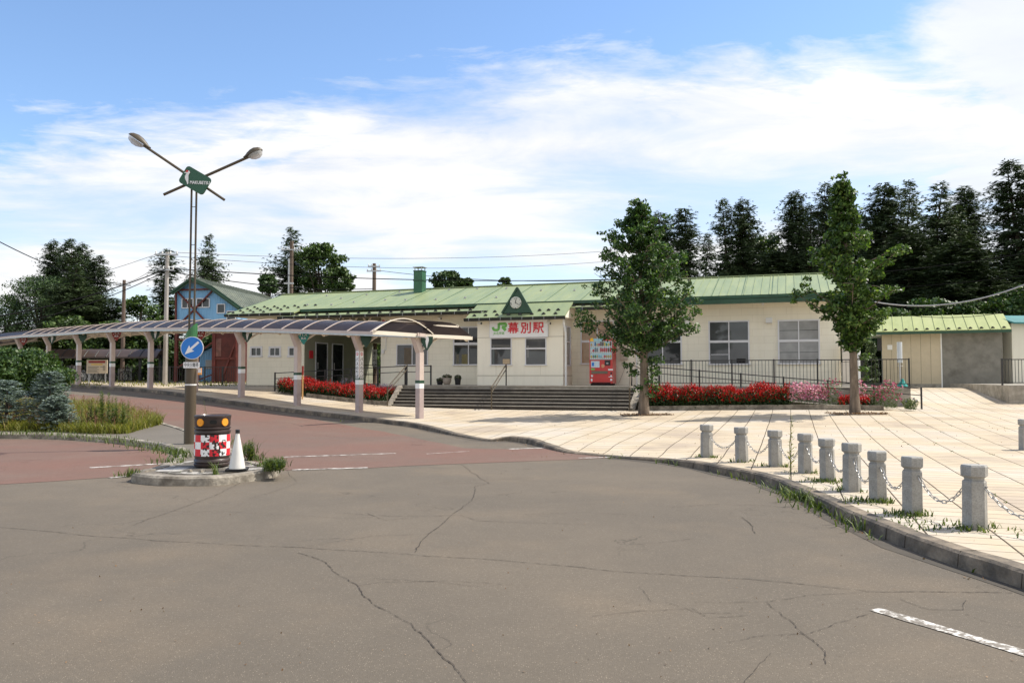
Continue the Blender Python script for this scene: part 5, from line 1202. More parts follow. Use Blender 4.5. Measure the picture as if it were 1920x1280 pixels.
def chain(A, B, sag, label):
    mb = MB(); L_ = (B-A).length; pts = []; N_ = 200
    for k in range(N_+1): t = k/N_; pts.append(A.lerp(B, t)-Vector((0,0,sag*4*t*(1-t))))
    step = .056; acc = 0; nx_ = step/2; j = 0
    for k in range(N_):
        a, b_ = pts[k], pts[k+1]; l = (b_-a).length; acc += l
        if acc >= nx_:
            d = (b_-a).normalized(); c = b_; u = Vector((0,0,1)); s1 = d.cross(u).normalized(); u2 = s1.cross(d)
            v_, w_ = (s1, u2) if j % 2 == 0 else (u2, s1)
            mb.add([c+d*p.x+v_*p.y+w_*p.z for p in LM.v], LM.f); nx_ += step; j += 1
    tag(mb.build('chain', M['chrome'], origin=(A+B)/2-Vector((0,0,sag)), smooth=True), label, 'chain', 'chains between the bollards')
ch_l = ['chain between the farthest and second farthest bollards', 'chain between the second and third farthest bollards', 'chain behind the tall weed, between third and fourth farthest bollards', 'chain from the fourth farthest bollard to the middle one', 'chain from the middle bollard to the next one nearer', 'chain between the fourth and third nearest bollards', 'chain between the third and second nearest bollards', 'chain between the two nearest bollards', 'chain running from the nearest bollard out of the picture']
for i in range(9):
    A = (BB+[nx])[i]; B = (BB+[nx])[i+1]; d = Vector((B.x-A.x, B.y-A.y, 0)).normalized()
    chain(A+d*.112+Vector((0,0,.405)), B-d*.112+Vector((0,0,.405)), .19+.02*(i % 3), ch_l[i])
    for s, P_, bo in ((1, A, i), (-1, B, i+1)):
        if bo > 8: continue
        mb = MB(); mb.tube([(0,0,.405), (d.x*s*.128, d.y*s*.128, .405)], .011, 6); r_ = mb.build('eye_bolt', M['chrome'], None)
        for v in r_.data.vertices: v.co = Matrix.Rotation(-allb[bo].rotation_euler.z, 4, 'Z')@v.co
        r_.parent = allb[bo]
# ================================================================ far side: poles and wires
def sag(A, B, s, n=24): return [A.lerp(B, k/n)-Vector((0,0,s*4*(k/n)*(1-k/n))) for k in range(n+1)]
def wire(A, B, s, label, r=.016, m_='cable'):
    mb = MB(); mb.tube(sag(A, B, s), r, 5); tag(mb.build('overhead_wire', M[m_], origin=A), label, 'wire', 'overhead wires')
def upole(name, px, pyt, Y, r0, r1, m_, label, arms=(), base=None):
    T = WY(px, pyt, Y); z0 = base if base is not None else zr(T.x, Y)-.05; e_ = empty(name, (T.x, Y, z0), 0, label, 'utility pole', 'utility poles'); h = T.z-z0
    mb = MB(); mb.tube([(0,0,0), (0,0,h)], [r0, r1], 12); mb.build('pole', M[m_], e_, smooth=True)
    for (dz, L_, ang) in arms:
        mb = MB(); d = Vector((math.cos(ang), math.sin(ang), 0))*L_/2; mb.bar(Vector((0,-r1*1.3,h-dz))-d, Vector((0,-r1*1.3,h-dz))+d, .08, .08); am = mb.build('cross_arm', M['galv'], e_)
        mb = MB()
        for t in (-.9, -.35, .35, .9): q = Vector((0,-r1*1.3,h-dz+.04))+d*t; mb.lathe([(.02,0),(.05,.03),(.03,.07),(.05,.11),(.02,.16)], 8, q)
        mb.build('insulators', M['white'], am, smooth=True)
    return Vector((T.x, Y, z0+h))
P1 = upole('utility_pole', 314, 473, 44.5, .135, .10, 'concp', 'pale concrete utility pole behind the blue arrow sign', [(.15, 1.3, 0), (1.0, .8, .4)])
P2 = upole('utility_pole', 233, 525, 52, .14, .10, 'wood', 'short reddish wooden utility pole left of the concrete one', [(.35, .9, .3)])
P3 = upole('utility_pole', 547, 452, 62, .18, .14, 'wood', 'dark wooden pole rising in front of the tall conifer behind the roof', [(.7, 1.5, 0)])
P4 = upole('utility_pole', 702, 494, 60, .16, .14, 'wood', 'wooden pole with two cross arms left of the green chimney', [(.25, .9, .2), (.6, 1.1, -.1)])
mb = MB(); T = WY(542, 485, 50); mb.tube([(0,0,0), (0,0,T.z-1)], .055, 8); mb.box(-.3,.3,-.05,.05,T.z-2.6,T.z-2.5); tag(mb.build('antenna_mast', M['galv'], origin=None), 'thin white mast behind the left end of the station roof', 'mast').location = (T.x, 50, 1)
wl = [((-60,427,30),(314,555,44.5),0), ]
def W3(px, py, Y): return WY(px, py, Y)
wire(W3(-80,410,26), W3(233,532,52), .5, 'dark wire entering at the left edge and falling to the wooden pole', .02)
wire(W3(-200,620,30), W3(314,503,44.5), .5, 'black cable rising from the far left to the concrete pole', .03)
wire(W3(-200,640,30), W3(314,506,44.5), .7, 'lower black cable rising from the far left to the concrete pole', .022)
wire(W3(-100,572,50), W3(304,473,44.5), .4, 'thin wire from the left to the top of the concrete pole', .012)
wire(W3(233,530,52), W3(314,478,44.5), .3, 'thin wire linking wooden and concrete poles', .012)
wire(W3(314,503,44.5), W3(1240,521,52), .4, 'cable from the concrete pole over the station ridge', .028)
wire(W3(314,508,44.5), W3(702,541,60), .4, 'lower cable from the concrete pole towards the pole by the chimney', .028)
wire(W3(324,473,44.5), W3(1240,462,60), .6, 'topmost thin wire above the station roof', .012)
wire(W3(324,480,44.5), W3(1240,480,60), .8, 'second thin wire above the station roof', .012)
wire(W3(702,506,60), W3(1230,520,52), .5, 'wire from the pole by the chimney to behind the plaza tree', .018)
wire(W3(1240,521,52), W3(2150,430,46), 1.0, 'cable crossing in front of the dark conifers on the right', .026)
wire(W3(1240,525,52), W3(2150,478,46), 1.2, 'lower cable crossing the dark conifers on the right', .016)
wire(W3(1240,462,60), W3(2050,395,52), .8, 'highest thin wire at the right', .012)
wire(W3(1640,566,40), W3(2020,486,36), .9, 'thick bundled cable drooping to the right above the shed', .035, 'cableg')
wire(W3(1640,570,40), W3(2020,492,36), .9, 'lower strand of the drooping cable above the shed', .02, 'cable')
wire(W3(1650,582,41), W3(2020,548,36), .7, 'thin wire just above the shed roof', .014)
# ================================================================ blue footbridge tower
FY = 49.0
fb = empty('footbridge', (WY(365, 700, FY).x, FY, 1.0), R(-6), 'blue clad station footbridge with grey-green roof on red-brown steel legs', 'footbridge')
fo = WY(365, 700, FY)
def F2(px, py, dy=0): p = WY(px, py, FY); return p.x-fo.x, p.z-1.0
L8 = 10.0
def gp(px, py): return F2(px, py)
front = [gp(330,620), gp(330,544), gp(364,523), gp(404,540), gp(449,574), gp(449,620)]
mb = MB(); nF = len(front); mb.add([(a, 0, b_) for a, b_ in front]+[(a+(.5 if 0 else 0), L8, b_) for a, b_ in front], [tuple(range(nF)), tuple(range(2*nF-1, nF-1, -1))]+[(i, i+nF, (i+1) % nF+nF, (i+1) % nF) for i in range(nF)])
mb.build('cladding', M['bluec'], fb)
def rp(a, b_, ov=.35, t=.08, name='roof'):
    a = Vector((a[0], -ov, a[1])); b_ = Vector((b_[0], -ov, b_[1])); a2 = a+Vector((0,L8+2*ov,0)); b2 = b_+Vector((0,L8+2*ov,0)); u = Vector((0,0,t)); mb = MB()
    mb.add([a,b_,b2,a2,a+u,b_+u,b2+u,a2+u], [(3,2,1,0),(4,5,6,7),(0,1,5,4),(1,2,6,5),(2,3,7,6),(3,0,4,7)])
    yy = .2
    while yy < L8+2*ov: mb.bar(a+u+Vector((0,yy,.01)), b_+u+Vector((0,yy,.01)), .04, .05); yy += .42
    o = mb.build(name, M['roofg'], fb)
    return o
rp(gp(326,547), gp(364,522)); rp(gp(364,522), gp(404,539))
for A, B in (((326,548),(364,523)),((364,523),(404,540)),((404,540),(458,578))):
    a, b_ = gp(*A), gp(*B); mb = MB(); mb.bar((a[0], -.38, a[1]-.06), (b_[0], -.38, b_[1]-.06), .05, .26, up=(0,1,0)); mb.bar((a[0], -.38, a[1]-.06), (b_[0], -.38, b_[1]-.06), .26, .05, up=(0,1,0)); mb.build('fascia', M['dkgreen'], fb)

# the long lean-to roof running away to the right
a, b_ = gp(404,539), gp(458,577)
rp(a, b_)
def fwin(a, b_, c, d, cols, ajar=0):
    x0, z1 = gp(a, b_); x1, z0 = gp(c, d); mb = MB(); t = .05
    mb.box(x0, x1, -.06, .02, z0, z0+t); mb.box(x0, x1, -.06, .02, z1-t, z1); mb.box(x0, x0+t, -.06, .02, z0, z1); mb.box(x1-t, x1, -.06, .02, z0, z1)
    for k in cols: x = x0+(x1-x0)*k; mb.box(x-.02, x+.02, -.05, .02, z0, z1)
    f = mb.build('window', M['trim'], fb); mb = MB(); mb.box(x0+t, x1-t, -.015, .02, z0+t, z1-t); mb.build('pane', M['glassd'], f)
fwin(340,559,363,578, [.5]); fwin(369,559,395,577, [.45]); fwin(409,570,425,588, []); fwin(428,583,446,601, [])
mb = MB()
for A, B in (((331,543.5),(405,542.5)),((333,547),(388,603)),((402,545),(342,603)),((329.5,545),(329.5,622))):
    a, b_ = gp(*A), gp(*B); mb = MB(); mb.bar((a[0], -.09, a[1]), (b_[0], -.09, b_[1]), .09, .10, up=(0,1,0)); mb.build('brace', M['rust'], fb)
for px in (328, 402): 
    a, b_ = gp(px, 620), gp(px, 712); mb = MB(); mb.bar((a[0], .1, a[1]), (a[0], .1, -.3), .17, .2); mb.build('leg', M['rust'], fb)
for A, B in (((328,636),(372,640)),((372,640),(402,612)),((330,690),(402,640)),((404,700),(372,712)),((372,612),(372,712))):
    a, b_ = gp(*A), gp(*B); mb = MB(); mb.bar((a[0], .05, a[1]), (b_[0], .05, b_[1]), .08, .08, up=(0,1,0)); mb.build('brace', M['rust'], fb)
# red boarded stair side under the blue part
x0, zt_ = gp(404,612); x1, _ = gp(449,612); mb = MB(); mb.box(x0, x1, .0, 5, -.3, zt_+.2); sp_ = mb.build('boarded_stair', M['reddark'], fb)
mb = MB()
for A, B in (((405,626),(405,716)),((446,626),(446,716)),((405,672),(446,672)),((418,712),(446,640))):
    a, b_ = gp(*A), gp(*B); mb = MB(); mb.bar((a[0], -.04, a[1]), (b_[0], -.04, b_[1]), .10, .07, up=(0,1,0)); mb.build('timber', M['rust'], sp_)
a, b_ = gp(407,635), gp(417,668); mb = MB(); mb.box(a[0], b_[0], -.02, 0, b_[1], a[1]); mb.build('faded_patch', mat('faded_board', (.22,.10,.08), .8, .3, 3), sp_)
# little blue lean-to with green roof under the bridge
hb = empty('shed', (*WY(388,700,52.5).xy, 1.0), 0, 'small blue hut with a green pitched roof glimpsed under the footbridge', 'shed'); mb = MB(); mb.box(-.75, .75, 0, 2, 0, 2.0); mb.add([(-.75,0,2.0),(.75,0,2.0),(.75,0,2.75),(.75,2,2.75),(.75,2,2.0),(-.75,2,2.0)], [(0,1,2),(5,3,4),(1,4,3,2)]); mb.build('wall', M['bluec'], hb); mb = MB(); mb.add([(-.9,-.2,1.95),(.9,-.2,2.9),(.9,2.2,2.9),(-.9,2.2,1.95),(-.9,-.2,2.03),(.9,-.2,2.98),(.9,2.2,2.98),(-.9,2.2,2.03)], [(3,2,1,0),(4,5,6,7),(0,1,5,4),(2,3,7,6),(1,2,6,5),(3,0,4,7)]); mb.build('roof', M['dkgreen'], hb)
mb = MB(); mb.box(-.1,.35,-.03,0,1.1,1.7); mb.build('window', M['blind'], hb)
# ================================================================ bicycle shelter with bicycles
BY = 50.0
def Q(px, py, Y=BY): return WY(px, py, Y)
gz = zp(Q(180,700).x, BY)
bsx = empty('bicycle_shelter', (Q(180,700).x, BY, gz), 0, 'low brown arched bicycle shelter behind the covered walkway', 'shelter')
xA, xB = Q(58,660).x, Q(305,660).x; zE, zT = Q(180,670).z, Q(180,658).z
M['brroof'] = mat('brown_roof', (.085,.06,.05), .45, .1, 1.5); mb = MB(); n = 10; rows = []
for x in (xA, xB):
    rows.append([Vector((x, BY-.9+1.8*k/n, zE+(zT-zE+.12)*math.sin(math.pi*k/n))) for k in range(n+1)] + [Vector((x, BY-.9+1.8*k/n, zE-.05+(zT-zE+.12)*math.sin(math.pi*k/n))) for k in range(n, -1, -1)])
m_ = 2*(n+1); mb.add(rows[0]+rows[1], [(k, (k+1) % m_, m_+(k+1) % m_, m_+k)[::-1] for k in range(m_)]+[tuple(range(m_-1,-1,-1)), tuple(range(m_, 2*m_))]); mb.build('roof', M['brroof'], bsx, world=True, smooth=True)
i = 0
for k in range(12):
    x = xA+(xB-xA)*(k+.5)/12; mb = MB(); P = [Vector((x, BY-.9+1.8*j/8, zE+.02+(zT-zE+.12)*math.sin(math.pi*j/8))) for j in range(9)]; mb.tube(P, .025, 5); mb.build('roof_rib', M['black'], bsx, world=True)
for px in (112, 200, 258, 296):
    x = Q(px,700).x; mb = MB(); mb.bar((x, BY+.3, gz-.1), (x, BY+.3, zE+.2), .14, .14); mb.build('post', M['black'], bsx, world=True)
mb = MB(); mb.bar((xA, BY-.85, zE-.02), (xB, BY-.85, zE-.02), .06, .1); mb.build('front_beam', M['black'], bsx, world=True)
def bike(px, Y, rz, label, frame, basket=True):
    p = Q(px, 700, Y); z = zp(p.x, Y); e_ = empty('bicycle', (p.x, Y, z), rz, label, 'bicycle', 'parked bicycles')
    for x in (-.52, .52):
        mb = MB(); mb.tube([(x+.32*math.cos(a), 0, .33+.32*math.sin(a)) for a in [k*math.pi/12 for k in range(24)]], .022, 6, closed=True); w = mb.build('wheel', M['tyre'], e_)
        mb = MB(); mb.tube([(x-.12,.01,.64),(x,.01,.69),(x+.12,.01,.64)], .02, 5)
        for k in range(6): a = k*math.pi/6; mb.bar((x+.3*math.cos(a),0,.33+.3*math.sin(a)), (x-.3*math.cos(a),0,.33-.3*math.sin(a)), .006)
        mb.build('spokes', M['chrome'], w)
    mb = MB()
    for a, b_ in (((-.52,0,.33),(-.15,0,.32)),((-.15,0,.32),(-.25,0,.82)),((-.15,0,.32),(.38,0,.75)),((-.52,0,.33),(-.22,0,.68)),((.52,0,.33),(.38,0,.78)),((.38,0,.75),(.34,0,.98))): mb.tube([a, b_], .018, 6)
    mb.build('frame', frame, e_)
    mb = MB(); mb.tube([(.2,-.27,1.0),(.34,-.2,1.03),(.36,0,1.0),(.34,.2,1.03),(.2,.27,1.0)], .014, 6); mb.build('handlebar', M['chrome'], e_)
    mb = MB(); mb.lathe([(.03,0),(.10,.03),(.09,.07),(.02,.09)], 10, (-.27,0,.83)); mb.build('saddle', M['black'], e_)
    if basket:
        mb = MB(); 
        for zz in (.72,.8,.88,.97): mb.tube([(.46,-.17,zz),(.76,-.17,zz),(.76,.17,zz),(.46,.17,zz)], .007, 4, closed=True)
        for x, y in ((.46,-.17),(.56,-.17),(.66,-.17),(.76,-.17),(.76,0),(.76,.17),(.46,.17)): mb.tube([(x,y,.72),(x,y,.97)], .006, 4)
        mb.build('basket', M['galv'], e_)
bike(146, 49.2, 2.7, 'silver bicycle leaning at the left end of the shelter', M['white'])
bike(158, 49.5, .3, 'white bicycle partly hidden behind the walkway post left of the board', M['galv'])
bike(197, 49.4, 2.9, 'dark bicycle just right of the notice board', M['black'], False)
bike(222, 49.6, .4, 'black bicycle with basket in front of the pale rack panel', M['black'])
bike(246, 49.8, 1.1, 'rightmost dark bicycle under the shelter', M['black'], False)
# bright mesh rack panels behind the bikes
def rack(px0, px1, py0, py1, Y, label):
    a, b_ = Q(px0, py0, Y), Q(px1, py1, Y); e_ = empty('mesh_panel', ((a.x+b_.x)/2, Y, b_.z), 0, label, 'mesh panel', 'bright mesh panels behind the bicycles'); w = (b_.x-a.x)/2; h = a.z-b_.z
    mb = MB(); mb.tube([(-w,0,0),(w,0,0),(w,0,h),(-w,0,h)], .03, 6, closed=True); mb.build('frame', M['galv'], e_)
    mb = MB()
    for k in range(1, 9): mb.bar((-w, 0, h*k/9), (w, 0, h*k/9), .02)
    for k in range(1, int(w*2/.18)): x = -w+k*.18; mb.bar((x, 0, 0), (x, 0, h), .014)
    mb.build('mesh', M['white'], e_)
rack(222, 246, 691, 712, 50.6, 'tall pale mesh panel at the right end of the bicycles'); rack(154, 204, 698, 717, 50.7, 'wide pale mesh panel behind the notice board')
# notice board
a, b_ = Q(163, 674.5, 46), Q(201, 700, 46); nb = empty('notice_board', ((a.x+b_.x)/2, 46, zp(a.x, 46)), 0, 'cream notice board with a red heading in front of the bicycles', 'notice board'); w = (b_.x-a.x)/2; z0, z1 = b_.z-MX[nb.name].translation.z, a.z-MX[nb.name].translation.z
mb = MB(); mb.box(-w, w, -.03, .03, z0, z1); bdn = mb.build('board', mat('board_cream', (.62,.52,.38), .5, .04, 3), nb)
mb = MB(); mb.box(-w*.82, w*.82, -.036, -.03, z1-.18, z1-.05); mb.build('red_heading', M['pred'], bdn)
mb = MB(); mb.box(-w*.55, w*.55, -.036, -.03, z1-.30, z1-.22); mb.build('yellow_strip', mat('yellow_print', (.75,.50,.12), .5, .05, 3), bdn)
mb = MB()
for k in range(5): mb.box(-w*.85, -w*.85+w*(.9 if k % 2 else 1.05), -.036, -.03, z1-.42-k*.075, z1-.40-k*.075)
mb.build('printed_lines', M['black'], bdn)
mb = MB(); mb.box(w*.35, w*.6, -.036, -.03, z1-.42, z1-.40); mb.box(w*.62, w*.66, -.036, -.03, z1-.62, z1-.38); mb.box(w*.62, w*.8, -.036, -.03, z1-.38, z1-.36); mb.box(w*.76, w*.8, -.036, -.03, z1-.62, z1-.38); mb.build('diagram', M['black'], bdn)
for x in (-w*.8, w*.8): mb = MB(); mb.bar((x, .05, -.05), (x, .05, z1-.05), .05); mb.build('leg', M['galv'], nb)
# fences at the back of the pavement
def bz2(px, Y): p = WY(px, 700, Y); return Vector((p.x, Y, zp(p.x, Y)-.02))
railing('railing', bz2(286, 46.5), bz2(452, 44.6), 1.0, 6, 'black barred fence beside the footbridge left of the station', bsp=.16)
railing('railing', bz2(88, 52.5), bz2(160, 52.0), 1.0, 4, 'black barred fence behind the left end of the bicycle shelter', bsp=.2)
# ================================================================ sheds on the right
SY = 41.0
a, b_ = WY(1655, 718, SY), WY(1882, 720, SY-2.2); zb = 1.22
shr = math.atan2(-2.2, b_.x-a.x); sh = empty('shed', (a.x, SY, zb), shr, 'low shed with yellow-green roof, half cream panel and half grey wall, beyond the ramp', 'shed'); SL = math.hypot(b_.x-a.x, 2.2)
he = WY(1655, 624, SY).z-zb; Mi = MX[sh.name].inverted()
t_div = (1770-1655)/(1882-1655)*SL*.985
mb = MB(); mb.box(0, t_div, 0, 3.4, -.5, he); mb.build('wall', mat('shed_cream', (.58,.50,.36), .65, .04, 2, dirt=(.35,.31,.24), dscale=2, dthr=(.6,.85)), sh)
mb = MB(); mb.box(t_div+.06, SL, .03, 3.4, -.5, he); mb.build('wall', mat('shed_grey', (.25,.24,.21), .85, .12, 1.5, .2, 20, dirt=(.14,.13,.11), dscale=1, dthr=(.5,.7)), sh)
mb = MB(); mb.box(t_div, t_div+.06, -.03, .1, -.4, he); mb.build('corner_post', M['white'], sh)
mb = MB()
for k in range(1, 6): x = t_div*k/6; mb.box(x-.008, x+.008, -.006, 0, -.2, he)
mb.build('panel_seams', M['panelseam'] if 'panelseam' in M else mat('panel_seam', (.30,.26,.19), .8, .05, 2), sh)
mb = MB(); mb.box(-.02, t_div, -.03, 0, -.5, .02); mb.build('plinth', M['concrete'], sh)
rz0, rz1 = he-.02, WY(1760, 594, SY+.8).z-zb; rd = 1.9
def rslab(mb, x0, x1, y0, z0, y1, z1, t=.06): mb.add([(x0,y0,z0),(x1,y0,z0),(x1,y1,z1),(x0,y1,z1),(x0,y0,z0+t),(x1,y0,z0+t),(x1,y1,z1+t),(x0,y1,z1+t)], [(3,2,1,0),(4,5,6,7),(0,1,5,4),(1,2,6,5),(2,3,7,6),(3,0,4,7)])
mb = MB(); rslab(mb, -.75, SL+.3, -.6, rz0, rd, rz1); rslab(mb, -.75, SL+.3, rd+.001, rz1, 3.9, rz0+.05)
x = -.4
while x < SL+.2: mb.bar((x, -.6, rz0+.07), (x, rd, rz1+.075), .035, .04); x += .47
rf = mb.build('roof', M['roof2'], sh)
mb = MB(); mb.box(-.76, SL+.31, -.62, -.58, rz0-.1, rz0+.03); mb.build('fascia', M['dkgreen'], sh)
x = -.3
while x < SL+.1: g = proto.copy(); COL.objects.link(g); g.parent = sh; g.location = (x, -.42, rz0+.12); x += .47
mb = MB(); mb.box(-.02, -.7, -.3, 2.5, he-.15, he-.1); mb.build('soffit', M['white'], sh)
mb = MB(); mb.box(-.22, -.0, .0, .5, he-.9, he-.25); mb.build('wall_box', M['black'], sh)
mb = MB(); mb.box(.25, .48, -.05, 0, 1.75, 2.0); mb.build('switch_box', M['white'], sh)
# rain gauge like post
g = bw(bs(1687, .8), .8, 0); rg = empty('measuring_post', (g.x, g.y, 1.22), 0, 'thin metal post topped by a pale cylinder in front of the cream shed', 'post')
sg_ = g.y/FOC; h1, h2 = (706-680)*sg_+.38, (706-641)*sg_+.38
mb = MB(); mb.tube([(0,0,0),(0,0,h1)], .03, 8); mb.build('post', M['galv'], rg); mb = MB(); mb.tube([(0,0,h1),(0,0,h2)], .095, 14); mb.build('cylinder', mat('gauge_pale', (.62,.66,.68), .3, .05, 3), rg, smooth=True)
mb = MB(); mb.tube([(.09*math.cos(a), .09*math.sin(a), h1-.12) for a in [k*math.pi/8 for k in range(16)]], .012, 5, closed=True); mb.build('ring', M['galv'], rg)
mb = MB(); mb.lathe([(.2,0),(.18,.06),(.10,.18),(.05,.3)], 9, (.08,0,0)); mb.build('foot_cover', mat('teal_cloth', (.02,.30,.27), .7, .2, 6), rg)
# cream cabinet/tank and shrub between station and shed
tk = empty('heating_tank', (*bw(bs(1592, .35), .35, 0).xy, 1.2), BROT, 'tall cream oil tank cabinets standing at the right end of the station wall', 'tank')
mb = MB(); mb.box(-.28, .12, -.25, .25, .0, .98); mb.build('lower_cabinet', M['creamst'], tk); mb = MB(); mb.box(-.25, .05, -.25, .25, 1.0, 1.75); mb.build('upper_cabinet', M['creamst'], tk); mb = MB(); mb.tube([(.30,-.05,0),(.30,-.05,1.9)], .12, 12); mb.build('cylinder', M['white'], tk, smooth=True)
# right-hand retaining wall with railing, and the cream building with a teal roof at the edge
rw = [G(1895,758,.13,zr), ]
w0 = WY(1893, 757, 31.5); w1 = WY(1815, 724, 37.5); zt_ = WY(1900, 722, 31.5).z
mb = MB(); P = [(w0.x, w0.y), (w0.x+7, w0.y-.6), (w0.x+7, w0.y+8), (w1.x, w1.y+1.5), (w1.x, w1.y)]
mb.add([(x, y, -.1) for x, y in P]+[(x, y, zt_) for x, y in P], [(0,1,6,5),(1,2,7,6),(2,3,8,7),(3,4,9,8),(4,0,5,9),(5,6,7,8,9)])
tag(mb.build('retaining_wall', M['concrete'], origin=(w0.x, w0.y, .3)), 'stained concrete retaining wall at the right edge beside the paved slope', 'wall')
railing('railing', Vector((w0.x-.05, w0.y+.35, zt_)), Vector((w0.x+6, w0.y-.1, zt_)), 1.02, 5, 'black barred railing on the retaining wall at the right edge')
rb = empty('outbuilding', (WY(1899,700,39.2).x, 39.2, zt_), 0, 'cream outbuilding with a teal roof cut off by the right edge', 'building'); hh = WY(1900, 606, 39.2).z-zt_
mb = MB(); mb.box(.0, 6, 0, 1.3, -.2, hh); mb.build('wall', M['wallp'], rb); mb = MB(); rslab(mb, -.12, 6.4, -.4, hh-.05, 1.3, hh+.4, .08); mb.build('roof', M['tealr'], rb)
# red-topped snow pole by the walkway
sp0 = GP(567, 748); e_ = empty('marker_post', sp0, 0, 'yellow marker post with a red top beside the walkway post', 'marker post'); sm = sp0.y/FOC
mb = MB(); mb.tube([(0,0,0),(0,0,45*sm)], .035, 8); mb.build('post', mat('ochre_paint', (.62,.36,.14), .5, .1, 4), e_); mb = MB(); mb.tube([(0,0,45*sm),(0,0,62*sm)], .045, 8); mb.build('top', M['pred'], e_)
# platform name post seen through the passage
p = bw(bs(703, -6.5), -6.5, 1.15); e_ = empty('platform_post', p, 0, 'dark platform post with a vertical name plate seen through the passage', 'post'); q_ = p.y/FOC
mb = MB(); mb.tube([(0,0,0),(0,0,3.4)], .12, 8); mb.build('post', M['wood'], e_); mb = MB(); mb.box(-.14, .14, -.17, -.14, 1.05, 2.05); pl_ = mb.build('name_plate', M['signw'], e_)
mb = MB(); text_mb(mb, 'ま\nく\nべ\nつ', .22, (0, -.172, 1.48), (1,0,0), (0,0,1), .006, .004); mb.build('lettering', M['black'], pl_)
# ================================================================ vegetation
rnd = random.Random(11)
def rv(s=1.0): return Vector((rnd.gauss(0, s), rnd.gauss(0, s), rnd.gauss(0, s)))
def leaf(mb, c, q, nrm=None, asp=.62):
    u = rv().normalized(); n = nrm or rv(); v = u.cross(n)
    if v.length < 1e-3: return
    v.normalize(); k = len(mb.v)
    mb.v += [c-u*q*.9, c+v*q*asp-u*q*.1, c+u*q, c-v*q*asp-u*q*.1]; mb.f.append((k, k+1, k+2, k+3)); mb.mi.append(0)
M['leaf1'] = leafmat('plaza_leaf', (.014,.038,.010), (.075,.150,.034), (.19,.28,.08), .26)
M['leaf2'] = leafmat('ginkgo_leaf', (.020,.046,.010), (.10,.18,.036), (.22,.30,.08), .28)
M['pot2'] = leafmat('shrub_leaf', (.022,.050,.012), (.075,.135,.030), (.14,.19,.05), .18)
M['brleaf'] = leafmat('broadleaf', (.025,.055,.014), (.11,.17,.045), None, .15)
M['needle'] = leafmat('dark_needle', (.030,.050,.022), (.100,.145,.062), None, .06, .6)
M['needle2'] = leafmat('mid_needle', (.040,.066,.028), (.125,.175,.075), None, .08, .6)
M['pine'] = leafmat('pine_needle', (.022,.050,.014), (.085,.140,.045), None, .1, .6)
M['blue'] = leafmat('blue_needle', (.085,.115,.10), (.34,.42,.38), None, .08, .55)
M['grassb'] = leafmat('grass_blade', (.10,.115,.022), (.26,.26,.055), (.36,.28,.12), .35)
M['grassd'] = leafmat('weed_green', (.045,.075,.016), (.13,.17,.040), None, .25)
M['seed'] = leafmat('red_seed_head', (.16,.07,.045), (.30,.15,.09), None, .2)
M['petal'] = leafmat('scarlet_flower', (.26,.003,.005), (.66,.022,.016), None, .12)
M['pink'] = leafmat('pink_flower', (.50,.14,.28), (.80,.42,.55), None, .2)
M['mag'] = leafmat('magenta_flower', (.30,.04,.12), (.55,.12,.22), None, .2)
M['lav'] = leafmat('lavender', (.13,.12,.20), (.28,.25,.36), None, .2)
def trunk_mesh(H, r0, lean=(0,0), bend=.05, r1=.02, n=10, seg=14, flare=1.35):
    pts, rr = [], []
    for i in range(seg+1):
        t = i/seg; pts.append(Vector((lean[0]*t+bend*math.sin(t*5), lean[1]*t+bend*math.cos(t*4)-bend, H*t-.08*(i == 0)))); rr.append(r0*(1-t)**.8*(1+(flare-1)*max(0, 1-t*9))+r1)
    return pts, rr
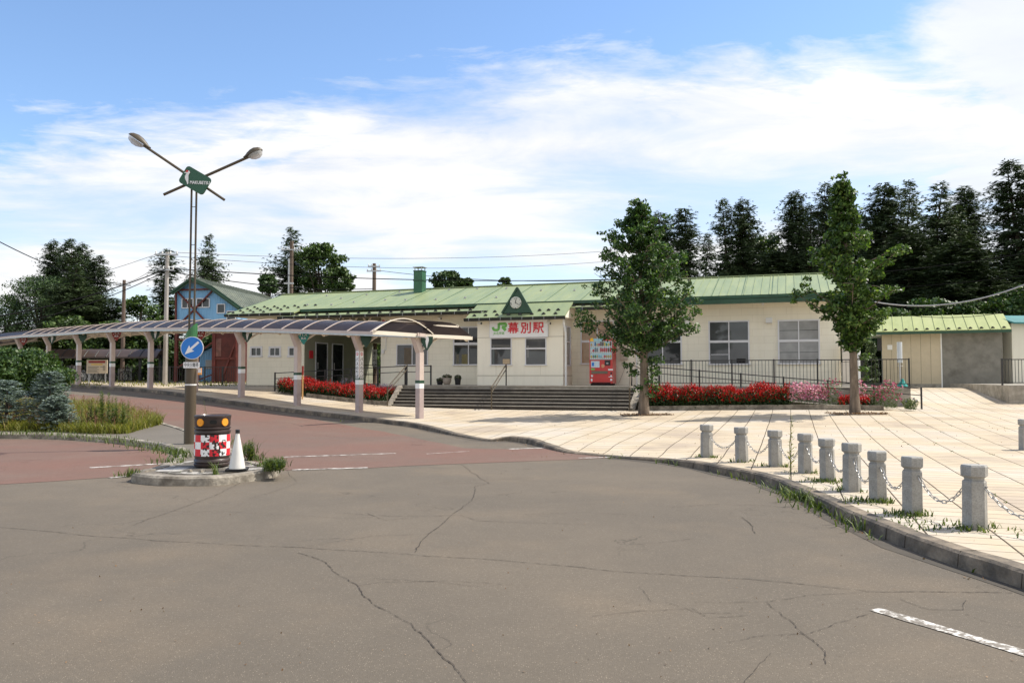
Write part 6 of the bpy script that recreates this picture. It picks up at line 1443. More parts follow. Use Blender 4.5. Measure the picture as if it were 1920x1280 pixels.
def plaza_tree(base, H, prof, r0, nb, nl, lm, label, lean=(0,0), low=None, dens=.5, skew=0.0, trunk_top=.92, lq=.062, topk=1.0):
    e_ = empty('street_tree', base, 0, label, 'tree', 'young trees planted in the plaza')
    pts, rr = trunk_mesh(H*trunk_top, r0, lean); mb = MB(); mb.tube(pts, rr, 12)
    def tp(h):
        t = min(max(h/(H*trunk_top), 0), 1)*(len(pts)-1); i = min(int(t), len(pts)-2); return pts[i].lerp(pts[i+1], t-i)
    def rad(h):
        for (h0, a), (h1, b_) in zip(prof, prof[1:]):
            if h0 <= h <= h1: return a+(b_-a)*(h-h0)/(h1-h0)
        return prof[-1][1]
    clumps = []; hs0, hs1 = prof[0][0], prof[-1][0]
    for i in range(nb):
        t = (i+rnd.random())/nb; h = hs0+(hs1-hs0)*t; R_ = rad(h)*rnd.choice((1.08, .95, .8, .6)); a = i*2.399+rnd.uniform(-.4, .4)
        rise = R_*rnd.uniform(.25, .75); hb = max(h-rise, hs0*.75); p0 = tp(hb); d = Vector((math.cos(a), math.sin(a), 0)); sk = skew*(d.x); R_ *= (1+sk)
        p3 = Vector((p0.x, p0.y, 0))+d*R_+Vector((0,0,h)); p1 = p0.lerp(p3, .4)-Vector((0,0,.1*R_)); B = [p0.lerp(p1, k/3) if k < 3 else p1.lerp(p3, (k-3)/3) for k in range(7)]
        br = max(.012, r0*.34*(1-t*.7)); mb.tube(B, [br*(1-k/7.5) for k in range(7)], 6)
        for k in (2, 3, 4, 5, 6):
            if R_*k/6 < .15 and R_ > .3: continue
            clumps.append((B[k]+rv(.10), (.15+.045*R_)*rnd.uniform(.65, 1.3)*(1.0 if k > 3 else .9)))
            if rnd.random() < .7:
                sd = rv(1); sd.z = abs(sd.z)*.4; sd.normalize(); L_ = .22+.18*R_; q = B[k]+sd*L_; mb.tube([B[k], B[k].lerp(q, .5)+Vector((0,0,.03)), q], [.010, .008, .004], 4); clumps.append((q, rnd.uniform(.09, .17)))
    for k in range(10): h = hs1-(hs1-hs0)*.32*k/10; clumps.append((tp(h)+rv(.07+.012*k), (.08+.022*k)*topk))
    if low:
        for (x, y, z, r) in low:
            clumps.append((Vector((x, y, z)), r)); p0 = tp(max(z-.2, .3)); mb.tube([p0, p0.lerp(Vector((x,y,z)), .5)+Vector((0,0,.05)), Vector((x,y,z))], [.02, .014, .006], 5)
    tot = sum(r**2 for _, r in clumps)
    mb.build('trunk', M['bark'], e_, smooth=True)
    lb = MB()
    for c, r in clumps:
        n = int(nl*r*r/tot)
        for _ in range(n):
            d = rv(1); d.normalize(); rr_ = r*(rnd.random()**.42); p = c+Vector((d.x*rr_*1.15, d.y*rr_*1.15, d.z*rr_*.72-.02)); leaf(lb, p, lq*rnd.uniform(.7, 1.25), Vector((d.x*.5, d.y*.5, .9))+rv(.55))
    lb.build('crown', lm, e_)
    return e_
T1 = GP(1207, 778); s1 = T1.y/FOC
prof1 = [(2.75,.6),(3.0,1.7),(3.25,2.25),(3.5,2.2),(3.9,1.95),(4.6,1.7),(5.3,1.45),(6.0,1.2),(6.6,.85),(7.1,.35),(7.5,.08)]
low1 = [(.25,-.1,1.15,.30),(-.35,.1,1.5,.22),(.3,0,1.55,.32),(-.55,-.1,1.75,.22),(.1,.1,1.9,.3),(.45,-.1,1.95,.28),(-.15,0,2.2,.3),(-.5,0,2.2,.18),(-.2,-.1,.95,.2),(.5,.1,.95,.16),(.22,-.15,.75,.16),(-1.9,.1,3.0,.26),(-2.2,0,3.2,.25)]
plaza_tree(T1, 7.6, prof1, .145, 80, 27000, M['leaf1'], 'tall full-crowned leafy tree with sprouts on its trunk in front of the vending machine', (-.1,.05), low1)
T2 = GP(1603, 776)
prof2 = [(2.3,.15),(2.8,.6),(3.3,1.05),(3.9,1.5),(4.5,1.65),(5.15,1.6),(5.55,1.35),(5.9,.6),(6.5,.36),(7.0,.24),(7.4,.1),(7.75,.03)]
low2 = [(.35,-.05,1.9,.17),(.3,0,1.5,.15),(.38,0,1.2,.12),(-.2,0,2.2,.2)]
plaza_tree(T2, 7.75, prof2, .125, 60, 19000, M['leaf2'], 'slimmer vase-shaped leafy tree with a pointed top near the right end of the station', (-.28,0), low2, topk=.7, lq=.07)
def pit(c, L, label):
    mb = MB(); n = 26; vs = [(0,0,.03)]
    hx, hy = .85, .42
    for k in range(n): a = 2*math.pi*k/n; x, y = max(-hx, min(hx, 1.3*hx*math.cos(a))), max(-hy, min(hy, 1.3*hy*math.sin(a))); vs.append((x*rnd.uniform(.9,1.05), y*rnd.uniform(.9,1.05), zp(c.x+x, c.y+y)-c.z+.006))
    mb.add(vs, [(0, k+1, (k+1) % n+1) for k in range(n)])
    o = mb.build('tree_pit', M['soil']); o.location = c; o.rotation_euler = (0, 0, 0); tag(o, label, 'tree pit', 'soil pits round the plaza trees')
    mb = MB()
    for _ in range(260):
        x, y = rnd.uniform(-hx, hx)*1.1, rnd.uniform(-hy, hy)*1.1; leaf(mb, Vector((x, y, .02+rnd.random()*.03)), .035, Vector((0,0,1))+rv(.4))
    mb.build('fallen_leaves', M['dryleaf'], o)
M['dryleaf'] = leafmat('dry_leaf', (.13,.07,.035), (.30,.18,.09), None, .1)
pit(T1+Vector((.1,0,0)), 1, 'brown soil square with fallen leaves under the full-crowned tree'); pit(T2+Vector((.1,0,0)), 1, 'brown soil square with fallen leaves under the vase-shaped tree')
# ---- conifers
def conifer_mesh(H, Rm, lm, seed, density=1.0, droop=.35, top=.9, name='tree', q=.40, irregular=.25, base_h=.08, shape=.85, levels=None, feather=1.0):
    r = random.Random(seed); e_ = empty(name, (0,0,0)); mb = MB()
    pts = [Vector((.15*math.sin(k*.9+seed), .15*math.cos(k*.7+seed), H*k/9)) for k in range(10)]; mb.tube(pts, [max(.02, H*.014*(1-k/9.3)) for k in range(10)], 7)
    lb = MB(); lv = levels or int(H*4.2*density)
    for i in range(lv):
        t = base_h+(1-base_h)*(i+r.random())/lv; h = H*t; RR = Rm*(1-t)**(shape*.8)*(1+irregular*mnoise.noise(Vector((t*6, seed*3.1, 0)))*1.8)+.10
        nb = max(4, int(6.5*(.6+RR/Rm)*density))
        for j in range(nb):
            a = r.random()*6.283; L_ = RR*r.uniform(.55, 1.12); d = Vector((math.cos(a), math.sin(a), 0)); sd = Vector((-d.y, d.x, 0))
            steps = max(3, int(L_/(q*.42)))
            up0 = r.uniform(-.3, .42)+.4*t
            P0 = Vector((0,0,h))
            end_ = P0+d*L_+Vector((0,0,L_*(up0-droop)))
            if L_ > Rm*.3: mb.tube([P0, P0.lerp(end_, .6)+Vector((0,0,.05*L_))], [.03, .012], 4, cap=False)
            for k in range(1, steps+1):
                u = k/steps; c = P0+d*L_*u+Vector((r.gauss(0,.08), r.gauss(0,.08), L_*(up0*u-droop*u*u)+r.gauss(0,.13)))
                for s in (-1, 1):
                    for _ in range(4):
                        w = q*(1.05-.55*u)*r.uniform(.55, 1.15)*feather; dir_ = (sd*s*r.uniform(.3, 1)+d*r.uniform(.2,.9)+Vector((0,0,r.uniform(-.75,.15)))).normalized(); n_ = dir_.cross(Vector((r.gauss(0,.6), r.gauss(0,.6), 1))).normalized()
                        k_ = len(lb.v); lb.v += [c-n_*w*.04, c+dir_*w*.5-n_*w*.12, c+dir_*w*1.15, c+dir_*w*.5+n_*w*.12]; lb.f.append((k_, k_+1, k_+2, k_+3)); lb.mi.append(0)
    mb.build('trunk', M['darkbark'], e_); lb.build('crown', lm, e_)
    return e_
used_ = {}
def place_c(kind, px, pyt, Y, wpx, label, group, protos, H0, R0, cat='conifer'):
    T = WY(px, pyt, Y); z0 = zr(T.x, min(Y, 60))-.1; H = T.z-z0; Rw = wpx/2*Y/FOC
    key = kind; src = protos[kind]
    if key not in used_: o = src; used_[key] = 1
    else: o = copy_tree(src)
    o.location = (T.x, Y, z0); o.rotation_euler = (0, 0, rnd.random()*6.28); o.scale = (Rw/R0[kind], Rw/R0[kind], H/H0[kind]); tag(o, label, cat, group)
PR = {}; H0 = {}; R0 = {}
def mkp(k, H, Rm, lm, seed, **kw): PR[k] = conifer_mesh(H, Rm, lm, seed, name=kw.pop('nm', 'conifer_tree'), **kw); H0[k] = H; R0[k] = Rm
mkp('a', 18, 3.2, M['needle'], 3, droop=.35, density=1.15, shape=.75)
mkp('b', 18, 2.6, M['needle'], 8, droop=.45, density=1.2, irregular=.35, shape=.6)
mkp('c', 16, 2.2, M['needle2'], 15, droop=.3, density=.95, irregular=.4, shape=.65)
mkp('d', 16, 3.6, M['needle2'], 21, droop=.25, density=1.1, irregular=.3, shape=.8)
gr = 'dark conifers behind the station at the right'
spec = [('a',1283,392,70,112,'broad dark conifer directly right of the full-crowned plaza tree'),('c',1326,438,76,55,'short thin conifer between the broad one and the pair'),
 ('c',1357,374,72,72,'left one of the two slender pale conifers side by side'),('b',1394,375,72,78,'right one of the two slender conifers side by side'),
 ('c',1446,436,82,50,'smallest conifer, alone in the gap over the roof'),('b',1490,361,72,84,'narrow dark conifer left of the vase-shaped tree'),
 ('c',1519,384,70,66,'thin conifer just left of the vase-shaped tree top'),('a',1547,346,70,96,'tall dark conifer right behind the top of the vase-shaped tree'),
 ('a',1612,400,74,100,'dark conifer hidden behind the upper crown of the vase-shaped tree'),
 ('b',1657,346,68,110,'dense dark conifer right of the vase-shaped tree'),('c',1703,339,74,80,'ragged open-topped conifer between two denser ones'),
 ('d',1762,346,66,150,'broadest dark conifer of the right-hand stand'),('b',1808,352,68,100,'narrow conifer attached to the right of the broadest one'),
 ('a',1897,304,62,150,'tallest conifer, nearest the right edge of the picture'),('b',1236,400,72,90,'dark conifer mostly hidden behind the full-crowned tree'),
 ('a',1590,430,78,120,'conifer low behind the vase-shaped tree'),('a',1700,430,64,150,'dark conifer filling in above the shed'),('b',1800,450,60,150,'dark conifer close behind the right part of the shed'),
 ('b',1455,470,70,110,'low dark conifer above the roof, left of the narrow tall one'),('b',1995,330,62,150,'conifer just beyond the right edge')]
for k, px, py, Y, w, l in spec: place_c(k, px, py, Y, w*1.75, l, gr, PR, H0, R0)
gl = 'conifers on the left beyond the walkway'
for k, px, py, Y, w, l in [('b',101,452,62,70,'leftmost tip of the dark conifer clump at the left'),('a',131,449,60,90,'highest conifer of the dark clump at the left'),('b',155,458,62,80,'third conifer of the dark clump at the left'),
 ('a',184,480,58,100,'rightmost spreading conifer of the dark clump'),('d',140,500,56,150,'low wide conifer filling the base of the dark clump'),
 ('c',313,468,66,96,'pale ragged conifer behind the concrete pole'),('d',392,442,68,94,'bushy conifer behind the blue footbridge'),('d',548,430,72,130,'wide conifer behind the wooden pole over the roof'),('a',215,560,57,110,'low dark conifer left of the wooden pole')]: place_c(k, px, py, Y, w*1.5, l, gl, PR, H0, R0)
# ---- bushy trees and pines: many clumps
def bushy(px, pyt, pyb, wpx, Y, lm, label, cat='tree', name='broadleaf_tree', nclump=60, nl=5000, lq=.10, depth=None, flat_=.72, group=None, trunk=True, wide=1.0, jit=.26, seed=0, top=1.0, asp=.6):
    r = random.Random(seed+int(px)); T = WY(px, pyt, Y); Bm = WY(px, pyb, Y); z0 = zr(T.x, min(Y, 60))-.05; H = T.z-z0; W = wpx/2*Y/FOC; D = depth or W*.8; hb = max(Bm.z-z0, 0)
    e_ = empty(name, (T.x, Y, z0), 0, label, cat, group); cl = []
    for i in range(nclump):
        t = r.random(); z = hb+(H-hb)*t; prf = math.sin(math.pi*(.18+.80*t)**1.0)**.6 if top == 1.0 else (1-t**top)**.6
        a = r.random()*6.283; ρ = prf*math.sqrt(r.uniform(.25, 1)); cr2 = min(W, H-hb)*r.uniform(.16, jit+.06)
        cl.append((Vector((math.cos(a)*ρ*(W-cr2*.7), math.sin(a)*ρ*(D-cr2*.7), min(z, H-cr2*.8))), cr2))
    tot = sum(q*q for _, q in cl); lb = MB()
    for c, q in cl:
        for _ in range(int(nl*q*q/tot)):
            d = Vector((r.gauss(0,1), r.gauss(0,1), r.gauss(0,1))).normalized(); k = q*r.random()**.35; leaf(lb, c+Vector((d.x*k, d.y*k, d.z*k*flat_)), lq*r.uniform(.65,1.3), Vector((d.x*.4,d.y*.4,.9))+rv(.5), asp)
    if trunk:
        mb = MB(); mb.tube([(0,0,-.1),(0.05,0,H*.4),(0,.1,H*.8)], [max(.08, H*.022), H*.015, .03], 8)
        for c, q in cl[::4]: mb.tube([Vector((0,0,max(.2, c.z*.55))), Vector((0,0,c.z*.6)).lerp(c, .55), c], [max(.02, H*.008), max(.014, H*.005), .008], 4, cap=False)
        mb.build('trunk', M['darkbark'], e_)
    lb.build('crown', lm, e_); return e_
ga = 'bushes and trees behind the station'
bushy(603, 455, 540, 110, 70, M['brleaf'], 'rounded yellowish broadleaf tree right of the wide conifer', nl=5200, lq=.16, group=ga)
bushy(640, 500, 545, 60, 68, M['brleaf'], 'smaller broadleaf tree at the right foot of the rounded one', nl=2500, lq=.15, group=ga)
bushy(503, 514, 546, 46, 60, M['pine'], 'small round pine between the footbridge roof and the wide conifer', nl=2000, lq=.12, group=ga)
bushy(836, 507, 540, 66, 66, M['pine'], 'round pine showing over the ridge right of the chimney', nl=2600, lq=.13, group=ga)
bushy(872, 521, 540, 40, 66, M['brleaf'], 'low treetop showing over the ridge beside the round pine', nl=1200, lq=.13, group=ga); bushy(947, 520, 540, 32, 66, M['brleaf'], 'tiny treetop over the ridge above the clock gable', nl=900, lq=.12, group=ga)
bushy(78, 514, 640, 170, 59, M['pine'], 'large soft green pine left of the dark conifer clump', 'pine', 'pine_tree', 110, 12000, .13, group=ga, asp=.25)
bushy(-60, 540, 660, 150, 60, M['pine'], 'pine at the left edge of the picture', 'pine', 'pine_tree', 60, 5000, .13, group=ga, asp=.25)
bushy(10, 550, 660, 110, 60, M['pine'], 'green pine standing just in from the left edge', 'pine', 'pine_tree', 60, 6000, .13, group=ga, asp=.25)
for i, (px, pt, w, Y, m_, l) in enumerate([(125,590,130,54,'brleaf','leafy bush behind the walkway roof, left of the dark clump'),(205,600,130,54,'brleaf','leafy bush behind the walkway, under the dark clump'),
  (262,552,110,56,'brleaf','rounded tree between the wooden and the concrete pole'),(300,590,100,55,'brleaf','leafy bush at the foot of the concrete pole'),(250,610,120,53,'brleaf','low leafy bush behind the bicycle shelter'),
  (340,640,110,56,'brleaf','dark bush seen through the footbridge legs'),(60,620,150,57,'brleaf','leafy bush behind the far left of the walkway'),(160,640,120,53.5,'brleaf','low bush behind the notice board'),(395,630,90,58,'brleaf','dark bush behind the little blue hut'),(690,600,150,56,'brleaf','dark bush seen through the passage of the station'),(640,630,140,57,'brleaf','second dark bush behind the passage')]):
    bushy(px, pt, 715, w, Y, M[m_], l, 'bush', 'bush', 46, 4200, .14, group='bushes behind the walkway', jit=.3)
for i, (px, pt, w, Y, l) in enumerate([(1672,575,110,50,'bright bush left above the shed roof'),(1740,556,120,52,'rounded bush in the middle above the shed roof'),(1815,562,120,51,'bush above the right half of the shed roof'),(1885,545,110,50,'bush above the right end of the shed'),(1940,530,120,48,'bush at the right edge behind the teal roof'),(1690,600,80,49,'low bush behind the left end of the shed'),(1430,440,110,76,'leafy treetop behind the lone small conifer'),(1420,500,240,78,'low leafy mass above the roof ridge on the right'),(1600,500,240,78,'leafy mass behind the vase-shaped tree')]):
    bushy(px, pt, 650 if i < 6 else 560, w, Y, M['pot2'] if i < 6 else M['brleaf'], l, 'bush', 'bush', 50, 4200, .13 if i < 6 else .2, group='bushes behind the sheds', jit=.3)
# dark wood that closes the view behind everything
mb = MB()
for _ in range(15000):
    x = rnd.uniform(-75, 95); dens = 1.0
    if x < 2: top = 4.5+2.0*mnoise.noise(Vector((x*.12, 1, 0)))
    else: top = 7.5+4*mnoise.noise(Vector((x*.1, 5, 0)))+(3 if x > 30 else 0)
    if -12 < x < 14: top = 3.2
    y = 86+rnd.uniform(0, 7); z = 1+rnd.random()**.8*max(top, 1)
    leaf(mb, Vector((x, y, z)), rnd.uniform(.35, .75), Vector((rnd.gauss(0,.4), -1, rnd.gauss(.4,.4))))
tag(mb.build('woodland', M['needle'], kind='stuff'), 'dark dense wood closing the view far behind the railway', 'woodland')
# columnar shrub between station and shed
bushy(1632, 640, 716, 34, 39, M['needle'], 'dark conical clipped shrub between the station and the shed', 'shrub', 'conical_shrub', 60, 4500, .06, flat_=1, trunk=False, top=1.4)
# ---- left foreground shrubs on the island
bushy(20, 650, 735, 225, 25.5, M['pot2'], 'big leafy green bush at the left edge on the island', 'bush', 'bush', 110, 15000, .06, jit=.24, depth=2.2)
def spruce(px, pyt, pyb, wpx, Y, label, sd):
    T = WY(px, pyt, Y); z0 = zr(T.x, Y)+IZ-.05; H = T.z-z0; W = wpx/2*Y/FOC; r = random.Random(sd)
    e_ = empty('blue_spruce', (T.x, Y, z0), 0, label, 'shrub', 'low blue spruces on the island'); lb = MB()
    for i in range(int(250)):
        t = r.random(); h = H*(.04+.93*t); RR = W*math.sqrt(max(0, 1-t**1.7))*r.uniform(.82, 1.08)+.05; a = r.random()*6.283; d = Vector((math.cos(a), math.sin(a), 0)); sd_ = Vector((-d.y, d.x, 0)); n = 12
        for k in range(3, n+1):
            u = k/n; c = Vector((0,0,h-.05))+d*RR*u+Vector((0,0,.10*u+.02*math.sin(k)))
            for s in (-1, 1):
                for _ in range(2):
                    w = .12*(1.15-.5*u)*r.uniform(.6,1.2); dr_ = (sd_*s*r.uniform(.4,1)+d*.7+Vector((0,0,r.uniform(-.15,.35)))).normalized(); n_ = dr_.cross(Vector((r.gauss(0,.5), r.gauss(0,.5), 1))).normalized()
                    q = len(lb.v); lb.v += [c-n_*w*.1, c+dr_*w*.5-n_*w*.14, c+dr_*w, c+dr_*w*.5+n_*w*.14]; lb.f.append((q,q+1,q+2,q+3)); lb.mi.append(0)
    lb.build('crown', M['blue'], e_); mb = MB(); mb.tube([(0,0,0),(0,0,H*.8)], [.06,.02], 7); mb.build('trunk', M['darkbark'], e_)
spruce(94, 694, 768, 84, 22.3, 'upright blue spruce right of the big green bush on the island', 4); spruce(14, 712, 768, 100, 22.0, 'rounded blue spruce at the left edge of the picture', 5); spruce(108, 742, 772, 64, 21.6, 'small low blue spruce at the foot of the upright one', 6)
# ---- grass and weeds
def blade(mb, x, y, z, h, w, lean, sg=2):
    a = rnd.random()*6.283; d = Vector((math.cos(a), math.sin(a), 0)); s = Vector((-d.y, d.x, 0))*w; b_ = Vector((x, y, z)); k = len(mb.v); l = lean*h
    mb.v += [b_-s, b_+s, b_+d*l*.35+s*.8+Vector((0,0,h*.6)), b_+d*l*.35-s*.8+Vector((0,0,h*.6)), b_+d*l+Vector((0,0,h))]; mb.f += [(k,k+1,k+2,k+3), (k+3,k+2,k+4)]; mb.mi += [0, 0]
lawn = [IG(a, b_) for a, b_ in ((-330,815),(-100,806),(0,807),(100,808),(180,812),(238,812),(262,805),(305,794),(300,789),(230,769),(150,753),(60,746),(-80,744),(-330,748))]
LPy = [Vector((p.x, p.y)) for p in lawn]; xs_ = [p.x for p in LPy]; ys_ = [p.y for p in LPy]
mb = MB(); sdm = MB(); n = 0
while n < 36000:
    x, y = rnd.uniform(max(min(xs_), -20), max(xs_)), rnd.uniform(min(ys_), max(ys_))
    if rnd.random() < (y-19.5)/9*.7: continue
    if not inpoly(LPy, x, y): continue
    n += 1; g = .5+.5*mnoise.noise(Vector((x*.5, y*.5, 0))); h = rnd.uniform(.14, .36)*(.6+.8*g)*(.75+.25*min(1, max(0, (y-20.3)/1.2)))
    z = zr(x, y)+IZ-.02; blade(mb, x, y, z, h, .011, rnd.uniform(.3, 1.2))
    if rnd.random() < .10 and h > .25:
        h2 = h*rnd.uniform(1.15, 1.6); blade(sdm, x, y, z+h*.5, h2-h*.5, .004, .25)
        for _ in range(6): leaf(sdm, Vector((x+rnd.gauss(0,.012), y+rnd.gauss(0,.012), z+h2-.0-rnd.random()*.12)), .016, None, .4)
tag(mb.build('tall_grass', M['grassb'], kind='stuff'), 'yellow-green uncut grass covering the traffic island', 'grass')
tag(sdm.build('grass_seed_heads', M['seed'], kind='stuff'), 'reddish seed heads standing above the island grass', 'grass')
# low weeds creeping along the kerbs and bollard feet
mb = MB()
def tuft(c, n, h, sp, w=.008, lean=(.3, 1.1)):
    for _ in range(n):
        x, y = c.x+rnd.gauss(0, sp), c.y+rnd.gauss(0, sp); blade(mb, x, y, c.z-.01, h*rnd.uniform(.4, 1), w, rnd.uniform(*lean))
for px, py, n, h, sp in ((330,850,60,.16,.12),(338,856,60,.2,.1),(325,866,60,.14,.14),(312,848,50,.14,.14),(290,842,60,.12,.2),(262,836,70,.12,.25),(230,828,70,.12,.25),(195,822,80,.13,.3),(150,818,80,.12,.3),(100,815,80,.12,.3),(50,813,80,.12,.3),(10,813,80,.12,.3),(240,893,50,.14,.07),(250,886,30,.12,.06),(316,900,30,.16,.05),(333,902,26,.18,.04),(346,900,20,.14,.04),(404,898,40,.12,.05),(404,888,20,.22,.03),(470,893,30,.10,.08),(510,880,80,.24,.09),(522,874,40,.2,.07),(497,872,50,.14,.08),(463,850,60,.30,.08),(475,862,60,.2,.1),(430,845,30,.4,.06),(392,800,50,.3,.1),(640,789,6,.1,.05)):
    tuft(IG(px, py) if py < 890 else G(px, py), n, h, sp)
kx = [(p.x, p.y) for p in KL if p.y < 17 and p.x > 2.0]
for i in range(0, len(kx)-1):
    a, b_ = Vector(kx[i]), Vector(kx[i+1]); d = (b_-a)
    if d.length < 1e-3: continue
    d.normalize(); n_ = Vector((-d.y, d.x)); t_ = mnoise.noise(Vector((a.x*.9, a.y*.9, 9)))
    if t_ > -.12:
        c = a-n_*.05; tuft(Vector((c.x, c.y, zr(c.x, c.y))), int(16*(t_+.25)*2), .12+.10*max(t_, 0), .10, .009)
for px, py, n, h, sp in ((1500,925,150,.17,.16),(1520,938,170,.19,.17),(1555,950,160,.17,.16),(1580,962,110,.14,.14),(1665,992,70,.15,.09),(1772,1030,70,.14,.11),(1795,1040,50,.13,.09),(1905,1075,70,.15,.12),(1300,868,50,.12,.2),(1480,905,60,.2,.1)): 
    tuft(G(px, py), n, h, sp, .011, (.4, 1.3))
for i, p in enumerate(BB):
    for k in range(5): a = rnd.random()*6.28; tuft(p+Vector((math.cos(a)*.16, math.sin(a)*.14, 0)), 16 if i in (0,2,4,6,7,8) else 6, .09, .06, .009)
tuft(BB[8]+Vector((-.35,.1,0)), 120, .07, .22); tuft(BB[7]+Vector((-.2,-.12,0)), 90, .07, .12); tuft(BB[8]+Vector((.6,-.35,0)), 120, .07, .2); tuft(BB[6]+Vector((-.2,-.05,0)), 90, .07, .12); tuft(BB[4]+Vector((-.1,-.1,0)), 90, .07, .14)
tag(mb.build('kerb_weeds', M['grassd'], kind='stuff'), 'low green weeds growing from the kerb joints and bollard feet', 'weeds')
# weeds in the paving joints
mb = MB()
for _ in range(900):
    s = round(rnd.uniform(6, 34)/.6)*.6; o = rnd.uniform(14, 33); p = bw(s-.0, o, 0)
    # joint lines are every 0.6 m in the paving's own frame
    u = Vector((math.cos(BROT), math.sin(BROT))); v = Vector((-u.y, u.x)); a = round(rnd.uniform(2, 20)/.6)*.6; b_ = rnd.uniform(6, 28); q = u*a+v*b_
    if q.y < 8 or mnoise.noise(Vector((q.x*.6, q.y*.6, 3))) < .12: continue
    if q.x < 3: continue
    j = int(np.hypot(KA[:,0]-q.x, KA[:,1]-q.y).argmin())
    if (q.x-KA[j,0])+(q.y-KA[j,1]) < .2: continue
    z = zp(q.x, q.y)
    for _ in range(5): blade(mb, q.x+rnd.gauss(0,.012)-.05, q.y+rnd.gauss(0,.04), z-.005, rnd.uniform(.012,.035), .006, 1.2)
tag(mb.build('joint_weeds', M['grassd'], kind='stuff'), 'tiny weeds in the joints of the plaza paving', 'weeds')
def tallweed(c, H, label, n=46, lm='grassd', spread=.1, ls=.055, cone=True, group=None, stems=1, taper=1.0):
    e_ = empty('tall_weed', c, rnd.random()*6, label, 'weed', group); mb = MB(); lb = MB()
    for s in range(stems):
        ox, oy = rnd.gauss(0, spread*(stems > 1)), rnd.gauss(0, spread*(stems > 1)); Hs = H*rnd.uniform(.65, 1) if s else H; lx_, ly_ = rnd.gauss(0, .04), rnd.gauss(0, .04)
        mb.tube([(ox,oy,-.02),(ox+lx_*.5,oy,Hs*.5),(ox+lx_,oy+ly_,Hs)], [.007,.005,.002], 5, cap=False)
        for k in range(n):
            t = .05+.95*k/n; z = Hs*t; a = k*2.4; L_ = ls*(1.5-taper*t)*rnd.uniform(.7,1.2)*1.8; d = Vector((math.cos(a), math.sin(a), rnd.uniform(.1,.9))).normalized(); s_v = d.cross(Vector((0,0,1))).normalized(); b_ = Vector((ox+lx_*t, oy+ly_*t, z)); q = len(lb.v)
            lb.v += [b_, b_+d*L_*.5+s_v*L_*.13, b_+d*L_, b_+d*L_*.5-s_v*L_*.13]; lb.f.append((q,q+1,q+2,q+3)); lb.mi.append(0)
    mb.build('stem', M[lm], e_); lb.build('leaves', M[lm], e_)
tallweed(GP(1482, 884), .86, 'tall upright weed between the third and fourth bollards', 60, 'grassb', ls=.05, stems=1)
tallweed(IG(204, 806), 1.10, 'tallest feathery green weed in the middle of the island grass', 90, 'grassd', .16, .07, stems=9)
tallweed(IG(226, 808), .85, 'second feathery weed at the right of the tallest one', 80, 'grassd', .12, .07, stems=7)
tallweed(IG(172, 806), .7, 'feathery weed at the left of the tallest one', 80, 'grassd', .14, .06, stems=7)
tallweed(IG(392, 848), 1.0, 'thin weed sticking up behind the traffic drum', 60, 'grassd', .04, .035, stems=1)
tallweed(IG(512, 882), .22, 'bushy weed at the right tip of the island nose', 50, 'grassd', .10, .05, stems=10)
tallweed(IG(463, 862), .36, 'leafy weed behind the white cone', 50, 'grassd', .07, .05, stems=6)
tallweed(G(404, 903), .22, 'small weed growing at the foot of the kerb below the drum', 26, 'grassb', .02, .03, stems=1)
# ================================================================ flower beds
def bed(name, L, R_, label, kerb_label): pass
kz = lambda x, y: zp(x, y)
def kerbline(pts, w, h, label):
    mb = MB(); rows = []
    for i, p in enumerate(pts):
        a, b_ = pts[max(i-1, 0)], pts[min(i+1, len(pts)-1)]; d = Vector((b_[0]-a[0], b_[1]-a[1])).normalized(); n_ = Vector((-d.y, d.x)); z = zp(p[0], p[1]); rows.append([Vector((p[0]+n_.x*q, p[1]+n_.y*q, z+dz)) for q, dz in ((0,-.1),(0,h),(w,h),(w,-.1))])
    mb.add([v for r in rows for v in r], [(i*4+k, i*4+k+1, (i+1)*4+k+1, (i+1)*4+k)[::-1] for i in range(len(rows)-1) for k in range(3)]+[(0,1,2,3), tuple(len(rows)*4-4+k for k in (3,2,1,0))])
    o = mb.build('flower_bed_kerb', M['conclt'], origin=(pts[0][0], pts[0][1], zp(*pts[0]))); tag(o, label, 'kerb', 'kerbs round the flower beds')
rb0, rb1 = bs(1196, 5.0), bs(1655, 5.0)
RBK = [tuple(bw(rb0+(rb1-rb0)*k/30, 5.0)[:2]) for k in range(31)]; kerbline(RBK, .14, .17, 'low pale kerb in front of the right-hand flower bed')
A_, B_ = GP(570, 737), GP(716, 759); bwL = A_; 
B_ = bw(bs(728, 4.9), 4.9); A_ = bw(bs(575, 4.3), 4.3)
LBK = [(A_.x+(B_.x-A_.x)*k/20, A_.y+(B_.y-A_.y)*k/20) for k in range(21)]; kerbline(LBK, .14, .17, 'low pale kerb in front of the left-hand flower bed')
def soilbed(name, P, label):
    o = sheet('flower_bed_soil', P, zp, M['soil'], .08, .6); tag(o, label, 'flower bed')
soilbed('soil', [RBK[0], RBK[-1], tuple(bw(rb1, 3.96)[:2]), tuple(bw(rb0, 3.96)[:2])], 'dark soil of the long flower bed right of the steps')
soilbed('soil', [LBK[0], LBK[-1], tuple(bw(a0-.35, 2.95)[:2]), tuple(bw(bs(575, 3.1), 3.1)[:2])], 'dark soil of the flower bed left of the steps')
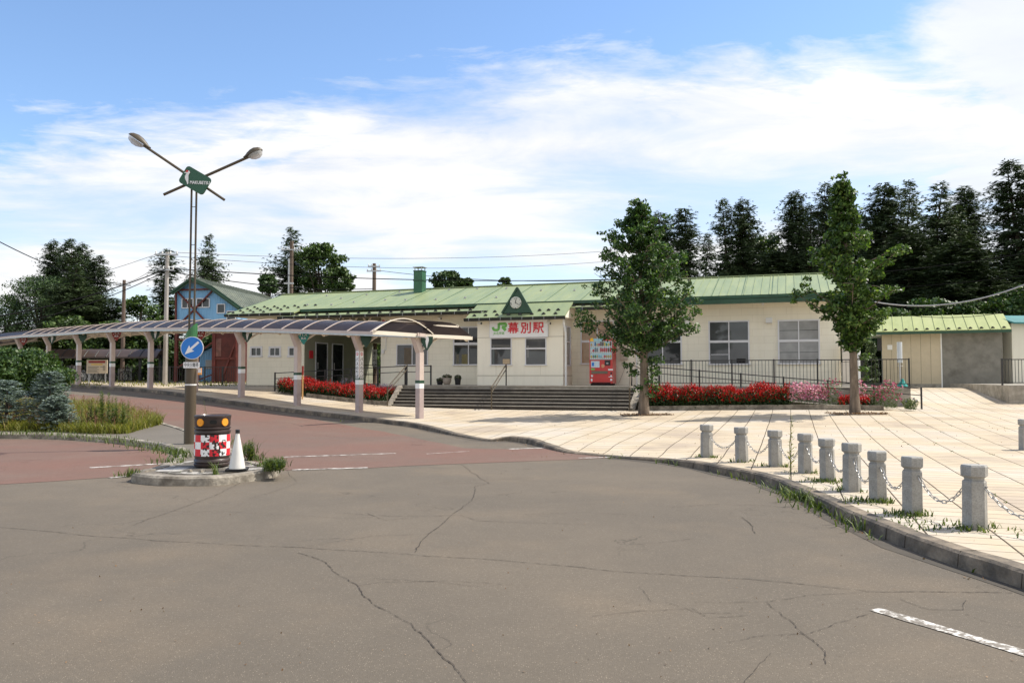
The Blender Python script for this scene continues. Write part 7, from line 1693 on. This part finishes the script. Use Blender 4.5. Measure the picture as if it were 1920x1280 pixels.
def flowers(s0, s1, o0f, o1f, n, label, h0=.42, zf_=zp, pet='petal', dens=7, hs=.13, wf=None):
    pb, gb_ = MB(), MB()
    for _ in range(n):
        t = rnd.random(); s = s0+(s1-s0)*t; o = o0f(t)+(o1f(t)-o0f(t))*rnd.random(); p = bw(s, o); z = zp(p.x, p.y)+.06
        h = h0*(1+.5*mnoise.noise(Vector((s*1.6, o*1.8, 2))))*rnd.uniform(.66, 1.15)
        for _ in range(7): leaf(gb_, Vector((p.x+rnd.gauss(0,.07), p.y+rnd.gauss(0,.07), z+h*rnd.uniform(.02,.82))), .042, None)
        if rnd.random() < .93:
            lx_, ly_ = rnd.gauss(0,.05), rnd.gauss(0,.05)
            zb_ = h*(rnd.uniform(.36, .84) if o > o1f(t)-.3 else rnd.uniform(.7, .86))
            for k in range(dens): q = k/dens; leaf(pb, Vector((p.x+lx_*q+rnd.gauss(0,.012), p.y+ly_*q+rnd.gauss(0,.012), z+zb_+hs*1.3*q)), .027*(1.25-.6*q), None, .8)
    gg = gb_.build('foliage', M['leafdk'], None); o = pb.build('red_flowers', M[pet], None)
    tag(o, label, 'flowers', None, 'stuff'); gg.parent = o
M['leafdk'] = leafmat('salvia_leaf', (.014,.030,.008), (.045,.080,.020), None, .15)
flowers(bs(1204,4.5), bs(1478,4.5), lambda t: 4.1, lambda t: 4.9, 3000, 'scarlet salvia massed in the right-hand flower bed', .72)
flowers(bs(1598,4.5), bs(1628,4.5), lambda t: 4.1, lambda t: 4.8, 150, 'small patch of scarlet salvia right of the vase-shaped tree', .34)
flowers(bs(1572,4.5), bs(1596,4.5), lambda t: 4.1, lambda t: 4.8, 90, 'patch of scarlet salvia left of the vase-shaped tree trunk', .34)
flowers(bs(530,3.3), bs(722,4.3), lambda t: 3.05+.1*t, lambda t: 3.75+1.05*t, 2000, 'scarlet salvia massed in the left-hand flower bed', .58)
def clumpflower(px, o, W, H, pet, label, nst=60, nfl=200, fine=True):
    c = bw(bs(px, o), o); z = zp(c.x, c.y)+.05; e_ = empty('flower_clump', (c.x, c.y, z), 0, label, 'flowers', 'flower clumps in the bed by the ramp'); gb_, pb = MB(), MB()
    for _ in range(nst*9):
        a = rnd.random()*6.283; r_ = W*rnd.random()**.5; q = rnd.random(); leaf(gb_, Vector((math.cos(a)*r_*(.55+.45*q), math.sin(a)*r_*.7, H*.9*q*(1-.3*(r_/W)**2))), .05, Vector((rnd.gauss(0,1), rnd.gauss(0,1), .2)), .14)
    for _ in range(nfl):
        a = rnd.random()*6.283; r_ = W*rnd.random()**.5; hh = H*(rnd.uniform(.35,1.05))*(1-.25*(r_/W)**2); cc_ = Vector((math.cos(a)*r_*1.05, math.sin(a)*r_*.75, hh))
        for k in range(3): leaf(pb, cc_+rv(.01), .034, Vector((0,-.6,.8))+rv(.35), .9)
    gb_.build('foliage', M['cosmos'], e_); pb.build('blossom', M[pet], e_)
M['cosmos'] = leafmat('cosmos_leaf', (.05,.085,.025), (.12,.17,.055), None, .3)
clumpflower(1500, 4.4, .5, .92, 'pink', 'pale pink cosmos clump next to the right end of the red flowers', 70, 260); clumpflower(1528, 4.35, .42, .84, 'pink', 'second pale pink cosmos clump, slightly lower', 60, 230)
clumpflower(1556, 4.3, .42, 1.05, 'mag', 'feathery green clump with sparse magenta flowers left of the tree trunk', 90, 60); clumpflower(1612, 4.1, .25, .95, 'pink', 'small pink clump right behind the vase-shaped tree trunk', 50, 80)
clumpflower(1640, 4.3, .32, .85, 'mag', 'feathery green clump between the tree and the magenta one', 70, 30); clumpflower(1664, 4.5, .46, .98, 'mag', 'large feathery clump with magenta flowers at the end of the bed', 110, 110); clumpflower(1705, 4.7, .30, .42, 'lav', 'low leafy clump at the foot of the ramp handrail', 90, 14)
def lav(s0, s1, o, label, n=260, h=.5):
    e_ = empty('lavender', bw((s0+s1)/2, o, zp(*bw((s0+s1)/2, o)[:2])), 0, label, 'lavender', 'lavender behind the red flowers'); lb, gb_ = MB(), MB(); base = e_.location
    for _ in range(n):
        p = bw(rnd.uniform(s0, s1), o+rnd.uniform(-.12, .12)); z = zp(p.x, p.y); hh = h*rnd.uniform(.75, 1.15); q = Vector((p.x, p.y, z))-base
        for k in range(3): leaf(gb_, q+Vector((rnd.gauss(0,.05), rnd.gauss(0,.05), hh*rnd.uniform(.2,.8))), .05, None, .2)
        for k in range(4): leaf(lb, q+Vector((0,0,hh+.03*k)), .016, None, .8)
    lb.build('blossom', M['lav'], e_); gb_.build('foliage', M['cosmos'], e_)
lav(bs(1235,4.0), bs(1400,4.0), 4.02, 'lavender spikes behind the right-hand red flowers', 320, .62); lav(bs(640,3.0), bs(700,3.0), 3.0, 'lavender spikes behind the left-hand red flowers', 160, .72); lav(bs(708,3.6), bs(738,3.2), 3.3, 'lavender and green leaves beside the left end of the steps', 260, .62)
# scattered litter: dry leaves and grit on the road and pavement
mb = MB()
for _ in range(260):
    px, py = rnd.uniform(0, 1920), rnd.uniform(870, 1270); p = G(px, py)
    j = int(np.hypot(KA[:,0]-p.x, KA[:,1]-p.y).argmin()); onp = (p.y > KA[j,1]) and p.x > 2 and np.hypot(KA[j,0]-p.x, KA[j,1]-p.y) < 30 and (p.x-KA[j,0])*.4+(p.y-KA[j,1]) > 0
    z = zp(p.x, p.y) if onp else p.z
    leaf(mb, Vector((p.x, p.y, z+.006)), rnd.uniform(.004, .011), Vector((0,0,1))+rv(.2))
for _ in range(420):
    i = rnd.randrange(len(KL)); a = KL[i]
    if a.y > 40: continue
    x, y = a.x+rnd.uniform(-.25, -.04), a.y-rnd.uniform(.02, .25); leaf(mb, Vector((x, y, zr(x, y)+.008)), rnd.uniform(.008, .022), Vector((0,0,1))+rv(.4))
for _ in range(240):
    p = GP(rnd.uniform(950, 1900), rnd.uniform(770, 860)); leaf(mb, Vector((p.x, p.y, p.z+.008)), rnd.uniform(.01,.022), Vector((0,0,1))+rv(.3))
tag(mb.build('leaf_litter', M['dryleaf'], kind='stuff'), 'scattered dry leaves and grit along kerb and road', 'litter')
mb = MB()
for _ in range(2600):
    p = Vector((rnd.uniform(-34,-10), rnd.uniform(42,52), 0)); blade(mb, p.x, p.y, zp(p.x, p.y), rnd.uniform(.04,.16), .02, .6)
tag(mb.build('verge_grass', M['grassb'], kind='stuff'), 'thin dry grass along the fence foot behind the walkway', 'grass')
